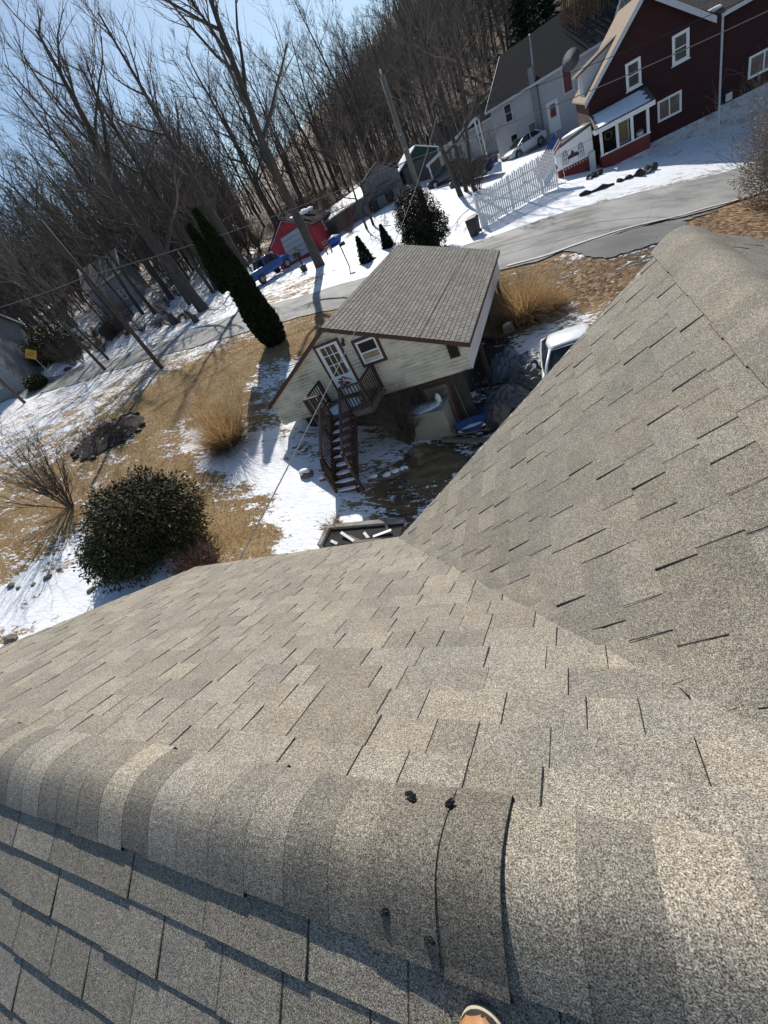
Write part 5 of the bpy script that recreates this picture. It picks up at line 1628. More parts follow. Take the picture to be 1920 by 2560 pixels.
M_FR = mat('red_flag_cloth', (.4, .03, .04), .8); M_FW = mat('white_flag_cloth', (.75, .74, .74), .8); M_FB = mat('blue_flag_cloth', (.03, .05, .2), .8)
fp = yp(1388, 328, 37.6)
cols = [('red_stripe' if k % 2 == 0 else 'white_stripe', M_FR if k % 2 == 0 else M_FW, k / 9, (k + 1) / 9, .0 if k > 4 else .38, 1) for k in range(9)] + [('blue_canton', M_FB, 0, 5 / 9, 0, .38)]
flag('flag', 'red and white striped flag with a blue canton on a pole above the fence end', onground((fp[0] + .2, 37.6, 0)), fp, 2.3, cols, 1, .5)
fp2 = yp(1381, 393, 39.2)
flag('flag', 'white and dark blue flag hanging low behind the pickets beside the lean-to', onground((fp2[0] + .2, 39.2, 0)), fp2, 1.2, [('white_band', M_FW, 0, .5, 0, 1), ('blue_band', M_FB, .5, 1, 0, 1)], 1, 2.)

# trash bin at the fence corner
tbp = gnd(1190, 588); t = thing('trash_bin', 'black wheeled trash bin at the left end of the picket fence', 'trash bin', tuple(tbp), R(-12))
q = MB(); q.add([(-.27, -.3, .05), (.27, -.3, .05), (.27, .3, .05), (-.27, .3, .05), (-.34, -.38, 1.0), (.34, -.38, 1.0), (.34, .38, 1.0), (-.34, .38, 1.0)], [(3, 2, 1, 0), (4, 5, 6, 7), (0, 1, 5, 4), (1, 2, 6, 5), (2, 3, 7, 6), (3, 0, 4, 7)]); q.build('body', M_BLACK, t, local=True, bevel=.03)
q = MB(); q.prism([(-.36, -.42, 1.002), (.36, -.42, 1.002), (.36, .42, 1.06), (-.36, .42, 1.06)], (0, 0, .05)); q.build('lid', mat('grey_plastic', (.09, .09, .1), .5), t, local=True, bevel=.02)
for s_ in (-1, 1):
    q = MB(); q.lathe((s_ * .3 - .03, .33, .12), [(.04, 0), (.12, .005), (.12, .055), (.04, .06)], 14, (1, 0, 0)); q.build('wheel', M_BLACK, t, local=True)
# dark fallen logs / border on the bank below the red house
for i, (a_, b_, r_, lab) in enumerate((((1450, 492), (1535, 462), .13, 'straight dark timber edging lying in the snow above the road'), ((1545, 457), (1590, 440), .12, 'short dark rotten log in the snow right of the timber edging'), ((1598, 442), (1636, 424), .24, 'thick dark mossy log in the snow below the red porch'), ((1472, 450), (1500, 436), .22, 'dark low mound of brush at the foot of the lean-to wall'))):
    p0, p1 = gnd(*a_), gnd(*b_)
    q = MB(); q.tube([p0 + (p1 - p0) * k / 6 + UZ * (r_ * .5 + .05 * math.sin(k * 2 + i)) for k in range(7)], [r_ * (.8 + .3 * math.sin(k * 1.9 + i)) for k in range(7)], 8)
    tag(q.build('log', M_SOIL), lab, 'log')


def gable_house(name, label, C, ang, w_, d_, h, rh, wm, rm, fm, ov=.35):
    """gable roofed house: C is the middle of its front base, w_ along the front (ridge direction), d_ deep"""
    t = thing(name, label, 'house' if 'house' in name else 'shed', tuple(C))
    a = np.array([math.cos(ang), math.sin(ang), 0]); b = np.array([-math.sin(ang), math.cos(ang), 0]); C = np.array(C, float)
    P = lambda x, y, z: C + a * x + b * y + UZ * z
    q = MB()
    q.prism([P(-w_ / 2, 0, -1.5), P(-w_ / 2, d_, -1.5), P(-w_ / 2, d_, h), P(-w_ / 2, d_ / 2, h + rh - .06), P(-w_ / 2, 0, h)], a * w_); q.build('wall', wm, t)
    q = MB(); k = rh / (d_ / 2)
    for (y0, y1) in ((-ov, d_ / 2), (d_ + ov, d_ / 2)):
        z0 = h - k * ov
        q.prism([P(-w_ / 2 - ov, y0, z0), P(w_ / 2 + ov, y0, z0), P(w_ / 2 + ov, y1, h + rh), P(-w_ / 2 - ov, y1, h + rh)], UZ * .12)
    rf_ = q.build('roof', rm, t)
    q = MB()
    for s_ in (-1, 1):
        for (y0, y1) in ((-ov, d_ / 2), (d_ + ov, d_ / 2)):
            q.beam(P(s_ * (w_ / 2 + ov + .02), y0, h - k * ov), P(s_ * (w_ / 2 + ov + .02), y1, h + rh), .04, .24)
    q.beam(P(-w_ / 2 - ov, -ov - .03, h - k * ov + .03), P(w_ / 2 + ov, -ov - .03, h - k * ov + .03), .06, .2)
    q.build('fascia', fm, t)
    return t, P, a, b, rf_


# pale grey two storey house
gyl = at(1262, 420, 60.0); ang = R(8)
gA = at(1223, 268, 60.0); gB = at(1410, 158, 60.2)
gC = (gA + gB) / 2; gang = R(-30); wgh = 11.5
print('grey house', gA, gB, math.degrees(gang), wgh)
gdir = np.array([math.cos(gang), math.sin(gang), 0])
gC = np.array([gA[0], gA[1], -4.9]) + gdir * (wgh / 2 + .0)
gh, P, a, b, rf_ = gable_house('grey_house', 'pale grey two storey house with a big dark roof behind the white car', gC, gang, wgh, 8.5, 5.2, 3.2, M_GREYSIDE, M_GREYROOF, M_TRIM)
nb = -b
def ghx(u, v):
    """front wall coordinates from a pixel"""
    p = hit(u, v, nb, float(np.dot(nb, gC))); return float((p - gC) @ a), float(p[2] - gC[2])
for nm, tl, br, kw in (('window', (1256, 263), (1286, 302), dict()), ('window', (1277, 338), (1300, 372), dict(fm=M_GLASSR)), ('window', (1320, 310), (1345, 345), dict(fm=M_GLASSR)),):
    x0, z0 = ghx(tl[0], tl[1]); x1, z1 = ghx(*br)
    ww, hh = max(.9, abs(x1 - x0)), 1.5
    window(gh, P((x0 + x1) / 2, -.004, (z0 + z1) / 2), a, nb, ww, hh, M_TRIM, M_CURT if nm == 'window' and tl[0] > 1300 else M_PANE, .09, .06, True, 0, True)
x0, z0 = ghx(1385, 290)
dd = MB(); frame(dd, P(x0, -.004, z0), a, UZ, nb, 1.15, 2.3, .12, .06); panel(dd, P(x0, -.004, z0), a, UZ, nb, .9, 2.05, .03, .005); dgo = dd.build('door', M_WHITE, gh)
q = MB(); panel(q, P(x0, -.06, z0 + .45), a, UZ, nb, .55, .9, .012, 0); q.build('pane', M_GLASSR, dgo)
for k in range(4):
    q = MB(); panel(q, P(x0 - .2 + k * .13, -.08, z0 + .18), a, UZ, nb, .07, .5, .012, 0); q.build('red_ribbon', M_FR, dgo)
x0, z0 = ghx(1340, 240); q = MB(); panel(q, P(x0, -.002, 2.4), a, UZ, nb, .62, 5.1, .32, 0); q.obox(P(x0, -.16, 5.6), a * .25, b * .16, UZ * .6); q.build('chimney', mat('grey_block', (.25, .25, .26), .9, .2, 8), gh)
q = MB(); q.tube([P(x0 - .1, .3, 5.1), P(x0 - .15, .8, 8.0), P(x0 - .1, .7, 8.3)], .07, 8); q.build('vent_pipe', M_METAL, gh)
x0, z0 = ghx(1419, 198)
frame_q = MB(); frame(frame_q, P(x0, -.004, z0), a, UZ, nb, .95, 1.9, .12, .06); fo = frame_q.build('window', M_TRIM, gh)
q = MB(); panel(q, P(x0, -.01, z0), a, UZ, nb, .75, 1.7, .02, 0); q.build('pane', mat('red_curtain', (.14, .05, .045), .8), fo)
# satellite-like grey dish standing between the houses
dpnt = at(1430, 152, 52)
t = thing('satellite_dish', 'big grey satellite dish between the grey house and the red house', 'satellite dish', tuple(onground(dpnt)))
q = MB(); dsh = []
for r_, h_ in ((.02, 0), (.25, .04), (.5, .13), (.7, .26)): dsh.append((r_, h_))
q.lathe(dpnt, dsh, 20, (-.35, -.8, .35)); q.build('dish', mat('dish_grey', (.1, .105, .12), .9), t, smooth=True)
q = MB(); q.tube([onground(dpnt, -.2), dpnt + UY * .1], .06, 8); q.build('mast', M_METAL, t)

# white houses and sheds further back, left of the grey house
c0 = at(1195, 330, 78); h1, P1, a1, b1_, _ = gable_house('white_house', 'pale house with a dark roof half hidden by trees left of the grey house', np.array([c0[0], c0[1], -4.6]), R(20), 11, 8, 4.2, 2.4, M_GREYSIDE, M_GREYROOF, M_TRIM)
for k in (-3, 0, 3): window(h1, P1(k, -.004, 2.6), a1, -b1_, 1.1, 1.5, M_TRIM, M_PANE, .1, .06, True)
c0 = at(1120, 372, 84); h2, P2, a2, b2_, _ = gable_house('white_house', 'long low pale house with a partly snowy roof behind the green gabled shed', np.array([c0[0], c0[1], -4.4]), R(24), 15, 8, 2.6, 1.6, M_GREYSIDE, mat('snow_dusted_roof', (.1, .1, .1), .9, .3, 6, dirt=(.75, .78, .82), dscale=.6, dlo=.45, dhi=.52), M_TRIM)
for k in (-5, -1.5, 2, 5): window(h2, P2(k, -.004, 1.7), a2, -b2_, 1.3, 1.2, M_TRIM, M_PANE, .1, .06, True)
# carport with snowy roof beside the grey house
cp = at(1160, 395, 58); cpz = hgt(cp[0], cp[1])
t = thing('carport', 'open carport with a sloping snowy roof and lattice between the cars and houses', 'carport', (cp[0], cp[1], cpz))
q = MB(); q.prism([(cp[0] - 3.4, cp[1] - 3, cpz + 2.3), (cp[0] + 2.2, cp[1] - 2.4, cpz + 3.6), (cp[0] + 2.2, cp[1] + 3.5, cpz + 3.6), (cp[0] - 3.4, cp[1] + 3, cpz + 2.3)], UZ * .14); q.build('roof', bpy.data.materials['snow_dusted_roof'], t)
q = MB(); q.beam((cp[0] - 3.4, cp[1] - 3.06, cpz + 2.32), (cp[0] + 2.2, cp[1] - 2.46, cpz + 3.62), .08, .26); q.build('fascia', M_TRIM, t)
for (dx, dy, hh) in ((-3.2, -2.8, 2.3), (-3.2, 2.8, 2.3), (2.0, -2.2, 3.5), (2.0, 3.2, 3.5), (-.6, -2.5, 2.9)):
    q = MB(); q.beam((cp[0] + dx, cp[1] + dy, cpz - .3), (cp[0] + dx, cp[1] + dy, cpz + hh), .14, .14, UX); q.build('post', M_WHITE, t)
q = MB()
for i in range(14):
    for s_ in (-1, 1):
        x = cp[0] - .5 + i * .19; q.beam((x, cp[1] - 2.3 + s_ * .01, cpz + (.9 if s_ > 0 else 2.6)), (x + .6, cp[1] - 2.3 + s_ * .01, cpz + (2.6 if s_ > 0 else .9)), .02, .06, UY)
q.build('lattice', M_WHITE, t)
# shed with the dark green gable
c0 = at(1068, 470, 60); gz = hgt(c0[0], c0[1])
t = thing('green_gable_shed', 'grey shed with a dark green gable and snowy roof behind the utility pole', 'shed', (c0[0], c0[1], gz))
gd = np.array([.93, .36, 0]); gn2 = np.array([.36, -.93, 0]); gb2 = -gn2
Pq = lambda x, y, z: np.array([c0[0], c0[1], gz]) + gd * x + gb2 * y + UZ * z
q = MB(); q.prism([Pq(-2, 0, -.5), Pq(2.2, 0, -.5), Pq(2.2, 0, 1.9), Pq(-2, 0, 1.9)], gb2 * 7); q.build('wall', mat('grey_board', (.11, .105, .1), .9, .3, 5), t)
q = MB(); q.prism([Pq(-2.2, -.05, 1.9), Pq(2.4, -.05, 1.9), Pq(.1, -.05, 3.1)], gb2 * 7); q.build('gable', mat('dark_green_paint', (.012, .05, .03), .7, .2, 6), t)
q = MB()
for s_ in (-1, 1): q.prism([Pq(.1, -.3, 3.15), Pq(.1 + s_ * 2.6, -.3, 1.82), Pq(.1 + s_ * 2.6, 7.3, 1.82), Pq(.1, 7.3, 3.15)], UZ * .12)
q.build('roof', M_SNOW, t)
# low ruined block outbuilding with clutter
c0 = at(905, 520, 56); gz = hgt(c0[0], c0[1])
t = thing('low_outbuilding', 'low grey block outbuilding with a broken snowy roof behind the snow bank', 'outbuilding', (c0[0], c0[1], gz))
lo_ = lambda x, y, z: np.array([c0[0], c0[1], gz]) + np.array([.94, .33, 0]) * x + np.array([-.33, .94, 0]) * y + UZ * z
q = MB(); q.prism([lo_(-5.5, 0, -.6), lo_(4, 0, -.6), lo_(4, 0, 1.7), lo_(-5.5, 0, 1.3)], np.array([-.33, .94, 0]) * .3); q.prism([lo_(1, .4, -.6), lo_(5, .4, -.6), lo_(5, .4, 2.2), lo_(3.2, .4, 3.6), lo_(1, .4, 2.6)], np.array([-.33, .94, 0]) * 5); q.prism([lo_(-5.5, .31, -.6), lo_(-5.2, .31, -.6), lo_(-5.2, .31, 1.3), lo_(-5.5, .31, 1.3)], np.array([-.33, .94, 0]) * 5)
q.build('wall', mat('old_grey_block', (.15, .15, .16), .95, .35, 4, bump=.4, bscale=9), t)
q = MB(); q.prism([lo_(-5.6, -.1, 1.32), lo_(.9, -.1, 1.62), lo_(.9, 5, 2.5), lo_(-5.6, 5, 2.1)], UZ * .12); q.build('roof', M_SNOW, t)
q = MB(); q.prism([lo_(.8, .2, 2.6), lo_(3.2, .2, 3.62), lo_(3.2, 5.6, 3.62), lo_(.8, 5.6, 2.6)], UZ * .1); q.prism([lo_(3.2, .2, 3.62), lo_(5.2, .2, 2.2), lo_(5.2, 5.6, 2.2), lo_(3.2, 5.6, 3.62)], UZ * .1); q.build('gable_roof', M_BROWNROOF, t)
for k in range(5):
    q = MB(); q.obox(lo_(.4 + k * .9, -.7 - .2 * (k % 2), .5), np.array([.94, .33, 0]) * (.3 + .1 * (k % 3)), np.array([-.33, .94, 0]) * .3, UZ * (.4 + .15 * (k % 2))); q.build('stacked_scrap', M_SOIL if k % 2 else mat('dull_scrap', (.1, .11, .12), .6, .4, 6), t)

# red garage
M_REDP = mat('bright_red_boards', (.33, .022, .04), .7, .2, 3, stretch=(1, 1, .3), dirt=(.17, .014, .025), dscale=1.4)
RG_D = hit(724, 657, np.array([0, 0, 1.]), -2.35)
rgr = 52.0
dL_ = at(724, 657, rgr); dR_ = at(774, 627, rgr + .9)
rgz = float((dL_[2] + dR_[2]) / 2)
fx = np.array([math.cos(R(6)), math.sin(R(6)), 0]); wdr = 2.9; fy = np.array([-fx[1], fx[0], 0])
print('red garage', dL_, dR_, wdr, rgz)
rg_ = thing('red_garage', 'bright red garage with a pale roll up door at the edge of the woods', 'garage', tuple((dL_ + dR_) / 2))
O_ = np.array([dL_[0], dL_[1], rgz]); Pr = lambda x, y, z: O_ + fx * x + fy * y + UZ * z
hd = 2.3; xa, xb, xm = -1.15, wdr + .95, wdr / 2 - .1; he = 1.95; ha = 3.5; dg = 8.0
q = MB(); q.prism([Pr(xa, 0, -.8), Pr(xb, 0, -.8), Pr(xb, 0, he), Pr(xm, 0, ha), Pr(xa, 0, he)], fy * dg); q.build('wall', M_REDP, rg_)
q = MB()
for x_ in (xa - .35, xb + .35):
    k = (ha - he) / (xm - xa) if x_ < xm else (ha - he) / (xb - xm)
    zz = he - .35 * k
    q.prism([Pr(xm, -.3, ha + .03), Pr(x_, -.3, zz + .03), Pr(x_, dg + .3, zz + .03), Pr(xm, dg + .3, ha + .03)], UZ * .1)
rro = q.build('roof', M_GREYROOF, rg_)
q = MB()
for i in range(9): q.blob(Pr(xm + .3 + random.Random(i).uniform(0, 1.6), .6 + i * .8, ha - .35), .35, .45, .22, i, .3, 10, 5)
q.build('snow_patch', M_SNOW, rro, smooth=True)
q = MB(); q.prism([Pr(.0, -.03, 0), Pr(wdr, -.03, 0), Pr(wdr, -.03, hd), Pr(.35, -.03, hd - .1)], fy * .029); gd_o = q.build('roll_up_door', mat('pale_blue_grey_door', (.36, .39, .44), .6, .1, 4), rg_)
q = MB()
for k in range(1, 5): q.beam(Pr(.05, -.035, hd * k / 5), Pr(wdr - .02, -.035, hd * k / 5), .02, .03)
q.build('panel_seam', M_GREYROOF, gd_o)
q = MB(); q.beam(Pr(xa, -.02, he), Pr(xm, -.02, ha), .03, .1); q.beam(Pr(xm, -.02, ha), Pr(xb, -.02, he), .03, .1); q.build('trim', M_TRIM, rg_)
wv = Pr(xb + .002, 4.6, 1.3); window(rg_, wv, fy, fx, .6, 1.1, M_TRIM, M_PANE, .1, .05, True, 0, False)
q = MB(); q.obox(Pr(xb + .02, 6.3, 1.1), fy * .2, fx * .01, UZ * .18); q.build('notice_board', M_TRIM, rg_)
# blue tarp covered heap, wooden chair, potted plant, blue post
cpt = gnd(835, 600); cpt = at(835, 600, 50)
cpt = onground(cpt)
q = MB(); q.blob(cpt + UZ * .35, .8, .6, .55, 6, .2, 16, 9); tag(q.build('tarp', mat('bright_blue_tarp', (.015, .07, .3), .5, .25, 4), smooth=True), 'bright blue tarp over a heap at the corner of the red garage', 'tarp')
cc = onground(at(823, 628, 47))
t = thing('wooden_chair', 'brown wooden chair standing in the snow beside the blue tarp', 'chair', tuple(cc), R(30))
for sx_ in (-1, 1):
    for sy in (-1, 1):
        q = MB(); q.beam((sx_ * .25, sy * .25, 0), (sx_ * .25, sy * .25, .5 if sy < 0 else 1.1), .07, .07, (1, 0, 0)); q.build('leg', mat('orange_brown_wood', (.2, .1, .055), .7) if sx_ == -1 and sy == -1 else bpy.data.materials['orange_brown_wood'], t, local=True)
q = MB(); q.box(-.3, .3, -.3, .3, .5, .56); q.build('seat', bpy.data.materials['orange_brown_wood'], t, local=True)
q = MB()
for z in (.75, .95): q.box(-.22, .22, .23, .27, z, z + .12)
q.build('backrest', bpy.data.materials['orange_brown_wood'], t, local=True)
pp = onground(at(758, 668, 43))
t = thing('potted_plant', 'dead potted plant in a black pot on the snow before the red garage', 'potted plant', tuple(pp))
q = MB(); q.lathe(pp - UZ * .03, [(.26, 0), (.34, .5), (.3, .52)], 14); q.build('pot', M_BLACK, t)
q = MB(); stems(q, pp + UZ * .45, 7, 1.1, .2, .035, 4, 2); leaves(q, [(pp[0], pp[1], pp[2] + 1.5, .3, .3, .2)], 90, .35, .05, 1.0); q.build('stem', M_RHODO, t)
bp_ = onground(at(873, 665, 37)); bt = at(857, 603, 37)
t = thing('post', 'thin dark blue post with a small box on top on the snow bank', 'post', tuple(bp_))
q = MB(); q.tube([bp_ - UZ * .1, np.array([bp_[0], bp_[1], bt[2]])], .05, 8); q.build('pole', mat('dark_blue_paint', (.02, .03, .09), .5), t)
q = MB(); q.obox(np.array([bp_[0] + .2, bp_[1], bt[2] - .12]), UX * .22, UY * .12, UZ * .12); q.build('box', M_BLACK, t)

# white house in the trees on the left, and the corner of another at the frame's edge
lhb = at(300, 760, 66); lhz = hgt(lhb[0], lhb[1])
lA = at(232, 690, 64); lB = at(350, 640, 68)
lang = math.atan2(lB[1] - lA[1], lB[0] - lA[0])
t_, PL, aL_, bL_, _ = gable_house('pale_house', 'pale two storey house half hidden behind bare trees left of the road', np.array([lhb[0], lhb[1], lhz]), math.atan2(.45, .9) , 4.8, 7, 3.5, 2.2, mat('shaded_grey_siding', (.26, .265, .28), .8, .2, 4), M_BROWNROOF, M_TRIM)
window(t_, PL(-.8, -.004, 2.8), aL_, -bL_, .7, .9, M_TRIM, M_PANE, .09, .06, True)
window(t_, PL(1.2, -.004, 1.4), aL_, -bL_, .7, 1.2, M_TRIM, M_PANE, .09, .06, True)
fl = at(-150, 890, 62); flz = hgt(fl[0], fl[1])
t_, PL, aL_, bL_, _ = gable_house('pale_house', 'pale house with a porch cut off by the left edge of the photo', np.array([fl[0], fl[1], flz + .4]), math.atan2(.45, .9), 8, 8, 5.2, 2.6, bpy.data.materials['shaded_grey_siding'], M_BROWNROOF, M_TRIM)
window(t_, PL(2.2, -.004, 3.9), aL_, -bL_, .9, 1.4, M_TRIM, M_PANE, .09, .06, True); window(t_, PL(1.6, -.004, 1.3), aL_, -bL_, 1.1, 1.4, M_TRIM, M_PANE, .09, .06, True)
# ------------------------------------------------------------------ leafless trees
M_TRUNK = mat('dark_grey_bark', (.065, .055, .048), .95, .4, 5, bump=.6, bscale=12, stretch=(1, 1, .2), dirt=(.09, .08, .07), dscale=1.2)
M_CROWN = mat('brown_grey_twigs', (.15, .122, .1), .95, .3, 2)


def tree_mesh(seed, H, r0, spread=.5, low=.35, nl=13, fine=1.0, lean=(0, 0), sides=7, twig=.011, levels=3, up=.18, split=0.):
    """trunk and crown builders of one bare tree standing at the origin"""
    rg = random.Random(seed); tk = MB(); cr = MB()

    def path(p, d, L, r_, k, wob, upw, taper=.8):
        pts = [np.array(p, float)]; rr_ = [r_]; d = np.array(d, float)
        for i in range(k):
            d = d + np.array([rg.gauss(0, wob), rg.gauss(0, wob), rg.gauss(upw, wob * .5)]); d /= np.linalg.norm(d)
            pts.append(pts[-1] + d * L / k); rr_.append(max(twig * .5, r_ * (1 - taper * (i + 1) / k)))
        return pts, rr_

    def grow(p, d, L, r_, lev):
        k = 5 if lev > 1 else (4 if lev == 1 else 2)
        pts, rr_ = path(p, d, L, r_, k, .17 if lev else .2, up * .5)
        (tk if lev >= levels - 1 and r_ > .05 else cr).tube(pts, rr_, 5 if lev >= 2 else 3, cap=False)
        if lev == 0: return
        n_ = int((5 if lev > 1 else 5) * fine + rg.random())
        for i in range(n_):
            t = rg.uniform(.25, 1.0); j = min(k - 1, int(t * k)); f = t * k - j
            q = pts[j] + (pts[j + 1] - pts[j]) * f
            dd = (pts[j + 1] - pts[j]); dd /= np.linalg.norm(dd)
            dd = dd + np.array([rg.gauss(0, .55), rg.gauss(0, .55), rg.gauss(.12, .35)]); dd /= np.linalg.norm(dd)
            grow(q, dd, L * rg.uniform(.35, .6), max(twig, rr_[j] * .55), lev - 1)

    k = 12
    pts = [np.array([0, 0, -.4])]; rr_ = [r0 * 1.25]; d = np.array([lean[0], lean[1], 1.0])
    for i in range(k):
        d = d + np.array([rg.gauss(0, .045), rg.gauss(0, .045), .08]); d /= np.linalg.norm(d)
        pts.append(pts[-1] + d * (H * .86 + .4) / k); rr_.append(r0 * (1 - .86 * ((i + 1) / k) ** 1.1) + .012)
    tk.tube(pts, rr_, sides, cap=False)
    for i in range(nl):
        t = low + (1 - low) * ((i + rg.random()) / nl) ** .85; t = min(t, .995)
        j = min(k - 1, int(t * k)); q = pts[j] + (pts[j + 1] - pts[j]) * (t * k - j)
        an = i * 2.4 + rg.uniform(-.6, .6)
        el = rg.uniform(.5, 1.5) if t > .5 else rg.uniform(.3, .9)
        dd = np.array([math.cos(an), math.sin(an), el]); dd /= np.linalg.norm(dd)
        L = H * spread * (1.05 - .7 * (t - low) / (1 - low)) * rg.uniform(.65, 1.1)
        grow(q, dd, L, max(.02, rr_[j] * rg.uniform(.4, .65)), levels - 1)
    return tk, cr


def tree_thing(tk, cr, name, label, group=None, cat='tree'):
    t = thing(name, label, cat, (0, 0, 0), 0, group)
    tk.build('trunk', M_TRUNK, t, local=True, smooth=True); cr.build('crown', M_CROWN, t, local=True)
    return t


def put(t, p, rz=0, s=1.0, label=None, group=None):
    t.location = p; t.rotation_euler = (0, 0, rz); t.scale = (s, s, s)
    if label: t['label'] = label
    if group: t['group'] = group
    return t


# single trees that can be told apart, placed by the foot of their trunk
HERO = [
    (800, 665, None, 23, .42, .34, .42, 15, (0, 0), 'big bare tree with a thick straight trunk on the snow beside the red garage'),
    (510, 775, None, 24, .52, .40, .25, 17, (-.05, 0), 'biggest bare tree, its thick trunk rising from the snowy road bank on the left'),
    (640, 733, 47.0, 22, .34, .3, .35, 13, (0, 0), 'tall bare tree standing behind the arborvitae and the blue truck'),
    (560, 745, 56.0, 22, .4, .33, .3, 13, (.03, 0), 'bare tree with dark trunk between the arborvitae and the biggest tree'),
    (1150, 478, 46.0, 15, .21, .4, .25, 11, (-.22, .05), 'left leaning trunk of the bare clump behind the dark evergreen bush'),
    (1166, 478, 47.0, 16, .17, .38, .3, 10, (-.02, .05), 'upright middle trunk of the bare clump in front of the blue car'),
    (1184, 476, 46.0, 15, .15, .38, .3, 10, (.1, .02), 'right hand slim trunk of the bare clump close to the picket fence'),
    (930, 555, 50.0, 11, .13, .42, .2, 10, (.03, 0), 'small bare tree in front of the low grey outbuilding, the right of two'),
    (912, 560, 50.0, 10, .12, .42, .2, 10, (-.05, 0), 'small bare tree in front of the low grey outbuilding, the left of two'),
    (760, 560, 62.0, 19, .3, .34, .3, 12, (0, 0), 'bare tree rising just behind the red garage roof'),
    (700, 590, 64.0, 21, .3, .34, .3, 12, (.03, 0), 'bare tree with a tall trunk left behind the red garage'),
    (205, 860, 45.0, 13, .13, .36, .3, 10, (-.05, 0), 'slim dark bare tree on the snowy bank nearest the yellow sign'),
    (215, 835, 50.0, 14, .12, .36, .3, 10, (0, 0), 'slim dark bare tree behind the roadside brush, the right of a leaning pair'),
    (195, 850, 53.0, 13, .1, .36, .3, 9, (-.12, 0), 'slim dark bare tree behind the roadside brush, the left of a leaning pair'),
    (350, 735, 58.0, 17, .2, .36, .25, 11, (0, 0), 'bare tree close in front of the pale two storey house'),
    (420, 735, 60.0, 22, .3, .33, .35, 12, (.02, 0), 'bare tree right of the pale two storey house'),
]
for i, (u, v, r_, H, r0, sp, low, nl, ln, lab) in enumerate(HERO):
    p = gnd(u, v) if r_ is None else onground(at(u, v, r_))
    t = tree_thing(*tree_mesh(100 + i, H, r0, sp, low, nl, 1.25 if H > 18 else 1.1, ln, 8), 'bare_tree', lab)
    put(t, p)

# the wood: a few kinds, copied
VAR = []
for i in range(7):
    tk, cr = tree_mesh(200 + i, 19 + i % 4, .15 + .03 * (i % 3), .27 + .03 * (i % 3), .3, 16, 1.15, (random.Random(i).uniform(-.05, .05), random.Random(i + 9).uniform(-.05, .05)), 6, .013)
    VAR.append(tree_thing(tk, cr, 'bare_tree', 'leafless tree of the dense brown wood beyond the road, among many alike', 'bare trees of the wood beyond the road'))
FARV = []
for i in range(5):
    tk, cr = tree_mesh(300 + i, 17 + i % 3, .15, .26, .25, 13, .95, (0, 0), 4, .024)
    b0 = len(tk.v); tk.v += cr.v; tk.f += [tuple(b0 + k for k in f) for f in cr.f]; tk.m += [0] * len(cr.f); tk.c += [None] * len(cr.f)
    FARV.append(tag(tk.build('bare_tree', M_CROWN), 'distant leafless tree on the wooded hillside, among many alike', 'tree', 'bare trees on the far hillside'))


def clear_spot(x, y):
    """woods keep off the road, yards and buildings"""
    az = math.degrees(math.atan2(x, y)); r = math.hypot(x, y)
    if y < 34: return False
    if az > -14 and r < 92: return False
    if az > -22 and r < 70: return False
    if -31 < az < -18 and r < 63: return False
    if -43 < az < -31 and r < 52: return False
    if -50.5 < az < -42 and r < 77: return False
    if az < -50.5 and (r < 70): return False
    return True


rg = random.Random(77)
pts = []
tries = 0
while len(pts) < 145 and tries < 9000:
    tries += 1
    az = rg.uniform(-72, 2); r = rg.uniform(50, 105) if az < -14 else rg.uniform(92, 130)
    x, y = r * math.sin(R(az)), r * math.cos(R(az))
    if clear_spot(x, y) and all((x - a) ** 2 + (y - b) ** 2 > 7 for a, b in pts): pts.append((x, y))
for i, (x, y) in enumerate(pts):
    o = VAR[i] if i < len(VAR) else copy_tree(VAR[rg.randrange(len(VAR))])
    put(o, (x, y, hgt(x, y) - .1), rg.uniform(0, 6.28), rg.uniform(.72, 1.12))
for az, r in ((-47.6, 60), (-46.2, 62), (-45.3, 60), (-49, 61), (-48.3, 63), (-8.5, 72), (-7.2, 66), (-6.4, 75), (-5.5, 70), (-4.6, 78), (-9.5, 68), (-3.9, 72), (-11, 70), (-12.5, 66), (-13.5, 74)):
    put(copy_tree(VAR[rg.randrange(len(VAR))]), onground((r * math.sin(R(az)), r * math.cos(R(az)), 0)), rg.uniform(0, 6.28), rg.uniform(.55, .9))
pts2 = []; tries = 0
while len(pts2) < 140 and tries < 9000:
    tries += 1
    az = rg.uniform(-72, 24); r = 110 + 120 * rg.random() ** 1.1
    if az > -14: r = 95 + 120 * rg.random()
    x, y = r * math.sin(R(az)), r * math.cos(R(az))
    if all((x - a) ** 2 + (y - b) ** 2 > 6 for a, b in pts2): pts2.append((x, y))
for i, (x, y) in enumerate(pts2):
    o = FARV[i] if i < len(FARV) else copy_tree(FARV[rg.randrange(len(FARV))])
    put(o, (x, y, hgt(x, y) - .1), rg.uniform(0, 6.28), rg.uniform(.8, 1.2))


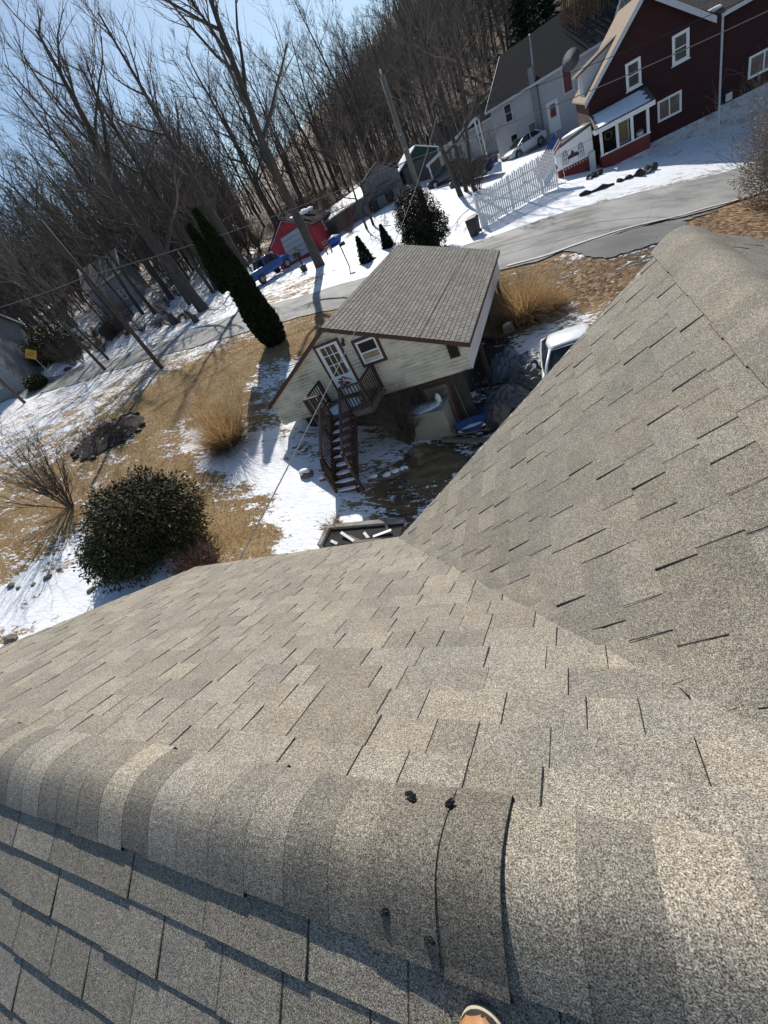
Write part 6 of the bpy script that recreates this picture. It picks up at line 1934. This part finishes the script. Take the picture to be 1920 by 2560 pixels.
# beyond that the wood reads as one mass of thin stems and twigs
def far_wood():
    q = MB(); pr = random.Random(5); proto = []
    for i in range(4):
        tk, cr = tree_mesh(400 + i, 15.5, .12, .27, .08, 13, .5, (0, 0), 3, .026, 3)
        v = np.array(tk.v + cr.v); f = tk.f + [tuple(len(tk.v) + k for k in ff) for ff in cr.f]
        proto.append((v, f))
    n = 0
    V = []; Fc = []; off = 0
    while n < 2600:
        az = pr.uniform(-78, 30) if n % 2 else pr.uniform(-78, -30); r = (66 if az < -30 else 100) + 200 * pr.random() ** 1.5
        x, y = r * math.sin(R(az)), r * math.cos(R(az))
        if n % 4 == 3:      # the hill behind the sheds and houses
            az = pr.uniform(-19, 12); r = 120 + 190 * pr.random(); x, y = r * math.sin(R(az)), r * math.cos(R(az))
        if not clear_spot(x, y): continue
        n += 1
        v, f = proto[pr.randrange(4)]; a = pr.uniform(0, 6.28); s = pr.uniform(.75, 1.25)
        c_, s_ = math.cos(a) * s, math.sin(a) * s
        w_ = np.stack([v[:, 0] * c_ - v[:, 1] * s_ + x, v[:, 0] * s_ + v[:, 1] * c_ + y, v[:, 2] * s + hgt(x, y)], 1)
        V.append(w_); Fc.append((f, off)); off += len(v)
    q.v = np.concatenate(V).tolist(); q.f = [tuple(o_ + k for k in ff) for f, o_ in Fc for ff in f]; q.m = [0] * len(q.f); q.c = [None] * len(q.f)
    tag(q.build('far_wood', M_CROWN), kind='stuff')


far_wood()


# brush at the wood's edge and on the road bank
BR = []
for i in range(3):
    q = MB(); stems(q, (0, 0, -.1), 22, 2.3, .8, .022, 50 + i, 4, 4)
    t = thing('brush', 'tangled leafless brush at the edge of the wood, among many alike', 'brush', (0, 0, 0), 0, 'brush at the edge of the wood'); q.build('stem', M_TWIG if i else M_TWIGR, t, local=True); BR.append(t)
spots = [(700, 590, 60), (830, 560, 56), (850, 545, 58), (800, 545, 62), (880, 540, 56), (870, 565, 53), (780, 520, 70), (820, 500, 74), (740, 520, 72), (300, 800, 56), (320, 790, 58), (390, 760, 56), (410, 750, 58), (450, 735, 60), (480, 725, 62), (540, 700, 62), (570, 680, 62), (600, 660, 64), (620, 640, 66), (650, 625, 66), (270, 810, 58), (165, 860, 55), (150, 870, 57), (960, 470, 66), (990, 450, 70), (930, 480, 68), (1010, 430, 80), (1175, 470, 50), (1195, 470, 46), (720, 545, 66), (690, 560, 68), (760, 500, 76), (800, 480, 80), (840, 470, 76), (860, 450, 84), (770, 470, 90), (900, 440, 84), (940, 430, 90), (980, 400, 96), (880, 500, 64), (840, 520, 62), (600, 640, 72), (560, 660, 74), (520, 690, 70)]
rg = random.Random(4)
for i, (u, v, r_) in enumerate(spots):
    o = BR[i] if i < 3 else copy_tree(BR[rg.randrange(3)])
    put(o, onground(at(u, v, r_)), rg.uniform(0, 6), rg.uniform(.7, 1.5))
BK = []
for i in range(2):
    q = MB(); stems(q, (0, 0, -.05), 26, .8, 1.4, .014, 70 + i, 4)
    t = thing('brush', 'low dark brush on the snowy bank above the road, among several alike', 'brush', (0, 0, 0), 0, 'low brush on the road bank'); q.build('stem', M_TWIG, t, local=True); BK.append(t)
bank = [(200, 880), (225, 872), (250, 862), (280, 850), (185, 895), (320, 838), (360, 828), (290, 838), (240, 848), (260, 878), (450, 805), (470, 798), (430, 812), (400, 818), (170, 900), (215, 855)]
for i, (u, v) in enumerate(bank):
    o = BK[i] if i < 2 else copy_tree(BK[rg.randrange(2)])
    put(o, gnd(u, v), rg.uniform(0, 6), rg.uniform(.8, 1.5))

# willow with hanging brown twigs between the houses, and a dark conifer behind
wp = onground(at(1520, 150, 60))
tk, cr = tree_mesh(501, 13, .35, .3, .35, 14, .8, (0, 0), 8)
rg = random.Random(12)
for i in range(900):
    an = rg.uniform(0, 6.28); rd = 3.2 * rg.random() ** .5; z0 = 14 - rd * 1.1 - rg.uniform(0, 4.5); L = rg.uniform(2, 4.2)
    p = np.array([rd * math.cos(an), rd * math.sin(an), z0]); o_ = np.array([math.cos(an), math.sin(an), 0]) * .25
    cr.tube([p, p + o_ + UZ * -.3 * L * .3, p + o_ * 1.6 + UZ * -.65 * L, p + o_ * 1.8 + UZ * -L], [.022, .018, .014, .008], 3, cap=False)
t = thing('willow', 'weeping willow with hanging orange brown twigs behind the red house roof', 'tree', (0, 0, 0))
tk.build('trunk', M_TRUNK, t, local=True, smooth=True); cr.build('crown', mat('willow_twig', (.17, .1, .055), .9, .3, 3), t, local=True); put(t, wp)
cpn = onground(at(1345, 110, 96))
t = thing('conifer', 'tall dark green conifer behind the grey house roof', 'tree', tuple(cpn))
q = MB(); q.tube([cpn, cpn + UZ * 17], [.3, .05], 7); q.build('trunk', M_TRUNK, t)
q = MB(); m = 7000; f = npr.rand(m) ** 1.2; an = npr.rand(m) * 6.283; rad = (4.6 * (1 - f) ** .8 + .2) * (.3 + .7 * npr.rand(m) ** .5) * (.7 + .3 * np.sin(f * 60) ** 2)
Pn = np.stack([cpn[0] + rad * np.cos(an), cpn[1] + rad * np.sin(an), cpn[2] + 1.5 + 17 * f - rad * .25], 1); d = np.stack([np.cos(an), np.sin(an), -.2 + 0 * an], 1) + npr.normal(size=(m, 3)) * .4; d /= np.linalg.norm(d, axis=1)[:, None]
s_ = np.cross(d, npr.normal(size=(m, 3))); s_ /= np.linalg.norm(s_, axis=1)[:, None]
V = np.stack([Pn - d * .25, Pn + s_ * .13, Pn + d * .5, Pn - s_ * .13], 1).reshape(-1, 3); q.v.extend(map(tuple, V)); q.f.extend([(4 * i, 4 * i + 1, 4 * i + 2, 4 * i + 3) for i in range(m)]); q.m.extend([0] * m); q.c.extend([None] * m)
q.build('crown', M_SPRUCE, t)

# evergreen shrubs at the left, boulder, stumps
for (u, v, h, sc, lab, n_) in ((98, 808, 1.9, 2.4, 'broad olive green evergreen bush before the pale house at the left edge', 9000), (30, 890, .7, .9, 'small round dark bush below the broad olive bush at the left edge', 1800)):
    r_ = 62 if sc > 2 else 58
    c = onground(at(u, v + 30 * sc / 2.6, r_)); t = thing('evergreen_bush', lab, 'bush', tuple(c))
    q = MB(); leaves(q, [(c[0], c[1], c[2] + h * .9, sc * 1.25, sc, h), (c[0] + sc * .6, c[1], c[2] + h * .7, sc * .8, sc * .8, h * .8), (c[0] - sc * .6, c[1], c[2] + h * .7, sc * .8, sc * .8, h * .75)], n_, .3, .1, .4); q.build('foliage', M_RHODO, t)
    q = MB(); stems(q, c, 6, h * 1.2, .8, .05, 2); q.build('stem', M_TWIG, t)
c = gnd(290, 832)
t = tag(MB().blob(c + UZ * .5, 1.5, 1.1, 1.0, 6, .14, 16, 10).build('boulder', mat('dark_mossy_stone', (.035, .035, .03), .9, .4, 4, bump=.5, bscale=6)), 'dark rounded boulder on the snow behind the roadside pole', 'boulder')
for (u, v, h, lab) in ((440, 810, 1.1, 'jagged broken tree stump on the snowy bank left of the biggest tree'), (492, 805, .7, 'short dark stump on the bank just below the biggest tree')):
    c = gnd(u, v); rg = random.Random(u); q = MB()
    q.lathe(c - UZ * .1, [(.36, 0), (.3, h * .5), (.27, h), (.05, h * 1.05)], 10); q.beam(c + UZ * h * .7, c + UZ * (h + .35) + UX * -.3, .16, .2)
    tag(q.build('stump', M_TRUNK), lab, 'stump')
c = gnd(170, 926)
q = MB(); q.tube([c + UX * -.5 + UZ * .1, c + UZ * .16, c + UX * .6 + UZ * .1], [.16, .2, .14], 8); tag(q.build('log', M_TRUNK), 'short dark log lying in the snow between the road and the yellow sign', 'log')

# pale twiggy shrub at the right frame edge, in front of the red house
c = onground(at(2000, 440, 27)); rg = random.Random(3)
t = thing('bare_shrub', 'pale grey fine twigged shrub with dry seed heads at the right edge by the road', 'bush', tuple(c))
q = MB(); stems(q, c - UZ * .1, 44, 3.7, .8, .02, 31, 6, 4); q.build('stem', mat('pale_twig', (.24, .21, .18), .9, .3, 8), t)
q = MB(); leaves(q, [(c[0], c[1], c[2] + 2.2, 2.2, 1.9, 1.9), (c[0] - .8, c[1], c[2] + 1.2, 1.4, 1.3, 1.0)], 12000, .09, .05, .2, .2); q.build('seed_heads', mat('dry_seed_head', (.36, .31, .25), .9, .4, 14), t)
# ------------------------------------------------------------------ vehicles
def paint(name, c, rough=.25):
    m, n, l, b = _nodes(name)
    tc = n.new('ShaderNodeTexCoord'); t = noise(n, l, 2.5, 4, .6, tc.outputs['Object'])
    r_ = ramp(n, l, t.outputs['Fac'], [(.3, [k * .82 for k in c]), (.7, [min(1, k * 1.08) for k in c])])
    l.new(r_.outputs[0], b.inputs['Base Color']); b.inputs['Roughness'].default_value = rough; b.inputs['Coat Weight'].default_value = .5; b.inputs['Coat Roughness'].default_value = .08
    return m


M_TYRE = mat('tyre_rubber', (.018, .018, .018), .85, .2, 20)
M_RIM = mat('alloy_rim', (.4, .41, .42), .35, .1, 8, metal=.9)
M_CGLASS = glass('car_glass', (.012, .014, .016), .04)
M_LAMP = mat('clear_lamp', (.6, .62, .64), .15, .1, 10)
M_TAIL = mat('red_tail_lamp', (.35, .015, .012), .2, .1, 10)
M_PLAST = mat('black_car_plastic', (.02, .02, .021), .6, .2, 10)


def loft(mb, secs):
    n = len(secs[0]); vs = [p for s_ in secs for p in s_]
    fs = [(i * n + j, i * n + (j + 1) % n, (i + 1) * n + (j + 1) % n, (i + 1) * n + j) for i in range(len(secs) - 1) for j in range(n)]
    fs += [tuple(range(n - 1, -1, -1)), tuple((len(secs) - 1) * n + j for j in range(n))]
    mb.add(vs, fs)


def car(label, p, heading, pm, kind='sedan'):
    """x forward; body, cabin glass, roof, wheels, lamps, mirrors"""
    t = thing('parked_car' if kind == 'sedan' else 'pickup_truck', label, 'car' if kind == 'sedan' else 'truck', tuple(p), heading, None)
    if kind == 'sedan':
        L, W, H = 4.55, 1.8, 1.45; wr = .33; wb = 2.65; belt = .92
        prof = [(-2.27, .5, .74, .82), (-2.2, .3, .96, .9), (-1.7, .24, 1.0, .98), (-1.0, .22, .96, 1), (0, .22, .94, 1), (.9, .22, .93, 1), (1.3, .24, .9, .98), (1.95, .28, .78, .9), (2.2, .34, .64, .78), (2.27, .42, .55, .7)]
        cab = [(-1.75, .96, .97, .86), (-1.05, .93, 1.38, .72), (-.4, .92, 1.44, .7), (.25, .92, 1.42, .7), (1.25, .9, .93, .84)]
        roof = [(-1.0, 1.395, .69), (-.4, 1.45, .69), (.22, 1.43, .69)]
    else:
        L, W, H = 5.6, 2.0, 1.9; wr = .4; wb = 3.6; belt = 1.22
        prof = [(-2.8, .62, 1.2, .95), (-2.72, .55, 1.26, 1), (-1.0, .5, 1.26, 1), (-.55, .48, 1.24, 1), (.6, .48, 1.22, 1), (1.25, .48, 1.22, 1), (1.6, .5, 1.2, 1), (2.5, .55, 1.12, .97), (2.75, .6, 1.0, .9), (2.82, .68, .85, .85)]
        cab = [(-.62, 1.24, 1.26, .9), (-.45, 1.22, 1.8, .8), (.1, 1.22, 1.86, .79), (.75, 1.22, 1.82, .79), (1.55, 1.2, 1.23, .9)]
        roof = [(-.45, 1.81, .78), (.1, 1.87, .78), (.72, 1.835, .78)]
    hw = W / 2
    def sec(x, z0, z1, k, top=.86):
        w_ = hw * k
        return [(x, -w_ * .9, z0), (x, -w_, z0 + .12), (x, -w_ * 1.0, z0 + (z1 - z0) * .62), (x, -w_ * .965, z1 - .07), (x, -w_ * top, z1), (x, w_ * top, z1), (x, w_ * .965, z1 - .07), (x, w_, z0 + (z1 - z0) * .62), (x, w_, z0 + .12), (x, w_ * .9, z0)]
    q = MB(); loft(q, [sec(*s_) for s_ in prof]); body = q.build('body', pm, t, local=True, smooth=True, bevel=.02)
    q = MB(); loft(q, [[(x, -hw * (k + .12 if z1 > z0 + .1 else k), z0 - .03), (x, -hw * k, z1), (x, hw * k, z1), (x, hw * (k + .12 if z1 > z0 + .1 else k), z0 - .03)] for x, z0, z1, k in cab]); q.build('windows', M_CGLASS, t, local=True, bevel=.03)
    q = MB(); loft(q, [[(x, -hw * k * 1.01, z - .035), (x, -hw * k * .93, z + .02), (x, hw * k * .93, z + .02), (x, hw * k * 1.01, z - .035)] for x, z, k in roof]); q.build('roof', pm, t, local=True, smooth=True)
    q = MB()
    for s_ in (-1, 1):
        for (xa, za, xb, zb, ka, kb) in ((cab[-1][0] - .02, cab[-1][2] + .02, roof[-1][0], roof[-1][1], .86, .7), (cab[0][0] + .02, cab[0][2] + .02, roof[0][0], roof[0][1], .86, .7), ((cab[2][0]), belt, (cab[2][0]), roof[1][1], .84, .7)):
            q = MB(); q.beam((xa, s_ * hw * (ka if kind == 'sedan' else ka + .05), za), (xb, s_ * hw * (kb if kind == 'sedan' else kb + .09), zb), .06, .07, (0, 1, 0)); q.build('pillar', pm, body, local=True)
    for sx_ in (-1, 1):
        for sy in (-1, 1):
            cx = sx_ * wb / 2 + (.03 if kind == 'sedan' else .1); y = sy * (hw - .1)
            q = MB(); q.lathe((cx, y - .1, wr), [(wr * .62, -.005), (wr * .93, .0), (wr, .03), (wr, .17), (wr * .93, .2), (wr * .62, .205)], 22, (0, 1, 0)); wo_ = q.build('wheel', M_TYRE, t, local=True)
            q = MB(); yy = y + sy * .108
            for k in range(5):
                a = k * 6.283 / 5; q.beam((cx, yy, wr), (cx + math.cos(a) * wr * .6, yy, wr + math.sin(a) * wr * .6), .1, .03, (0, 1, 0))
            q.lathe((cx, yy - .012, wr), [(wr * .12, 0), (wr * .12, .024)], 10, (0, 1, 0)); q.tube([(cx + math.cos(a) * wr * .6, yy, wr + math.sin(a) * wr * .6) for a in np.linspace(0, 6.283, 19)], .022, 4)
            q.build('rim', M_RIM, wo_, local=True)
            q = MB(); q.tube([(cx + math.cos(a) * wr * 1.14, sy * (hw + .004), wr + math.sin(a) * wr * 1.14) for a in np.linspace(-.25, math.pi + .25, 13)], .045, 5); q.build('wheel_arch', M_PLAST, body, local=True)
    xf, xr = prof[-2][0], prof[1][0]
    for s_ in (-1, 1):
        q = MB(); q.blob((xf - .12, s_ * hw * .66, .68 if kind == 'sedan' else .95), .16, .2, .08, 2, .03, 12, 7); q.build('headlight', M_LAMP, t, local=True, smooth=True)
        q = MB(); q.blob((xr - .02, s_ * hw * .74, .82 if kind == 'sedan' else 1.0), .08, .17, .09 if kind == 'sedan' else .17, 3, .03, 12, 7); q.build('tail_light', M_TAIL, t, local=True, smooth=True)
        q = MB(); q.blob((cab[-1][0] - .35, s_ * (hw + .06), belt + .08), .1, .09, .07, 4, .04, 10, 6); q.build('mirror', pm, t, local=True, smooth=True)
    q = MB(); q.box(xf - .06, prof[-1][0] + .03, -hw * .55, hw * .55, .4 if kind == 'sedan' else .62, .52 if kind == 'sedan' else .95); q.build('grille', M_PLAST, t, local=True)
    if kind != 'sedan':
        q = MB(); q.box(-2.6, -.7, -hw * .8, hw * .8, 1.262, 1.275); q.build('bed', M_PLAST, t, local=True)
    return t


def head(a, b):
    return math.atan2(b[1] - a[1], b[0] - a[0])


wf = at(1281, 410, 55.0); wrr = at(1347, 381, 57.0)
car('white car parked in the yard in front of the pale grey house', onground((wf + wrr) / 2, .02), head(wrr, wf), paint('white_car_paint', (.72, .73, .74)))
bw = at(1227, 441, 50.0); bf = at(1150, 468, 51.0)
car('dark blue car parked behind the bare clump beside the picket fence', onground((bw + bf) / 2, .02), head(bw, bf), paint('dark_blue_car_paint', (.012, .02, .075), .15))
b2 = at(1125, 450, 55)
car('dark grey car mostly hidden behind the dark blue one', onground(b2, .02), head(bw, bf) + .15, paint('dark_grey_car_paint', (.03, .033, .04), .2))
tr_, tf = at(645, 712, 46.0), at(705, 672, 48.2)
car('bright blue pickup truck parked on the snow in front of the red garage', onground((tr_ + tf) / 2, .02), head(tr_, tf), paint('bright_blue_truck_paint', (.015, .085, .3), .2), 'truck')

# white van just beyond the roof edge, nose towards the house, only its cab in view
vz = -6.05
v0 = atz(1376, 868, vz)
vx0 = -.77; VW = 1.92; vyf = 13.62                   # left flank, width, front edge of the roof
vg = hgt(0, 13.5)
van = thing('white_van', 'white van parked beyond the shingle roof edge, windshield and one mirror showing', 'van', (0.1, 13.5, vg))
M_VAN = paint('white_van_paint', (.78, .79, .8), .3)
Hh = vz - vg
Vp = lambda x, y, z: np.array([vx0 + x, vyf + y, vg + z])        # x across, y from the windshield header backwards, z above ground
belt = Hh - .66
q = MB(); secs = []
for (y, zt, zb_, k) in ((-2.35, .7, .4, .1), (-2.25, .85, .3, .04), (-1.2, 1.0, .28, 0), (-1.0, belt, .28, 0), (1.2, belt, .28, 0), (2.7, belt - .1, .3, .02), (2.8, belt - .35, .4, .06)):
    secs.append([Vp(k + .06, y, zb_), Vp(k, y, zb_ + .15), Vp(k, y, zt - .08), Vp(k + .06, y, zt), Vp(VW - k - .06, y, zt), Vp(VW - k, y, zt - .08), Vp(VW - k, y, zb_ + .15), Vp(VW - k - .06, y, zb_)])
loft(q, secs); q.build('body', M_VAN, van, smooth=True, bevel=.02)
ins = float(v0[0]) - vx0
q = MB(); secs = []
for (y, z, k) in ((-.03, Hh - .05, ins + .02), (.1, Hh - .005, ins - .05), (.55, Hh + .02, ins - .1), (1.0, Hh, ins - .04), (1.2, Hh - .08, ins + .05)):
    secs.append([Vp(k - .05, y, z - .09), Vp(k, y, z - .02), Vp(k + .12, y, z + .02), Vp(VW / 2, y, z + .025), Vp(VW - k - .12, y, z + .02), Vp(VW - k, y, z - .02), Vp(VW - k + .05, y, z - .09)])
loft(q, secs); q.build('roof', M_VAN, van, smooth=True)
q = MB(); loft(q, [[Vp(k0, y0, belt - .02), Vp(k1, y1, Hh - .07), Vp(VW - k1, y1, Hh - .07), Vp(VW - k0, y0, belt - .02)] for y0, y1, k0, k1 in ((-.98, .02, .1, ins + .02), (.2, .35, .05, ins - .06), (1.1, 1.0, .05, ins - .02), (2.3, 1.2, .1, ins + .06))]); q.build('windows', M_CGLASS, van)
for s_ in (0, 1):
    X = lambda k: k if s_ == 0 else VW - k
    q = MB(); q.tube([Vp(X(.06), -1.0, belt - .03), Vp(X(ins * .55), -.42, belt + .34), Vp(X(ins - .03), .0, Hh - .06)], [.05, .045, .045], 8); q.build('pillar', M_VAN, van, smooth=True)
    q = MB(); q.tube([Vp(X(.13), -1.0, belt - .01), Vp(X(ins * .55 + .07), -.43, belt + .345), Vp(X(ins + .05), -.02, Hh - .075), Vp(X(ins + .12), -.04, Hh - .05)], .014, 5); q.build('gasket', M_PLAST, van)
    q = MB(); q.tube([Vp(X(.05), -.35, belt + .2), Vp(X(-.1), -.3, belt + .34)], .03, 6); q.blob(Vp(X(-.13), -.27, belt + .4), .12, .08, .16, 4, .04, 14, 9); mo = q.build('mirror', M_PLAST, van, smooth=True)
    q = MB(); q.blob(Vp(X(-.15), -.36, belt + .4), .07, .02, .1, 5, .02, 12, 8); q.build('mirror_cap', M_VAN, mo, smooth=True)
    for y in (-1.5, 1.9):
        q = MB(); q.lathe(Vp(X(.0) - (.0 if s_ == 0 else .2), y, .34), [(.2, -.005), (.34, .02), (.34, .18), (.2, .205)], 20, (1, 0, 0)); q.build('wheel', M_TYRE, van)
q = MB(); q.tube([Vp(ins + .1, -.035, Hh - .05), Vp(VW / 2, -.06, Hh - .025), Vp(VW - ins - .1, -.035, Hh - .05)], .016, 5); q.build('gasket', M_PLAST, van)
q = MB(); q.tube([Vp(.2, -.99, belt + .0), Vp(.8, -.8, belt + .15)], .014, 5); q.build('wiper', M_PLAST, van)

# ------------------------------------------------------------------ poles, wires, road sign
M_POLE = mat('grey_pole_wood', (.2, .175, .145), .9, .35, 7, stretch=(3, 3, .25), bump=.4, bscale=14)
M_POLED = mat('brown_pole_wood', (.085, .065, .05), .9, .3, 7, stretch=(3, 3, .25))
M_WIRE = mat('weathered_cable', (.2, .2, .2), .7, .2, 20)
M_WIREB = mat('black_cable', (.02, .02, .02), .6, .2, 20)
pr_m = 33.2
mb0 = onground(at(1093, 616, pr_m)); mt = at(960, 186, pr_m); mtop = np.array([mb0[0], mb0[1], mt[2]])
pm_ = thing('utility_pole', 'weathered grey utility pole rising behind the small garage roof', 'utility pole', tuple(mb0))
q = MB(); q.tube([mb0 - UZ * .6, (mb0 + mtop) / 2, mtop], [.2, .17, .13], 14); q.build('pole', M_POLE, pm_, smooth=True)
q = MB(); q.tube([mb0 + UX * .19 + UZ * .0, mtop * .55 + mb0 * .45 + UX * .16], .03, 6); q.build('conduit', M_POLED, pm_)
q = MB(); q.tube([mtop + UZ * -.05, mtop + UZ * .12], .035, 8); q.lathe(mtop + UZ * .1, [(.03, 0), (.07, .03), (.05, .09), (.07, .13), (.03, .18)], 12); q.build('insulator', M_TRIM, pm_, smooth=True)
for f in (.62, .7):
    q = MB(); c = mb0 + (mtop - mb0) * f; q.beam(c + UY * -.2, c + UY * .2, .08, .1); q.build('bracket', M_METAL, pm_)
lb0 = gnd(405, 921); lt = at(109, 545, math.hypot(lb0[0], lb0[1])); ltop = np.array([lb0[0], lb0[1], lt[2]])
pl_ = thing('utility_pole', 'dark brown slim utility pole on the lawn side of the road at left', 'utility pole', tuple(lb0))
q = MB(); q.tube([lb0 - UZ * .6, (lb0 + ltop) / 2, ltop], [.15, .13, .09], 12); q.build('pole', M_POLED, pl_, smooth=True)
q = MB(); c = lb0 + (ltop - lb0) * .7; q.lathe(c + UY * -.2 - UZ * .15, [(.06, 0), (.06, .3)], 8); q.build('insulator', M_TRIM, pl_)
eb0 = at(17, 966, 55); eb0 = onground(eb0)
pe_ = thing('utility_pole', 'dark pole at the left frame edge whose foot stands in the snow', 'utility pole', tuple(eb0))
q = MB(); q.tube([eb0 - UZ * .5, eb0 + UZ * 9], [.16, .1], 12); q.build('pole', M_POLED, pe_, smooth=True)
q = MB(); q.lathe(eb0 + UZ * 9, [(.04, 0), (.07, .05), (.04, .15)], 8); q.build('insulator', M_TRIM, pe_)


def onpole(b0, tp, v):
    """point of a vertical pole that projects nearest to image row v"""
    best = None
    for k in np.linspace(0, 1, 400):
        p = b0 + (tp - b0) * k; c = CR @ p; y = c[1] / c[2] * F_PX + 1280
        if best is None or abs(y - v) < best[0]: best = (abs(y - v), p)
    return best[1]


def wire(p, q_, sag, r, m, label, n=30, twist=0):
    p, q_ = np.array(p, float), np.array(q_, float); b = MB()
    pts = [p + (q_ - p) * t - UZ * sag * 4 * t * (1 - t) for t in np.linspace(0, 1, n)]
    if twist:
        for ph in (0, 2.1, 4.2):
            d = (q_ - p) / np.linalg.norm(q_ - p); s_ = np.cross(d, UZ); u_ = np.cross(s_, d); k = 260
            pp = []
            for t in np.linspace(0, 1, k):
                a = t * twist + ph
                pp.append(p + (q_ - p) * t - UZ * sag * 4 * t * (1 - t) + (s_ * math.cos(a) + u_ * math.sin(a)) * r * 1.1)
            b.tube(pp, r, 4)
    else:
        b.tube(pts, r, 5)
    return tag(b.build('wire', m), label, 'wire')


M1 = onpole(mb0, mtop, 400); M2 = onpole(mb0, mtop, 432); M0 = mtop + UZ * .15
L1 = onpole(lb0, ltop, 690); L2 = onpole(lb0, ltop, 735)
wire(L1, M1, .35, .022, M_WIRE, 'thick pale cable strung from the grey pole to the brown pole, the upper of two')
wire(L2, M2, .5, .016, M_WIREB, 'thin dark cable strung from the grey pole to the brown pole, the lower of two')
wire(eb0 + UZ * 8.4, L1, .3, .018, M_WIRE, 'pale cable from the brown pole on to the pole at the left frame edge')
Rr = at(1990, -35, 31.0)
wire(M1 + UZ * .0, at(1960, 8, 31.0), .25, .02, M_WIRE, 'pale cable crossing the windows of the red house, the lower one')
wire(onpole(mb0, mtop, 330), at(1990, -60, 31.0), .3, .013, M_WIREB, 'thin dark cable crossing the gable of the red house, the upper one')
# twisted service cable from the house to the pole line
sA = np.array([-3.6, EY + .0, EZ - .35])
sp0 = atz(594, 1408, -3.15)
sB = at(1090, 296, 33.0)
wire(sp0, sB, .55, .007, M_WIRE, 'twisted pale service cable slung from the shingle roof over the garage to the pole line', twist=230)
sg = onground(at(122, 930, 57)); st_ = at(72, 876, 57); ht_ = st_[2] - sg[2]
sgn = thing('road_sign', 'yellow diamond road sign on a post in the roadside snow at left', 'road sign', tuple(sg))
q = MB(); q.tube([sg - UZ * .2, np.array([sg[0], sg[1], st_[2]]) - UZ * .1], .035, 6); q.build('post', M_METAL, sgn)
d_ = np.array([-sg[0], -sg[1], 0]); d_ /= np.linalg.norm(d_); s_ = np.cross(UZ, d_)
cS = np.array([sg[0], sg[1], st_[2] - .35]) + d_ * .04
w_ = .62
q = MB(); q.prism([cS - UZ * w_, cS + s_ * w_, cS + UZ * w_, cS - s_ * w_], d_ * .02); sp_ = q.build('sign_plate', mat('yellow_sign_face', (.5, .27, .02), .5, .1, 4), sgn)
q = MB()
for (a0, b0, a1, b1) in ((-.26, .12, -.1, .12), (-.02, .12, .1, .12), (.18, .14, .3, .1), (-.22, -.06, -.04, -.06), (.03, -.06, .1, -.06), (.17, -.04, .27, -.08), (-.14, .2, -.14, .05), (.05, .2, .05, .04), (-.12, -.0, -.12, -.14), (.12, .0, .12, -.13)):
    q.beam(cS + d_ * .024 + s_ * a0 + UZ * b0, cS + d_ * .024 + s_ * a1 + UZ * (b1 + .001), .05, .006, d_)
q.build('lettering', M_BLACK, sp_)
